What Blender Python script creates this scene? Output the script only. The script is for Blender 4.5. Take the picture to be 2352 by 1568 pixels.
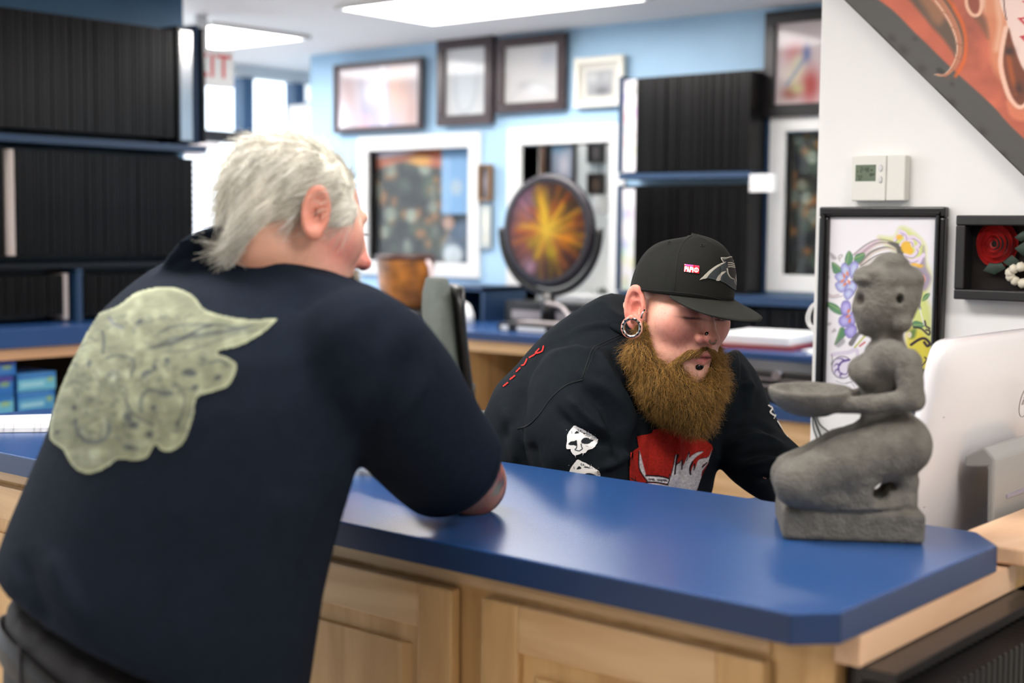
import bpy, bmesh, math, random
import numpy as np
from mathutils import Vector, Matrix
from mathutils.bvhtree import BVHTree

for _o in list(bpy.data.objects):
    bpy.data.objects.remove(_o)
sc = bpy.context.scene
COL = sc.collection
random.seed(7)
rng = np.random.default_rng(7)

# ------------------------------------------------------------------ camera
# Room axes: X runs along the back wall (to the right), Y into the room, Z up.
F = 3267.0
CX, CY = 1176.0, 784.0
CAM = np.array([0.0, 0.0, 1.51])
YAW = math.radians(40)
PIT = math.atan(263 / 3267.)
ROLL = math.atan(.0098)
fwd = np.array([-math.sin(YAW) * math.cos(PIT), math.cos(YAW) * math.cos(PIT), -math.sin(PIT)])
_r0 = np.array([math.cos(YAW), math.sin(YAW), 0])
_u0 = np.cross(_r0, fwd)
right = _r0 * math.cos(ROLL) + _u0 * math.sin(ROLL)
up = -_r0 * math.sin(ROLL) + _u0 * math.cos(ROLL)
cd = bpy.data.cameras.new('camera')
cam = bpy.data.objects.new('camera', cd)
COL.objects.link(cam)
cd.sensor_width = 36.0
cd.lens = 36.0 * F / 2352.0
cd.clip_start = 0.05
cam.matrix_world = Matrix(((right[0], up[0], -fwd[0], CAM[0]), (right[1], up[1], -fwd[1], CAM[1]),
                           (right[2], up[2], -fwd[2], CAM[2]), (0, 0, 0, 1)))
cd.dof.use_dof = True
cd.dof.focus_distance = 2.66
cd.dof.aperture_fstop = 2.4
sc.camera = cam

# ------------------------------------------------------------------ daylight, exposure
world = bpy.data.worlds.new('daylight')
sc.world = world
world.use_nodes = True
_bg = world.node_tree.nodes['Background']
_bg.inputs[0].default_value = (.80, .90, 1.0, 1)
_bg.inputs[1].default_value = 4.5
LAMP = 22.0           # emission of the fluorescent ceiling panels
sc.view_settings.view_transform = 'Standard'
sc.view_settings.look = 'None'
sc.view_settings.gamma = 1.0
sc.view_settings.exposure = -0.25
sc.view_settings.use_curve_mapping = False
sc.cycles.use_denoising = True
sc.cycles.max_bounces = 8
sc.cycles.sample_clamp_indirect = 6.0


def ray(px, py):
    return fwd + right * ((px - CX) / F) - up * ((py - CY) / F)
def at(px, py, d):
    return CAM + ray(px, py) * d
def onz(px, py, z):
    r = ray(px, py); return CAM + r * ((z - CAM[2]) / r[2])
def onx(px, py, x):
    r = ray(px, py); return CAM + r * (x / r[0])
def ony(px, py, y):
    r = ray(px, py); return CAM + r * (y / r[1])
def proj(p):
    d = np.asarray(p, float) - CAM
    z = d @ fwd
    return np.stack([CX + F * (d @ right) / z, CY - F * (d @ up) / z, z], -1)

# ------------------------------------------------------------------ materials
def lin(c):
    c = np.asarray(c, float) / 255.0
    return np.where(c <= .04045, c / 12.92, ((c + .055) / 1.055) ** 2.4)

MATS = {}
def mat(name, rgb, rough=.5, metal=0., var=0., vscale=8., bump=0., bscale=60., stretch=(1, 1, 1), spec=.5,
        coat=0., sss=0., sheen=0., detail=4.):
    if name in MATS:
        return MATS[name]
    m = bpy.data.materials.new(name)
    m.use_nodes = True
    nt = m.node_tree
    b = nt.nodes['Principled BSDF']
    L = nt.links.new
    c = lin(rgb)
    b.inputs['Base Color'].default_value = (*c, 1)
    b.inputs['Roughness'].default_value = rough
    b.inputs['Metallic'].default_value = metal
    b.inputs['Specular IOR Level'].default_value = spec
    b.inputs['Coat Weight'].default_value = coat
    if sss:
        b.inputs['Subsurface Weight'].default_value = sss
        b.inputs['Subsurface Radius'].default_value = (.012, .005, .003)
    if sheen:
        b.inputs['Sheen Weight'].default_value = sheen
        b.inputs['Sheen Roughness'].default_value = .6
    if var or bump:
        tc = nt.nodes.new('ShaderNodeTexCoord')
        mp = nt.nodes.new('ShaderNodeMapping')
        mp.inputs['Scale'].default_value = stretch
        L(tc.outputs['Object'], mp.inputs[0])
    if var:
        n = nt.nodes.new('ShaderNodeTexNoise')
        n.inputs['Scale'].default_value = vscale
        n.inputs['Detail'].default_value = detail
        L(mp.outputs[0], n.inputs['Vector'])
        r = nt.nodes.new('ShaderNodeValToRGB')
        r.color_ramp.elements[0].position = .3
        r.color_ramp.elements[1].position = .7
        r.color_ramp.elements[0].color = (*np.clip(c * (1 - var), 0, 1), 1)
        r.color_ramp.elements[1].color = (*np.clip(c * (1 + var), 0, 1), 1)
        L(n.outputs['Fac'], r.inputs[0])
        L(r.outputs[0], b.inputs['Base Color'])
    if bump:
        n2 = nt.nodes.new('ShaderNodeTexNoise')
        n2.inputs['Scale'].default_value = bscale
        n2.inputs['Detail'].default_value = 6
        L(mp.outputs[0], n2.inputs['Vector'])
        bp = nt.nodes.new('ShaderNodeBump')
        bp.inputs['Strength'].default_value = bump
        bp.inputs['Distance'].default_value = .01
        L(n2.outputs['Fac'], bp.inputs['Height'])
        L(bp.outputs[0], b.inputs['Normal'])
    MATS[name] = m
    return m

def paint(name, rough=.6, spec=.4, sss=0., bump=0., bscale=200., coat=0., var=0., vscale=30.):
    """flat print / pigment: colour comes from the mesh's own colour attribute"""
    if name in MATS:
        return MATS[name]
    m = bpy.data.materials.new(name)
    m.use_nodes = True
    nt = m.node_tree
    b = nt.nodes['Principled BSDF']
    a = nt.nodes.new('ShaderNodeAttribute')
    a.attribute_name = 'Col'
    out = a.outputs['Color']
    if var:
        n = nt.nodes.new('ShaderNodeTexNoise')
        n.inputs['Scale'].default_value = vscale
        n.inputs['Detail'].default_value = 5
        tc = nt.nodes.new('ShaderNodeTexCoord')
        nt.links.new(tc.outputs['Object'], n.inputs['Vector'])
        mr = nt.nodes.new('ShaderNodeMapRange')
        mr.inputs['From Min'].default_value = .25
        mr.inputs['From Max'].default_value = .75
        mr.inputs['To Min'].default_value = 1 - var
        mr.inputs['To Max'].default_value = 1 + var
        nt.links.new(n.outputs['Fac'], mr.inputs['Value'])
        vm = nt.nodes.new('ShaderNodeVectorMath')
        vm.operation = 'SCALE'
        nt.links.new(out, vm.inputs[0])
        nt.links.new(mr.outputs[0], vm.inputs['Scale'])
        out = vm.outputs[0]
    nt.links.new(out, b.inputs['Base Color'])
    b.inputs['Roughness'].default_value = rough
    b.inputs['Specular IOR Level'].default_value = spec
    b.inputs['Coat Weight'].default_value = coat
    b.inputs['Coat Roughness'].default_value = .08
    if sss:
        b.inputs['Subsurface Weight'].default_value = sss
        b.inputs['Subsurface Radius'].default_value = (.010, .004, .002)
    if bump:
        tc = nt.nodes.new('ShaderNodeTexCoord')
        n2 = nt.nodes.new('ShaderNodeTexNoise')
        n2.inputs['Scale'].default_value = bscale
        n2.inputs['Detail'].default_value = 6
        nt.links.new(tc.outputs['Object'], n2.inputs['Vector'])
        bp = nt.nodes.new('ShaderNodeBump')
        bp.inputs['Strength'].default_value = bump
        bp.inputs['Distance'].default_value = .004
        nt.links.new(n2.outputs['Fac'], bp.inputs['Height'])
        nt.links.new(bp.outputs[0], b.inputs['Normal'])
    MATS[name] = m
    return m

def emis(name, rgb, strength):
    if name in MATS:
        return MATS[name]
    m = bpy.data.materials.new(name)
    m.use_nodes = True
    nt = m.node_tree
    b = nt.nodes['Principled BSDF']
    b.inputs['Base Color'].default_value = (.9, .9, .9, 1)
    b.inputs['Emission Color'].default_value = (*lin(rgb), 1)
    b.inputs['Emission Strength'].default_value = strength
    MATS[name] = m
    return m

def glassmat(name, tint=(1, 1, 1), refl=.07, rough=.02, fr_k=.5):
    if name in MATS:
        return MATS[name]
    m = bpy.data.materials.new(name)
    m.use_nodes = True
    nt = m.node_tree
    nt.nodes.remove(nt.nodes['Principled BSDF'])
    t = nt.nodes.new('ShaderNodeBsdfTransparent')
    t.inputs[0].default_value = (*tint, 1)
    g = nt.nodes.new('ShaderNodeBsdfGlossy')
    g.inputs['Roughness'].default_value = rough
    fr = nt.nodes.new('ShaderNodeLayerWeight')
    fr.inputs['Blend'].default_value = .25
    ad = nt.nodes.new('ShaderNodeMath')
    ad.operation = 'MULTIPLY_ADD'
    ad.inputs[1].default_value = fr_k
    ad.inputs[2].default_value = refl * .5
    nt.links.new(fr.outputs['Fresnel'], ad.inputs[0])
    mx = nt.nodes.new('ShaderNodeMixShader')
    nt.links.new(ad.outputs[0], mx.inputs[0])
    nt.links.new(t.outputs[0], mx.inputs[1])
    nt.links.new(g.outputs[0], mx.inputs[2])
    nt.links.new(mx.outputs[0], nt.nodes['Material Output'].inputs[0])
    MATS[name] = m
    return m

def woodmat(name, c1, c2, axis='Z', scale=1., rough=.4):
    if name in MATS:
        return MATS[name]
    m = bpy.data.materials.new(name)
    m.use_nodes = True
    nt = m.node_tree
    b = nt.nodes['Principled BSDF']
    tc = nt.nodes.new('ShaderNodeTexCoord')
    mp = nt.nodes.new('ShaderNodeMapping')
    s = [9., 9., 9.]
    s['XYZ'.index(axis)] = .9
    mp.inputs['Scale'].default_value = [v * scale for v in s]
    n = nt.nodes.new('ShaderNodeTexNoise')
    n.inputs['Scale'].default_value = 2.2
    n.inputs['Detail'].default_value = 7
    n.inputs['Distortion'].default_value = .8
    r = nt.nodes.new('ShaderNodeValToRGB')
    r.color_ramp.elements[0].position = .32
    r.color_ramp.elements[1].position = .68
    r.color_ramp.elements[0].color = (*lin(c1), 1)
    r.color_ramp.elements[1].color = (*lin(c2), 1)
    nt.links.new(tc.outputs['Object'], mp.inputs[0])
    nt.links.new(mp.outputs[0], n.inputs['Vector'])
    nt.links.new(n.outputs['Fac'], r.inputs[0])
    nt.links.new(r.outputs[0], b.inputs['Base Color'])
    b.inputs['Roughness'].default_value = rough
    MATS[name] = m
    return m

# ------------------------------------------------------------------ objects
ORG = {}
def _link(o, parent, org):
    COL.objects.link(o)
    ORG[o.name] = np.asarray(org, float)
    if parent is not None:
        o.parent = parent
    else:
        o.location = org
    return o

def tag(o, label=None, cat=None, group=None, kind=None):
    if label: o['label'] = label
    if cat: o['category'] = cat
    if group: o['group'] = group
    if kind: o['kind'] = kind
    return o

def thing(name, label, cat, loc, group=None):
    o = bpy.data.objects.new(name, None)
    o.empty_display_size = .05
    _link(o, None, loc)
    return tag(o, label, cat, group)

def meshobj(name, v, f, m, parent=None, smooth=False, col=None, bevel=0., seg=2, org=None):
    v = np.asarray(v, np.float64).reshape(-1, 3)
    if parent is not None:
        org = ORG[parent.name]
    elif org is None:
        lo, hi = v.min(0), v.max(0)
        org = np.array([(lo[0] + hi[0]) / 2, (lo[1] + hi[1]) / 2, lo[2]])
    me = bpy.data.meshes.new(name)
    vv = v - org
    if isinstance(f, np.ndarray):
        me.vertices.add(len(vv))
        me.vertices.foreach_set('co', vv.astype(np.float32).ravel())
        k = f.shape[1]
        me.loops.add(f.size)
        me.loops.foreach_set('vertex_index', f.astype(np.int32).ravel())
        me.polygons.add(len(f))
        me.polygons.foreach_set('loop_start', np.arange(0, f.size, k, dtype=np.int32))
        me.update(calc_edges=True)
        me.validate()
    else:
        me.from_pydata(vv.tolist(), [], f)
    if smooth:
        me.polygons.foreach_set('use_smooth', np.ones(len(me.polygons), bool))
    if col is not None:
        a = me.color_attributes.new('Col', 'FLOAT_COLOR', 'POINT')
        cc = np.ones((len(v), 4), np.float32)
        cc[:, :3] = col
        a.data.foreach_set('color', cc.ravel())
    me.materials.append(m)
    o = bpy.data.objects.new(name, me)
    _link(o, parent, org)
    if bevel:
        b = o.modifiers.new('bevel', 'BEVEL')
        b.width = bevel
        b.segments = seg
        b.limit_method = 'ANGLE'
        b.angle_limit = .6
        b.harden_normals = False
    return o

class MB:
    """collects shapes of ONE part in world coordinates"""
    def __init__(s): s.v = []; s.f = []
    def add(s, v, f):
        n = len(s.v)
        s.v += [tuple(map(float, p)) for p in v]
        s.f += [tuple(i + n for i in q) for q in f]
        return s
    def box(s, x0, x1, y0, y1, z0, z1):
        v = [(x, y, z) for z in (z0, z1) for y in (y0, y1) for x in (x0, x1)]
        return s.add(v, [(0, 2, 3, 1), (4, 5, 7, 6), (0, 1, 5, 4), (2, 6, 7, 3), (0, 4, 6, 2), (1, 3, 7, 5)])
    def obox(s, c, size, ax=None):
        """oriented box: ax = 3 axes rows"""
        ax = np.eye(3) if ax is None else np.asarray(ax, float)
        h = np.asarray(size) / 2
        v = [np.asarray(c) + ax[0] * (i * h[0]) + ax[1] * (j * h[1]) + ax[2] * (k * h[2])
             for k in (-1, 1) for j in (-1, 1) for i in (-1, 1)]
        return s.add(v, [(0, 2, 3, 1), (4, 5, 7, 6), (0, 1, 5, 4), (2, 6, 7, 3), (0, 4, 6, 2), (1, 3, 7, 5)])
    def prism(s, poly, z0, z1):
        n = len(poly)
        v = [(p[0], p[1], z0) for p in poly] + [(p[0], p[1], z1) for p in poly]
        a = sum(poly[i][0] * poly[(i + 1) % n][1] - poly[(i + 1) % n][0] * poly[i][1] for i in range(n))
        f = [tuple(range(n))[::-1], tuple(range(n, 2 * n))] + [(i, (i + 1) % n, n + (i + 1) % n, n + i) for i in range(n)]
        if a < 0: f = [q[::-1] for q in f]
        return s.add(v, f)
    def slab(s, pts, off):
        """polygon in space, thickened by vector off"""
        n = len(pts)
        pts = [np.asarray(p, float) for p in pts]
        v = pts + [p + np.asarray(off) for p in pts]
        return s.add(v, [tuple(range(n)), tuple(range(2 * n - 1, n - 1, -1))] + [((i + 1) % n, i, n + i, n + (i + 1) % n) for i in range(n)])
    def tube(s, path, r, n=10, caps=True):
        path = [np.asarray(p, float) for p in path]
        rr = r if hasattr(r, '__len__') else [r] * len(path)
        V = []; prev = None
        for i, p in enumerate(path):
            t = path[min(i + 1, len(path) - 1)] - path[max(i - 1, 0)]
            t = t / (np.linalg.norm(t) + 1e-12)
            if prev is None:
                a = np.cross(t, [0, 0, 1.0])
                if np.linalg.norm(a) < 1e-3: a = np.cross(t, [1.0, 0, 0])
            else:
                a = prev - t * (prev @ t)
            a /= np.linalg.norm(a); prev = a
            b = np.cross(t, a)
            V += [p + rr[i] * (a * math.cos(2 * math.pi * k / n) + b * math.sin(2 * math.pi * k / n)) for k in range(n)]
        fs = []
        for i in range(len(path) - 1):
            for k in range(n):
                fs.append((i * n + k, i * n + (k + 1) % n, (i + 1) * n + (k + 1) % n, (i + 1) * n + k))
        if caps:
            fs.append(tuple(range(n))[::-1]); m = (len(path) - 1) * n
            fs.append(tuple(range(m, m + n)))
        return s.add(V, fs)
    def lathe(s, prof, c, n=32, axis=None):
        """prof: (radius, height) list; axis rows = (a, b, up)"""
        ax = np.eye(3) if axis is None else np.asarray(axis, float)
        c = np.asarray(c, float); V = []
        for r, h in prof:
            for k in range(n):
                t = 2 * math.pi * k / n
                V.append(c + ax[2] * h + r * (ax[0] * math.cos(t) + ax[1] * math.sin(t)))
        fs = []
        for i in range(len(prof) - 1):
            for k in range(n):
                fs.append((i * n + k, i * n + (k + 1) % n, (i + 1) * n + (k + 1) % n, (i + 1) * n + k))
        if prof[0][0] > 1e-6: fs.append(tuple(range(n))[::-1])
        m = (len(prof) - 1) * n
        if prof[-1][0] > 1e-6: fs.append(tuple(range(m, m + n)))
        return s.add(V, fs)
    def build(s, name, m, parent=None, bevel=0., smooth=False, seg=2, org=None):
        return meshobj(name, s.v, s.f, m, parent, smooth, None, bevel, seg, org)

def struct(name, mb, m, parent=None, bevel=0.):
    o = mb.build(name, m, parent, bevel)
    if parent is None: o['kind'] = 'structure'
    return o

def textmesh(name, body, size, origin, xdir, ydir, m, parent=None, depth=.001, align='CENTER', shear=0., lab=None):
    cu = bpy.data.curves.new(name, 'FONT')
    cu.body = body; cu.size = size; cu.extrude = depth; cu.align_x = align; cu.align_y = 'CENTER'; cu.shear = shear
    cu.resolution_u = 3
    t = bpy.data.objects.new(name, cu)
    COL.objects.link(t)
    me = t.to_mesh()
    v = np.array([p.co[:] for p in me.vertices])
    f = [tuple(p.vertices) for p in me.polygons]
    t.to_mesh_clear()
    bpy.data.objects.remove(t)
    bpy.data.curves.remove(cu)
    xd = np.asarray(xdir, float); xd /= np.linalg.norm(xd)
    yd = np.asarray(ydir, float); yd /= np.linalg.norm(yd)
    zd = np.cross(xd, yd)
    w = np.asarray(origin) + v[:, :1] * xd + v[:, 1:2] * yd + v[:, 2:3] * zd
    return meshobj(name, w, f, m, parent)

# ------------------------------------------------------------------ drawn prints (colour per vertex)
def spline(pts, closed=False, n=6):
    P = np.asarray(pts, float)
    if closed: P = np.vstack([P[-1:], P, P[:2]])
    else: P = np.vstack([2 * P[0] - P[1], P, 2 * P[-1] - P[-2]])
    out = []
    t = np.linspace(0, 1, n, endpoint=False)[:, None]
    for i in range(1, len(P) - 2):
        a, b, c, d = P[i - 1], P[i], P[i + 1], P[i + 2]
        out.append(.5 * ((2 * b) + (-a + c) * t + (2 * a - 5 * b + 4 * c - d) * t ** 2 + (-a + 3 * b - 3 * c + d) * t ** 3))
    if not closed: out.append(P[-2:-1])
    return np.vstack(out)

def vnoise(X, Y, s, seed=0):
    r = np.random.default_rng(seed)
    T = r.random((64, 64))
    x = np.asarray(X) / s; y = np.asarray(Y) / s
    xi = np.floor(x).astype(int); yi = np.floor(y).astype(int)
    fx = x - xi; fy = y - yi
    fx = fx * fx * (3 - 2 * fx); fy = fy * fy * (3 - 2 * fy)
    g = lambda a, b: T[a % 64, b % 64]
    return (g(xi, yi) * (1 - fx) + g(xi + 1, yi) * fx) * (1 - fy) + (g(xi, yi + 1) * (1 - fx) + g(xi + 1, yi + 1) * fx) * fy

class Canvas:
    def __init__(s, x0, y0, x1, y1, step, bg=None):
        nx = max(2, int(round((x1 - x0) / step)) + 1); ny = max(2, int(round((y1 - y0) / step)) + 1)
        s.xs = np.linspace(x0, x1, nx); s.ys = np.linspace(y0, y1, ny)
        s.X, s.Y = np.meshgrid(s.xs, s.ys)
        s.C = np.zeros((ny, nx, 3)); s.A = np.zeros((ny, nx))
        s.step = step
        if bg is not None:
            s.C[:] = bg; s.A[:] = 1
    def _win(s, lo, hi):
        i0, i1 = np.searchsorted(s.xs, [lo[0], hi[0]]); j0, j1 = np.searchsorted(s.ys, [lo[1], hi[1]])
        return slice(max(j0 - 1, 0), j1 + 1), slice(max(i0 - 1, 0), i1 + 1)
    def _put(s, w, m, c, a):
        m = np.clip(m, 0, 1) * a
        c = np.asarray(c, float)
        s.C[w] = s.C[w] * (1 - m[..., None]) + c * m[..., None]
        s.A[w] = np.maximum(s.A[w], m)
    def poly(s, pts, c, a=1., soft=None, sm=True, n=6):
        P = spline(pts, True, n) if sm else np.asarray(pts, float)
        soft = s.step if soft is None else soft
        w = s._win(P.min(0) - soft, P.max(0) + soft)
        X, Y = s.X[w], s.Y[w]
        if X.size == 0: return s
        inside = np.zeros(X.shape, bool); d2 = np.full(X.shape, 1e18)
        for i in range(len(P)):
            x0, y0 = P[i]; x1, y1 = P[(i + 1) % len(P)]
            if y0 != y1:
                inside ^= ((y0 > Y) != (y1 > Y)) & (X < (x1 - x0) * (Y - y0) / (y1 - y0) + x0)
            dx, dy = x1 - x0, y1 - y0
            t = np.clip(((X - x0) * dx + (Y - y0) * dy) / (dx * dx + dy * dy + 1e-12), 0, 1)
            d2 = np.minimum(d2, (X - x0 - t * dx) ** 2 + (Y - y0 - t * dy) ** 2)
        d = np.sqrt(d2) * np.where(inside, 1, -1)
        s._put(w, d / soft + .5, c, a)
        return s
    def stroke(s, pts, wd, c, a=1., wd2=None, soft=None, sm=True, closed=False, n=6):
        P = spline(pts, closed, n) if sm else np.asarray(pts, float)
        if closed: P = np.vstack([P, P[:1]])
        soft = s.step if soft is None else soft
        wd2 = wd if wd2 is None else wd2
        mw = max(wd, wd2) / 2 + soft
        w = s._win(P.min(0) - mw, P.max(0) + mw)
        X, Y = s.X[w], s.Y[w]
        if X.size == 0: return s
        best = np.full(X.shape, 1e9)
        N = len(P) - 1
        for i in range(N):
            x0, y0 = P[i]; dx, dy = P[i + 1] - P[i]
            t = np.clip(((X - x0) * dx + (Y - y0) * dy) / (dx * dx + dy * dy + 1e-12), 0, 1)
            d = np.hypot(X - x0 - t * dx, Y - y0 - t * dy) - (wd + (wd2 - wd) * (i + t) / N) / 2
            best = np.minimum(best, d)
        s._put(w, -best / soft + .5, c, a)
        return s
    def ell(s, cx, cy, rx, ry, c, a=1., rot=0., soft=None):
        R = max(rx, ry); soft = s.step if soft is None else soft
        w = s._win((cx - R - soft, cy - R - soft), (cx + R + soft, cy + R + soft))
        X, Y = s.X[w] - cx, s.Y[w] - cy
        if X.size == 0: return s
        cr, sr = math.cos(rot), math.sin(rot)
        u = (X * cr + Y * sr) / rx; v = (-X * sr + Y * cr) / ry
        d = (1 - np.hypot(u, v)) * min(rx, ry)
        s._put(w, d / soft + .5, c, a)
        return s
    def glow(s, cx, cy, rx, ry, c, a=1., rot=0.):
        w = s._win((cx - 2.5 * max(rx, ry), cy - 2.5 * max(rx, ry)), (cx + 2.5 * max(rx, ry), cy + 2.5 * max(rx, ry)))
        X, Y = s.X[w] - cx, s.Y[w] - cy
        cr, sr = math.cos(rot), math.sin(rot)
        u = (X * cr + Y * sr) / rx; v = (-X * sr + Y * cr) / ry
        m = np.exp(-(u * u + v * v))
        c = np.asarray(c, float); m = (m * a)[..., None]
        s.C[w] = s.C[w] * (1 - m) + c * m
        return s
    def mesh(s, name, fn, m, parent=None, thresh=.5, smooth=True, keep=None):
        """fn maps (N,2) drawing coordinates to (N,3) points; NaN = no surface there"""
        ny, nx = s.A.shape
        P = fn(np.stack([s.X.ravel(), s.Y.ravel()], -1))
        ok = (s.A.ravel() >= thresh) & ~np.isnan(P[:, 0])
        if keep is not None: ok &= keep.ravel()
        I = np.arange(ny * nx).reshape(ny, nx)
        q = np.stack([I[1:, :-1], I[1:, 1:], I[:-1, 1:], I[:-1, :-1]], -1).reshape(-1, 4)
        q = q[ok[q].all(1)]
        if len(q):
            PP = P[q]
            dl = np.linalg.norm(PP.max(1) - PP.min(1), axis=1)
            q = q[dl < np.median(dl) * 6]
        used = np.unique(q)
        rm = np.full(ny * nx, -1); rm[used] = np.arange(len(used))
        return meshobj(name, P[used], rm[q], m, parent, smooth, lin(np.clip(s.C.reshape(-1, 3)[used], 0, 255)))

def plane_y(Y, off=0.):
    def fn(q):
        r = fwd + right * ((q[:, :1] - CX) / F) - up * ((q[:, 1:2] - CY) / F)
        return CAM + r * (Y / r[:, 1:2])
    return fn

def project_on(ob_verts, ob_faces, off=.0012, maxd=6.):
    bv = BVHTree.FromPolygons([Vector(p) for p in ob_verts], [tuple(int(i) for i in q) for q in ob_faces])
    def fn(q):
        out = np.full((len(q), 3), np.nan)
        o = Vector(CAM)
        r = fwd + right * ((q[:, :1] - CX) / F) - up * ((q[:, 1:2] - CY) / F)
        for i in range(len(q)):
            h = bv.ray_cast(o, Vector(r[i]).normalized(), maxd)
            if h[0] is not None:
                n = h[1]
                if n.dot(Vector(r[i])) > 0: n = -n
                out[i] = h[0] + n * off
        return out
    return fn

# ------------------------------------------------------------------ implicit surfaces
def smin(a, b, k):
    h = np.clip(.5 + .5 * (b - a) / k, 0, 1)
    return b + (a - b) * h - k * h * (1 - h)
def smax(a, b, k): return -smin(-a, -b, k)
def s_sph(P, c, r): return np.linalg.norm(P - np.asarray(c, np.float32), axis=1) - r
def s_ell(P, c, r, ax=None):
    q = P - np.asarray(c, np.float32)
    if ax is not None: q = q @ np.asarray(ax, np.float32).T
    r = np.asarray(r, np.float32)
    k0 = np.linalg.norm(q / r, axis=1); k1 = np.linalg.norm(q / (r * r), axis=1)
    return k0 * (k0 - 1) / (k1 + 1e-9)
def s_cap(P, a, b, ra, rb=None):
    rb = ra if rb is None else rb
    a = np.asarray(a, np.float32); b = np.asarray(b, np.float32)
    ab = b - a
    t = np.clip((P - a) @ ab / (ab @ ab + 1e-12), 0, 1)
    return np.linalg.norm(P - a - t[:, None] * ab, axis=1) - (ra + (rb - ra) * t)
def s_chain(P, pts, rs, k=.008):
    d = None
    for i in range(len(pts) - 1):
        e = s_cap(P, pts[i], pts[i + 1], rs[i], rs[i + 1])
        d = e if d is None else smin(d, e, k)
    return d
def s_box(P, c, h, r=0., ax=None):
    q = P - np.asarray(c, np.float32)
    if ax is not None: q = q @ np.asarray(ax, np.float32).T
    q = np.abs(q) - (np.asarray(h, np.float32) - r)
    return np.linalg.norm(np.maximum(q, 0), axis=1) + np.minimum(q.max(1), 0) - r
def s_tor(P, c, R, r, ax, sq=1.):
    q = (P - np.asarray(c, np.float32)) @ np.asarray(ax, np.float32).T
    return np.hypot(np.hypot(q[:, 0], q[:, 1] * sq) - R, q[:, 2]) - r

def nets(f, lo, hi, h, blk=12):
    """surface nets of f<0, evaluated only near the surface"""
    if h is None:      # lo = three graded axes
        ax = []
        for a in lo:
            a = list(a)
            while (len(a) - 1) % blk: a.append(a[-1] + (a[-1] - a[-2]))
            ax.append(np.array(a))
        n = [len(a) for a in ax]
    else:
        lo = np.asarray(lo, float)
        n = [int(math.ceil((hi[i] - lo[i]) / h / blk)) * blk + 1 for i in range(3)]
        ax = [lo[i] + np.arange(n[i]) * h for i in range(3)]
    V = np.ones(n, np.float32)
    nb = [(k - 1) // blk for k in n]
    bm = [(a[:-1:blk] + a[blk::blk]) / 2 for a in ax]; bh = [(a[blk::blk] - a[:-1:blk]) / 2 for a in ax]
    cen = np.stack(np.meshgrid(*bm, indexing='ij'), -1).reshape(-1, 3)
    dc = f(cen.astype(np.float32)).reshape(nb)
    H = np.meshgrid(*bh, indexing='ij')
    rad = np.sqrt(H[0] ** 2 + H[1] ** 2 + H[2] ** 2) * 1.35 + .004
    pend = []
    for b in np.ndindex(*nb):
        s = tuple(slice(b[i] * blk, b[i] * blk + blk + 1) for i in range(3))
        if abs(dc[b]) > rad[b]: V[s] = np.sign(dc[b])
        else: pend.append(b)
    B = 24
    for k in range(0, len(pend), B):
        ch = pend[k:k + B]
        pts = [np.stack(np.meshgrid(*[ax[i][b[i] * blk:b[i] * blk + blk + 1] for i in range(3)], indexing='ij'), -1).reshape(-1, 3) for b in ch]
        val = f(np.concatenate(pts).astype(np.float32)).reshape(len(ch), blk + 1, blk + 1, blk + 1)
        for b, v in zip(ch, val):
            V[tuple(slice(b[i] * blk, b[i] * blk + blk + 1) for i in range(3))] = v
    S = V < 0
    c = S[:-1, :-1, :-1].astype(np.int8)
    tot = sum(S[i:S.shape[0] - 1 + i, j:S.shape[1] - 1 + j, k:S.shape[2] - 1 + k].astype(np.int8) for i in (0, 1) for j in (0, 1) for k in (0, 1))
    act = (tot > 0) & (tot < 8)
    idx = np.argwhere(act)
    ids = np.full(act.shape, -1, np.int64); ids[act] = np.arange(len(idx))
    acc = np.zeros((len(idx), 3)); cnt = np.zeros(len(idx))
    corners = [(i, j, k) for i in (0, 1) for j in (0, 1) for k in (0, 1)]
    for a in corners:
        for d in range(3):
            if a[d]: continue
            b = list(a); b[d] = 1
            va = V[idx[:, 0] + a[0], idx[:, 1] + a[1], idx[:, 2] + a[2]]
            vb = V[idx[:, 0] + b[0], idx[:, 1] + b[1], idx[:, 2] + b[2]]
            x = (va < 0) != (vb < 0)
            t = np.where(x, va / (va - vb + 1e-20), 0)
            p = np.tile(np.asarray(a, float), (len(idx), 1)); p[:, d] += t
            acc += p * x[:, None]; cnt += x
    fr = idx + acc / cnt[:, None]
    vert = np.stack([np.interp(fr[:, i], np.arange(n[i]), ax[i]) for i in range(3)], -1)
    faces = []
    for d in range(3):
        sl0 = [slice(None)] * 3; sl1 = [slice(None)] * 3
        sl0[d] = slice(0, -1); sl1[d] = slice(1, None)
        A, Bq = S[tuple(sl0)], S[tuple(sl1)]
        e = np.argwhere(A != Bq)
        o1, o2 = [(1, 2), (2, 0), (0, 1)][d]
        e = e[(e[:, o1] > 0) & (e[:, o2] > 0) & (e[:, o1] < S.shape[o1] - 1) & (e[:, o2] < S.shape[o2] - 1)]
        neg = A[e[:, 0], e[:, 1], e[:, 2]]
        def cell(a, b):
            q = e.copy(); q[:, o1] -= a; q[:, o2] -= b
            return ids[q[:, 0], q[:, 1], q[:, 2]]
        q = np.stack([cell(1, 1), cell(0, 1), cell(0, 0), cell(1, 0)], -1)
        q = np.where(neg[:, None], q, q[:, ::-1])
        faces.append(q)
    return vert, np.concatenate(faces)

def graded(lo, hi, f0, f1, h, H):
    """axis from lo to hi, step h inside [f0, f1], growing to H outside"""
    a = list(np.arange(f0, f1, h)); s = h; x = a[-1]
    while x < hi: s = min(H, s * 1.25); x += s; a.append(x)
    s = h; x = a[0]; pre = []
    while x > lo: s = min(H, s * 1.25); x -= s; pre.append(x)
    return np.array(pre[::-1] + a)

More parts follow.
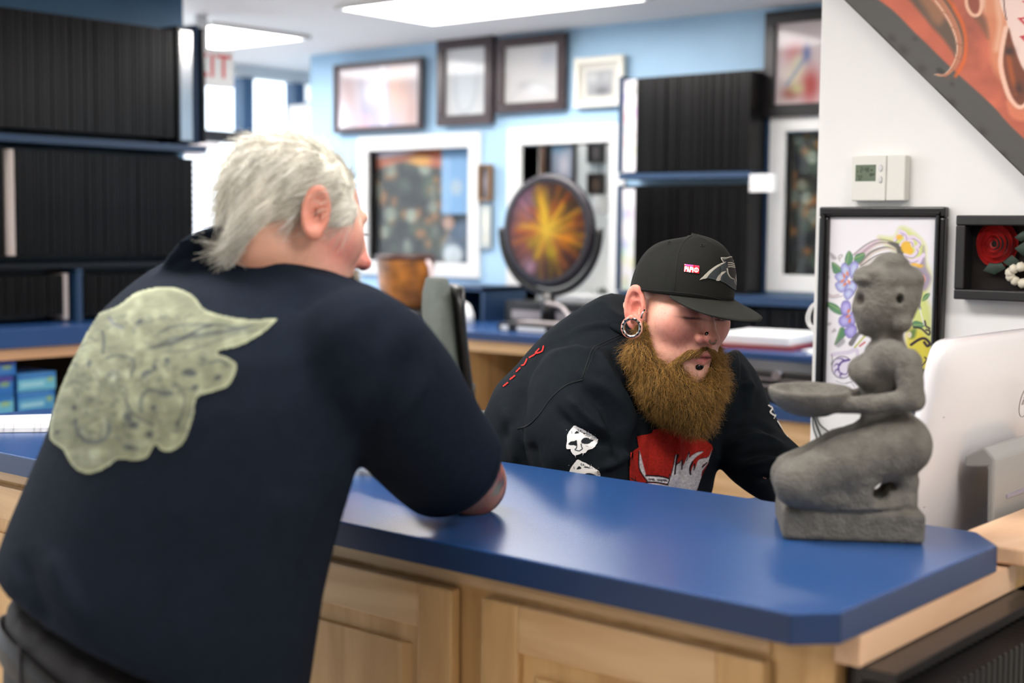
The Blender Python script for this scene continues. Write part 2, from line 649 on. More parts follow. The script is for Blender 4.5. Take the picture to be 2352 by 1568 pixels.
def vnormals(v, f):
    n = np.cross(v[f[:, 2]] - v[f[:, 0]], v[f[:, 3]] - v[f[:, 1]])
    N = np.zeros_like(v)
    for k in range(4): np.add.at(N, f[:, k], n)
    return N / (np.linalg.norm(N, axis=1, keepdims=True) + 1e-12)

def relax(v, f, it=2, lam=.5):
    for _ in range(it):
        acc = np.zeros_like(v); c = np.zeros(len(v))
        for k in range(4):
            a, b = f[:, k], f[:, (k + 1) % 4]
            np.add.at(acc, a, v[b]); np.add.at(c, a, 1)
            np.add.at(acc, b, v[a]); np.add.at(c, b, 1)
        v = v + lam * (acc / np.maximum(c, 1)[:, None] - v)
    return v

def noise3(P, s, seed=0):
    r = np.random.default_rng(seed)
    T = r.random((32, 32, 32)).astype(np.float32)
    q = P / s
    i = np.floor(q).astype(int); f = q - i; f = f * f * (3 - 2 * f)
    out = 0
    for a in (0, 1):
        for b in (0, 1):
            for c in (0, 1):
                w = (f[:, 0] if a else 1 - f[:, 0]) * (f[:, 1] if b else 1 - f[:, 1]) * (f[:, 2] if c else 1 - f[:, 2])
                out = out + w * T[(i[:, 0] + a) % 32, (i[:, 1] + b) % 32, (i[:, 2] + c) % 32]
    return out - .5

def strands(roots, dirs, length, rad, curl, n=6, seed=1, freq=3., grav=None):
    """hair as thin 3-sided tubes; returns verts, quad faces, per-vertex strand id"""
    r = np.random.default_rng(seed)
    N = len(roots)
    d = dirs / (np.linalg.norm(dirs, axis=1, keepdims=True) + 1e-9)
    a = np.cross(d, r.normal(size=(N, 3))); a /= np.linalg.norm(a, axis=1, keepdims=True) + 1e-9
    b = np.cross(d, a)
    ph = r.random(N) * 6.28
    L = length if hasattr(length, '__len__') else np.full(N, length)
    cen = []
    for k in range(n):
        t = k / (n - 1)
        w = curl * t
        p = roots + d * (L * t)[:, None] + a * (np.sin(ph + freq * 6.28 * t) * w)[:, None] + b * (np.cos(ph * 1.7 + freq * 6.28 * t) * w)[:, None]
        if grav is not None: p = p + np.asarray(grav) * (L * t * t)[:, None]
        cen.append(p)
    cen = np.stack(cen, 1)
    V = []
    for k in range(n):
        t = k / (n - 1)
        rr = rad * (1 - .75 * t)
        for j in range(3):
            an = 2.094 * j
            V.append(cen[:, k] + a * (rr * math.cos(an)) + b * (rr * math.sin(an)))
    V = np.stack(V, 1)          # N, n*3, 3
    base = (np.arange(N) * n * 3)[:, None]
    q = []
    for k in range(n - 1):
        for j in range(3):
            q.append(np.stack([base[:, 0] + k * 3 + j, base[:, 0] + k * 3 + (j + 1) % 3, base[:, 0] + (k + 1) * 3 + (j + 1) % 3, base[:, 0] + (k + 1) * 3 + j], -1))
    return V.reshape(-1, 3), np.concatenate(q), np.repeat(np.arange(N), n * 3)

def surf_sample(v, f, n, mask=None, seed=3):
    r = np.random.default_rng(seed)
    ar = np.linalg.norm(np.cross(v[f[:, 2]] - v[f[:, 0]], v[f[:, 3]] - v[f[:, 1]]), axis=1)
    if mask is not None: ar = ar * mask[f].mean(1)
    i = r.choice(len(f), n, p=ar / ar.sum())
    a, b = r.random((2, n, 1))
    q = v[f[i]]
    p = (q[:, 0] * (1 - a) + q[:, 1] * a) * (1 - b) + (q[:, 3] * (1 - a) + q[:, 2] * a) * b
    return p, i

def remeshed(parts, voxel, smooth_it=6):
    """union of closed lofts as one continuous surface"""
    V = []; Fq = []
    for v, f in parts:
        n = len(V); V += [tuple(p) for p in v]; Fq += [tuple(int(i) + n for i in q) for q in f]
    me = bpy.data.meshes.new('tmp'); me.from_pydata(V, [], Fq)
    o = bpy.data.objects.new('tmp', me); COL.objects.link(o)
    m = o.modifiers.new('r', 'REMESH'); m.mode = 'VOXEL'; m.voxel_size = voxel
    dg = bpy.context.evaluated_depsgraph_get()
    e = o.evaluated_get(dg).to_mesh()
    v = np.zeros(len(e.vertices) * 3); e.vertices.foreach_get('co', v); v = v.reshape(-1, 3)
    f = np.array([p.vertices[:] for p in e.polygons if len(p.vertices) == 4])
    o.evaluated_get(dg).to_mesh_clear()
    bpy.data.objects.remove(o); bpy.data.meshes.remove(me)
    return relax(v, f, smooth_it), f

def loft(rings, n=40):
    """rings: list of (center, axisA*ra, axisB*rb[, power]); closed tube with caps"""
    V = []
    for R in rings:
        c, A, B = R[:3]; p = R[3] if len(R) > 3 else 2.
        for k in range(n):
            t = 2 * math.pi * k / n
            ct, st = math.cos(t), math.sin(t)
            V.append(np.asarray(c) + np.asarray(A) * math.copysign(abs(ct) ** (2 / p), ct) + np.asarray(B) * math.copysign(abs(st) ** (2 / p), st))
    fs = []
    for i in range(len(rings) - 1):
        for k in range(n):
            fs.append((i * n + k, i * n + (k + 1) % n, (i + 1) * n + (k + 1) % n, (i + 1) * n + k))
    fs.append(tuple(range(n))[::-1]); m = (len(rings) - 1) * n; fs.append(tuple(range(m, m + n)))
    return V, fs

def limb(pts, rs, n=20):
    mb = MB(); P = spline(pts, n=5)
    R = np.interp(np.linspace(0, 1, len(P)), np.linspace(0, 1, len(rs)), rs)
    # rounded ends
    t0 = P[0] - P[1]; t0 /= np.linalg.norm(t0); t1 = P[-1] - P[-2]; t1 /= np.linalg.norm(t1)
    P2 = [P[0] + t0 * R[0] * .9] + [P[0] + t0 * R[0] * .5] + list(P) + [P[-1] + t1 * R[-1] * .5, P[-1] + t1 * R[-1] * .9]
    R2 = [R[0] * .4, R[0] * .85] + list(R) + [R[-1] * .85, R[-1] * .4]
    mb.tube(P2, R2, n)
    return mb.v, mb.f

# ================================================================== the room
YB, CEIL = 5.36, 2.44
M_blue = mat('blue_wall_paint', (166, 202, 230), .55, var=.05, vscale=3, bump=.06, bscale=90)
M_dblue = mat('slate_blue_paint', (58, 104, 138), .5, var=.06, vscale=3, bump=.05)
M_white = mat('white_wall_paint', (240, 240, 237), .55, var=.02, vscale=4, bump=.07, bscale=70)
M_ceil = mat('ceiling_paint', (236, 234, 232), .8, bump=.15, bscale=120)
M_trim = mat('white_trim_paint', (224, 224, 222), .4)
M_floor = mat('floor_vinyl', (196, 184, 172), .35, var=.25, vscale=6, stretch=(1, 6, 1))
M_shelf = mat('navy_shelf_paint', (32, 60, 92), .5)
M_lam = mat('blue_laminate', (36, 72, 124), .27, spec=.6)
M_maple = woodmat('maple_wood', (190, 150, 98), (222, 184, 130), 'Z')
M_mapleh = woodmat('maple_wood_horizontal', (200, 162, 116), (228, 194, 150), 'X')
M_mapley = woodmat('maple_wood_along_counter', (206, 164, 128), (226, 190, 156), 'Y')
M_black = mat('black_plastic', (24, 22, 22), .35)
M_panel = mat('black_panel_edge', (11, 10, 10), .32, var=.3, vscale=14, spec=.25)
M_bframe = mat('black_frame_lacquer', (14, 13, 15), .25)
M_chrome = mat('polished_steel', (200, 200, 200), .18, 1.)
M_paper = mat('white_paper', (236, 236, 234), .7)
M_winsl = mat('slate_window_bar', (62, 92, 124), .45)
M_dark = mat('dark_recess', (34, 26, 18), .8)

struct('floor', MB().box(-7.2, 2.6, -3.2, 7.2, -.06, 0), M_floor)
struct('ceiling', MB().box(-7.2, 2.6, -3.2, 7.2, CEIL, CEIL + .08), M_ceil)

# back wall with three openings: (x0,x1,z0,z1)
OPEN = [(-5.50, -4.78, 1.325, 1.905), (-4.44, -3.905, 1.05, 1.905), (-3.00, -2.40, 1.32, 1.92)]
mb = MB()
xs = sorted({-5.85, 2.5} | {o[0] for o in OPEN} | {o[1] for o in OPEN})
for a, b in zip(xs[:-1], xs[1:]):
    op = [o for o in OPEN if o[0] <= a + 1e-6 and o[1] >= b - 1e-6]
    if op:
        mb.box(a, b, YB, YB + .12, 0, op[0][2]); mb.box(a, b, YB, YB + .12, op[0][3], CEIL)
    else:
        mb.box(a, b, YB, YB + .12, 0, CEIL)
struct('wall_back', mb, M_blue)
struct('wall_back_return', MB().box(-5.97, -5.85, YB, 6.2, 0, CEIL), M_blue)
struct('wall_far', MB().box(-7.0, -5.85, 6.2, 6.3, 0, CEIL), M_white)
# white wall on the right, ends in a free edge
struct('wall_right', MB().box(-1.63, 2.5, 3.06, 3.18, 0, CEIL), M_white, bevel=.004)
struct('wall_side', MB().box(2.5, 2.6, -3.1, 7.1, 0, CEIL), M_white)
struct('wall_front', MB().box(-6.9, 2.5, -3.2, -3.1, 0, CEIL), M_white)
struct('wall_partition', MB().box(-4.97, -4.85, 1.9, 3.66, 0, CEIL), M_dblue)
struct('wall_store_end', MB().box(-6.9, 2.5, 7.0, 7.1, 0, CEIL), M_white)

# storefront on the left: sill wall, mullions, panes
XW = -6.65
mb = MB()
mb.box(XW - .1, XW, -3.1, 6.2, 0, .45)
struct('wall_left', mb, M_white)
wl = MB().box(XW - .08, XW, -3.1, 6.2, CEIL - .07, CEIL).build('window_1', M_trim)
tag(wl, kind='structure')
for y in (-3.05, -1.7, -.4, .9, 2.2, 3.4, 4.25, 5.47, 5.87, 6.15):
    MB().box(XW - .07, XW + .02, y - .04, y + .04, .45, CEIL - .07).build('mullion', M_winsl, wl)
MB().box(XW - .07, XW + .02, -3.1, 5.47, 1.98, 2.05).build('transom_bar', M_black, wl)
ys = [-3.05, -1.7, -.4, .9, 2.2, 3.4, 4.25, 5.47, 5.87, 6.15]
G = glassmat('window_glass')
G2 = glassmat('picture_window_glass', (1, 1, 1), .03, .02, .12)
for a, b in zip(ys[:-1], ys[1:]):
    MB().box(XW - .03, XW - .024, a + .04, b - .04, .45, CEIL - .07).build('pane', G, wl)
# pale blinds hanging in the lower panes
M_blind = mat('pale_blind', (238, 226, 222), .7)
bl = thing('window_blind', 'pale pinkish slatted blind in the storefront window beyond the partition', 'blind', (XW + .06, 5.0, .6))
MB().box(XW + .03, XW + .09, 4.75, 5.2, 1.93, 1.97).build('head_rail', M_blind, bl)
_sl = None
for k in range(34):
    z = 1.90 - k * .038
    if _sl is None:
        _sl = MB().obox((XW + .06, 4.975, z), (.036, .44, .002), [(math.cos(.6), 0, math.sin(.6)), (0, 1, 0), (-math.sin(.6), 0, math.cos(.6))]).build('slat', M_blind, bl)
    else:
        c = _sl.copy(); COL.objects.link(c); c.location = (0, 0, -k * .038)
nt = thing('wall_notice', 'white paper notice on a dark-edged board beside the storefront window', 'notice', (-5.95, 5.2, 2.0))
a, b = ony(660, 238, 5.55), ony(745, 305, 5.55)
MB().box(a[0], b[0], 5.55, 5.575, b[2] - .1, a[2]).build('board', M_winsl, nt)
MB().box(a[0] + .012, b[0] - .03, 5.545, 5.55, b[2] - .09, a[2] - .012).build('sheet', M_paper, nt)
MB().box((a[0] + b[0]) / 2 - .01, (a[0] + b[0]) / 2 + .01, 5.575, 6.2, a[2] - .05, a[2] - .03).build('bracket', M_winsl, nt)

# ------------------------------------------------------------------ fluorescent ceiling panels
E_tube = emis('fluorescent_diffuser', (255, 250, 246), LAMP)
lights = [((-4.52, -3.30), (4.19, 4.80), 'bright rectangular fluorescent ceiling panel above the framed pictures'),
          ((-6.56, -5.34), (4.19, 4.80), 'bright fluorescent ceiling panel near the exit sign'),
          ((-2.45, -1.23), (4.19, 4.80), 'fluorescent ceiling panel above the right-hand end of the back counter'),
          ((-4.52, -3.30), (1.14, 1.75), 'fluorescent ceiling panel above the left end of the front counter'),
          ((-2.45, -1.23), (1.14, 1.75), 'fluorescent ceiling panel above the older man'),
          ((-.4, .82), (1.14, 1.75), 'fluorescent ceiling panel in front of the white wall'),
          ((-6.56, -5.34), (1.14, 1.75), 'fluorescent ceiling panel between partition and storefront'),
          ((-2.45, -1.23), (-1.91, -1.30), 'added, unseen fluorescent ceiling panel far behind the older man')]  # rear panel added to brighten the cabinet doors
for (x0, x1), (y0, y1), lab in lights:
    t = thing('ceiling_light', lab, 'ceiling light', ((x0 + x1) / 2, (y0 + y1) / 2, CEIL), 'fluorescent ceiling panels')
    f = MB()
    f.box(x0, x1, y0, y0 + .025, CEIL - .02, CEIL + .002); f.box(x0, x1, y1 - .025, y1, CEIL - .02, CEIL + .002)
    f.box(x0, x0 + .025, y0 + .025, y1 - .025, CEIL - .02, CEIL + .002); f.box(x1 - .025, x1, y0 + .025, y1 - .025, CEIL - .02, CEIL + .002)
    f.build('frame', M_trim, t)
    MB().box(x0 + .025, x1 - .025, y0 + .025, y1 - .025, CEIL - .012, CEIL - .002).build('diffuser', E_tube, t)

# ------------------------------------------------------------------ exit sign
p = onx(462, 152, -5.22)
ex = thing('exit_sign', 'white exit sign with red letters hanging below the ceiling', 'sign', (p[0], p[1], p[2] - .09))
MB().box(p[0] - .02, p[0] + .02, p[1] - .17, p[1] + .17, p[2] - .085, p[2] + .085).build('housing', M_trim, ex, .004)
MB().box(p[0] - .01, p[0] + .01, p[1] - .03, p[1] + .03, p[2] + .085, CEIL + .001).build('bracket', M_trim, ex)
textmesh('lettering', 'EXIT', .15, (p[0] + .021, p[1], p[2]), (0, 1, 0), (0, 0, 1), mat('exit_red', (206, 24, 30), .5), ex, .001)

# ================================================================== front counter
CT = [(-3.0, 1.44), (-.785, 1.44), (-.745, 1.483), (-.745, 1.955), (-.80, 2.02), (-3.0, 2.02)]
ct = thing('worktop', 'blue laminate counter top in the foreground with clipped corners', 'counter top', (-1.9, 1.73, 1.032))
MB().prism(CT, 1.032, 1.07).build('laminate_surface', M_lam, ct, .002, seg=2)
M_edge = mat('shaded_edge_laminate', (22, 50, 92), .4)  # counter laminate again, with the upright edge's shade put into its colour
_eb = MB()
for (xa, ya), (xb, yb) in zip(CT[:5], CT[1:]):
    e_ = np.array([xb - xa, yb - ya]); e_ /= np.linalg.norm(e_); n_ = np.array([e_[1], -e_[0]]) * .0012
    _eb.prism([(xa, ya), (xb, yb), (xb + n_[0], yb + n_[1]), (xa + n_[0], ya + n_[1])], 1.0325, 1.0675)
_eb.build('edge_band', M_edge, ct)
cb = thing('counter_cabinet', 'light maple counter cabinet under the blue foreground top', 'cabinet', (-1.9, 1.75, 0))
MB().prism([(-2.97, 1.495), (-.83, 1.495), (-.775, 1.535), (-.775, 1.93), (-.82, 1.985), (-2.97, 1.985)], .1, 1.032).build('carcass', M_maple, cb, .002)
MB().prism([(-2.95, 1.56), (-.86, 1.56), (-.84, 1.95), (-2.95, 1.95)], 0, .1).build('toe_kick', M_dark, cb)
MB().box(-2.97, -.84, 1.489, 1.4955, 1.0, 1.032).build('top_rail', M_mapleh, cb)
def door(parent, x0, x1, z0, z1, y, m1, m2, st=.066, dirn=-1):
    f = MB()
    t = .02
    f.box(x0, x0 + st, y - t, y, z0, z1)
    o = f.build('door', m1, parent, .003)
    MB().box(x0 + st, x1 - st, y - t, y, z1 - st, z1).build('door_rail', m2, o, .003)
    MB().box(x0 + st, x1 - st, y - t, y, z0, z0 + st).build('door_rail', m2, o, .003)
    MB().box(x1 - st, x1, y - t, y, z0, z1).build('door_stile', m1, o, .003)
    MB().box(x0 + st - .004, x1 - st + .004, y - t + .012, y - .001, z0 + st - .004, z1 - st + .004).build('door_panel', m1, o)
    xm = x0 + st + .02
    MB().prism([(xm, y - t + .012), (x1 - st - .02, y - t + .012), (x1 - st - .035, y - t + .004), (xm + .015, y - t + .004)], z0 + st + .03, z1 - st - .03).build('raised_field', m1, o, .002)
    return o
for x0, x1 in [(-2.84, -2.39), (-2.32, -1.90), (-1.83, -1.34), (-1.283, -.835)]:
    door(cb, x0, x1, .14, .995, 1.488, M_maple, M_mapleh)

# wooden ledge and low wall continuing behind the counter end, black display rack hung on its side
lw = thing('desk_screen_wall', 'low maple screen wall with a pale wood cap beside the monitor', 'wall', (-.77, 2.5, 0))
MB().box(-.815, -.745, 2.025, 3.04, 0, 1.035).build('panel', M_maple, lw)
MB().box(-.832, -.715, 1.99, 3.05, 1.035, 1.062).build('cap', M_mapley, lw, .004)
rk = thing('flash_rack', 'black display rack of upright panels hung on the counter side below the blue edge', 'display rack', (-.7, 2.0, .3))
MB().box(-.772, -.745, 1.56, 2.02, .3, .992).build('mounting_board', M_bframe, rk)
MB().box(-.743, -.725, 2.03, 2.9, .3, .992).build('mounting_board', M_bframe, rk)
MB().box(-.775, -.742, 1.53, 2.025, .994, 1.031).build('wood_strip', M_mapley, rk)
MB().box(-.745, -.70, 1.54, 2.95, .978, .992).build('hinge_rail', M_black, rk)
_pn = None
k = 0
yy = 1.54
while yy < 2.9:
    if _pn is None:
        _pn = MB().box(-.745, -.655, yy, yy + .008, .36, .976).build('display_panel', M_panel, rk)
    else:
        c = _pn.copy(); COL.objects.link(c); c.location = (0, yy - 1.54, 0); c.rotation_euler = (0, 0, 0)
    yy += .0185; k += 1
for j in range(8):
    MB().box(-.654, -.652, 1.54, 2.88, .40 + j * .06, .41 + j * .06).build('wire', M_black, rk)

# inner work desk behind the counter
dk = thing('work_desk', 'blue-topped lower work desk behind the counter', 'desk', (-1.15, 2.5, 0))
MB().box(-1.60, -.835, 2.03, 2.98, .885, .915).build('desk_top', M_lam, dk, .003)
MB().box(-.87, -.84, 2.05, 2.96, 0, .885).build('side_panel', M_maple, dk)
MB().box(-1.45, -.87, 2.93, 2.96, 0, .885).build('back_panel', M_maple, dk)
for x, y in ((-1.56, 2.07), (-1.56, 2.94)):
    MB().box(x - .025, x + .025, y - .025, y + .025, 0, .885).build('leg', M_maple, dk)

# ================================================================== back counter along the blue wall
bc = thing('back_counter', 'long maple back counter with dark blue top against the blue wall', 'counter', (-3.7, 5.0, 0))
MB().box(-5.6, -1.7, 4.46, YB - .003, 1.034, 1.07).build('counter_top', M_lam, bc, .003)
MB().box(-4.085, -4.03, 4.50, 5.3, 0, 1.034).build('end_panel', M_maple, bc)
MB().box(-3.55, -3.52, 4.53, 5.3, .1, 1.0).build('divider', M_maple, bc)
MB().box(-2.95, -2.92, 4.53, 5.3, .1, 1.0).build('divider', M_maple, bc)
MB().box(-5.6, -1.7, 5.29, 5.32, 0, 1.034).build('back_board', M_maple, bc)
MB().box(-4.03, -2.35, 4.50, 4.52, .985, 1.034).build('top_rail', M_mapleh, bc)
MB().box(-4.03, -2.35, 4.53, 5.29, .70, .72).build('shelf', M_mapleh, bc)
MB().box(-4.03, -2.35, 4.53, 5.29, .08, .10).build('shelf', M_mapleh, bc)
# stepped-down tier on the right
MB().box(-2.75, -1.66, 4.02, 4.459, .90, .948).build('lower_top', M_lam, bc, .003)
MB().box(-2.75, -1.7, 4.05, 4.455, 0, .90).build('lower_cabinet', M_mapleh, bc)
MB().box(-2.35, -1.7, 4.456, 4.52, 0, 1.034).build('filler_panel', M_maple, bc)
tag(MB().box(-3.93, -3.80, 4.62, 4.85, .722, .80).build('paper_stack', M_paper, None, .01), 'crumpled white papers on the open shelf of the back counter', 'papers')

# ------------------------------------------------------------------ window and door openings on the back wall
def frame_ring(parent, x0, x1, z0, z1, w, y0, y1, m, name='casing', bottom=True):
    MB().box(x0 - w, x1 + w, y0, y1, z1, z1 + w).build(name, m, parent, .003)
    MB().box(x0 - w, x0, y0, y1, z0 - (w if bottom else 0), z1).build(name, m, parent, .003)
    MB().box(x1, x1 + w, y0, y1, z0 - (w if bottom else 0), z1).build(name, m, parent, .003)
    if bottom: MB().box(x0, x1, y0, y1, z0 - w, z0).build(name, m, parent, .003)

def skull_cloth(seed, x0, y0, x1, y1, extras=True):
    """dark cloth printed with pale ovals, browns and greens"""
    c = Canvas(x0, y0, x1, y1, 3.0, (34, 36, 34))
    r = np.random.default_rng(seed)
    for _ in range(90):
        c.glow(r.uniform(x0, x1), r.uniform(y0, y1), 12, 14, (66, 82, 66) if r.random() < .6 else (24, 24, 24), .8)
    for _ in range(44):
        c.glow(r.uniform(x0, x1), r.uniform(y0, y1), r.uniform(6, 11), r.uniform(8, 15), (156, 106, 54), .85)
    gx = np.arange(x0 + 10, x1, 44); gy = np.arange(y0 + 14, y1, 47)
    for j, yv in enumerate(gy):
        for xv in gx:
            if r.random() < .28: continue
            xx = xv + (23 if j % 2 else 0) + r.uniform(-15, 15); yy = yv + r.uniform(-14, 14); k_ = r.uniform(.55, 1.)
            c.ell(xx, yy, r.uniform(8, 15), r.uniform(11, 19), (176 * k_, 190 * k_, 172 * k_), .85, soft=8)
            c.ell(xx - 5, yy - 1, 3, 4, (70, 80, 70), .7, soft=3); c.ell(xx + 5, yy - 1, 3, 4, (70, 80, 70), .7, soft=3)
    return c

P_mat = paint('printed_cloth', .75)
P_art = paint('printed_sheet', .55)
P_gl = paint('framed_print_under_glass', .5, coat=.6)
YP = YB + .05
w2 = tag(MB().box(-5.50, -4.78, YB + .1, YB + .115, 1.325, 1.905).build('window_2', M_dark), kind='structure')
frame_ring(w2, -5.50, -4.78, 1.325, 1.905, .075, YB - .02, YB + .09, M_trim)
c = skull_cloth(3, 780, 330, 1080, 612)
c.poly([(780, 330), (1015, 330), (1015, 385), (930, 372), (850, 392), (780, 392)], (176, 92, 56), .9, soft=10)
c.poly([(780, 325), (950, 325), (940, 352), (780, 370)], (226, 220, 236), .95, soft=10)
c.ell(965, 368, 26, 12, (214, 160, 60), .8, soft=8)
c.poly([(1014, 325), (1085, 325), (1085, 492), (1014, 492)], (128, 168, 206), 1, soft=6, sm=False)
c.ell(1048, 430, 14, 18, (176, 190, 196), .8, soft=8)
c.poly([(1030, 530), (1085, 500), (1085, 612), (1020, 612)], (96, 116, 140), .8, soft=16)
c.ell(1040, 585, 22, 24, (206, 216, 220), .9, soft=10)
c.ell(1030, 512, 14, 16, (200, 160, 140), .8, soft=8)
o = c.mesh('printed_curtain', plane_y(YP), P_mat, w2)
MB().box(-5.50, -4.78, YB + .02, YB + .024, 1.325, 1.905).build('pane', G2, w2)

d1 = tag(MB().box(-5.845, -5.80, YB + .121, YB + .835, .5, 2.42).build('door_1', M_white), kind='structure')
frame_ring(d1, -4.44, -3.905, 1.075, 1.905, .085, YB - .02, YB + .13, M_trim, bottom=False)
MB().box(-3.80, -3.75, YB + .121, YB + .80, .5, 2.42).build('side_jamb', M_white, d1)
MB().box(-5.80, -3.75, YB + .80, YB + .83, .5, 2.42).build('inner_wall', M_white, d1)
MB().box(-5.80, -3.80, YB + .121, YB + .80, 1.03, 1.05).build('inner_shelf', M_trim, d1)
MB().box(-5.80, -3.80, YB + .121, YB + .80, 2.40, 2.42).build('inner_ceiling', M_trim, d1)
MB().box(-5.2, -4.3, YB + .25, YB + .65, 2.385, 2.395).build('fill_lamp', emis('fill_lamp_emission', (255, 248, 240), 6.0), d1)  # unseen lamp panel added to brighten the room behind the doorway

w3 = tag(MB().box(-3.00, -2.40, YB + .1, YB + .115, 1.32, 1.92).build('window_3', M_dark), kind='structure')
frame_ring(w3, -3.00, -2.40, 1.32, 1.92, .072, YB - .02, YB + .09, M_trim)
c = skull_cloth(8, 1775, 305, 1960, 640)
c.mesh('printed_curtain', plane_y(YP), P_mat, w3)
MB().box(-3.0, -2.4, YB + .02, YB + .024, 1.32, 1.92).build('pane', G2, w3)

# things inside the doorway: hung pictures and a white vessel
def blurry_picture(name, label, cat, x0, y0, x1, y1, Y, base, blobs, frame=None, fw=.02, group=None, gm=None, fm=None, step=3.):
    A, B = ony(x0, y0, Y), ony(x1, y1, Y)
    X0, X1, Z0, Z1 = A[0], B[0], B[2], A[2]
    t = thing(name, label, cat, ((X0 + X1) / 2, Y, Z0), group)
    if frame is not None:
        f = fm or mat('frame_%02x%02x%02x' % frame, frame, .35)
        for bx in ((X0, X1, Z1 - fw, Z1), (X0, X1, Z0, Z0 + fw), (X0, X0 + fw, Z0 + fw, Z1 - fw), (X1 - fw, X1, Z0 + fw, Z1 - fw)):
            MB().box(bx[0], bx[1], Y - .018, Y + .012, bx[2], bx[3]).build('frame_bar', f, t, .003)
    MB().box(X0 + .002, X1 - .002, Y + .001, Y + .012, Z0 + .002, Z1 - .002).build('backing', M_bframe, t)
    W = 100.; H = W * (Z1 - Z0) / (X1 - X0)
    base = tuple(.86 * q for q in base)
    c = Canvas(0, 0, W, H, step, base)
    for b in blobs:
        k = b[0]
        if k == 'g': c.glow(b[1] * W, b[2] * H, b[3] * W, b[4] * H, b[5], b[6] if len(b) > 6 else 1.)
        elif k == 'r': c.poly([(b[1] * W, b[2] * H), (b[3] * W, b[2] * H), (b[3] * W, b[4] * H), (b[1] * W, b[4] * H)], b[5], 1., sm=False)
        elif k == 's': c.stroke([(q[0] * W, q[1] * H) for q in b[1]], b[2], b[3], b[4] if len(b) > 4 else 1.)
    o = c.mesh('print', lambda q: np.stack([X0 + q[:, 0] / W * (X1 - X0), np.full(len(q), Y - .002), Z1 - q[:, 1] / H * (Z1 - Z0)], -1), gm or P_gl, t)
    return t
YD = YB + .788
blurry_picture('hung_poster', 'dark-framed pinkish poster seen through the white doorway', 'poster', 1196, 328, 1258, 420, YD, (170, 130, 116),
               [('g', .3, .4, .2, .5, (196, 156, 140)), ('g', .8, .6, .1, .4, (120, 84, 60)), ('s', [(.2, 0), (.2, 1)], 6, (130, 96, 84), .6), ('s', [(.5, 0), (.5, 1)], 5, (140, 100, 90), .6)], (36, 28, 26), .012, step=4)
blurry_picture('hung_poster', 'pale blue and white poster in dark frame inside the doorway', 'poster', 1264, 328, 1322, 420, YD, (178, 186, 206),
               [('g', .55, .6, .25, .4, (230, 222, 232)), ('g', .3, .1, .3, .15, (120, 160, 190))], (40, 32, 30), .012, step=4)
blurry_picture('hung_photo', 'upper narrow dark photo inside the doorway', 'photo', 1352, 325, 1388, 374, YD, (52, 46, 44), [('g', .5, .5, .3, .4, (96, 84, 78))], (30, 26, 26), .006, step=5)
blurry_picture('hung_photo', 'lower narrow dark photo inside the doorway', 'photo', 1352, 398, 1388, 446, YD, (58, 46, 40), [('g', .5, .5, .3, .4, (110, 86, 72))], (30, 26, 26), .006, step=5)

# ------------------------------------------------------------------ framed pictures above the openings
M_cream = mat('cream_frame', (228, 224, 212), .5)
M_mah = mat('dark_mahogany_frame', (58, 42, 44), .3, var=.2, vscale=12)
blurry_picture('framed_picture', 'wide dark-framed collage of pale pink and lilac prints', 'picture', 770, 150, 972, 297, YB - .03, (214, 204, 212),
    [('g', .15, .45, .1, .3, (176, 150, 148)), ('g', .47, .42, .14, .16, (226, 226, 240)), ('g', .4, .8, .07, .2, (160, 160, 196)), ('g', .78, .5, .1, .4, (206, 170, 158)),
     ('g', .68, .4, .05, .3, (232, 180, 160)), ('g', .35, .85, .06, .1, (236, 180, 186)), ('g', .6, .95, .1, .06, (150, 160, 210)), ('g', .05, .85, .1, .3, (238, 232, 244)), ('s', [(.3, .2), (.36, .9)], 4, (140, 140, 160), .5),
     ('g', .88, .75, .06, .3, (186, 150, 140)), ('s', [(.55, .1), (.58, .9)], 5, (236, 226, 230), .8)], fm=M_mah, frame=(0, 0, 0), fw=.026)
blurry_picture('framed_picture', 'tall dark-framed pale pencil sketch above the white doorway', 'picture', 1008, 94, 1134, 284, YB - .03, (226, 226, 226),
    [('g', .5, .55, .2, .3, (196, 204, 208)), ('s', [(.3, .3), (.35, .75), (.5, .85), (.66, .7), (.72, .3)], 5, (170, 178, 184), .7), ('r', 0, 0, .06, 1, (236, 236, 236))], fm=M_mah, frame=(0, 0, 0), fw=.05)
blurry_picture('framed_picture', 'squarish dark-framed grey drawing right of the tall sketch', 'picture', 1145, 90, 1300, 252, YB - .03, (222, 220, 218),
    [('g', .4, .55, .2, .2, (196, 194, 192)), ('g', .75, .3, .14, .14, (168, 172, 180)), ('g', .4, .65, .1, .06, (158, 156, 154)), ('g', .6, .7, .2, .1, (204, 206, 208)), ('s', [(.2, .8), (.5, .6), (.9, .75)], 4, (176, 176, 176), .6)], fm=M_mah, frame=(0, 0, 0), fw=.045)
blurry_picture('framed_picture', 'small cream-framed grey photograph left of the right-hand rack', 'picture', 1323, 135, 1434, 242, YB - .03, (236, 234, 224),
    [('r', .24, .28, .76, .78, (150, 152, 154)), ('g', .35, .4, .12, .12, (186, 188, 188)), ('g', .55, .68, .14, .08, (96, 98, 102)), ('g', .65, .4, .1, .1, (170, 172, 174))], fm=M_cream, frame=(0, 0, 0), fw=.03)
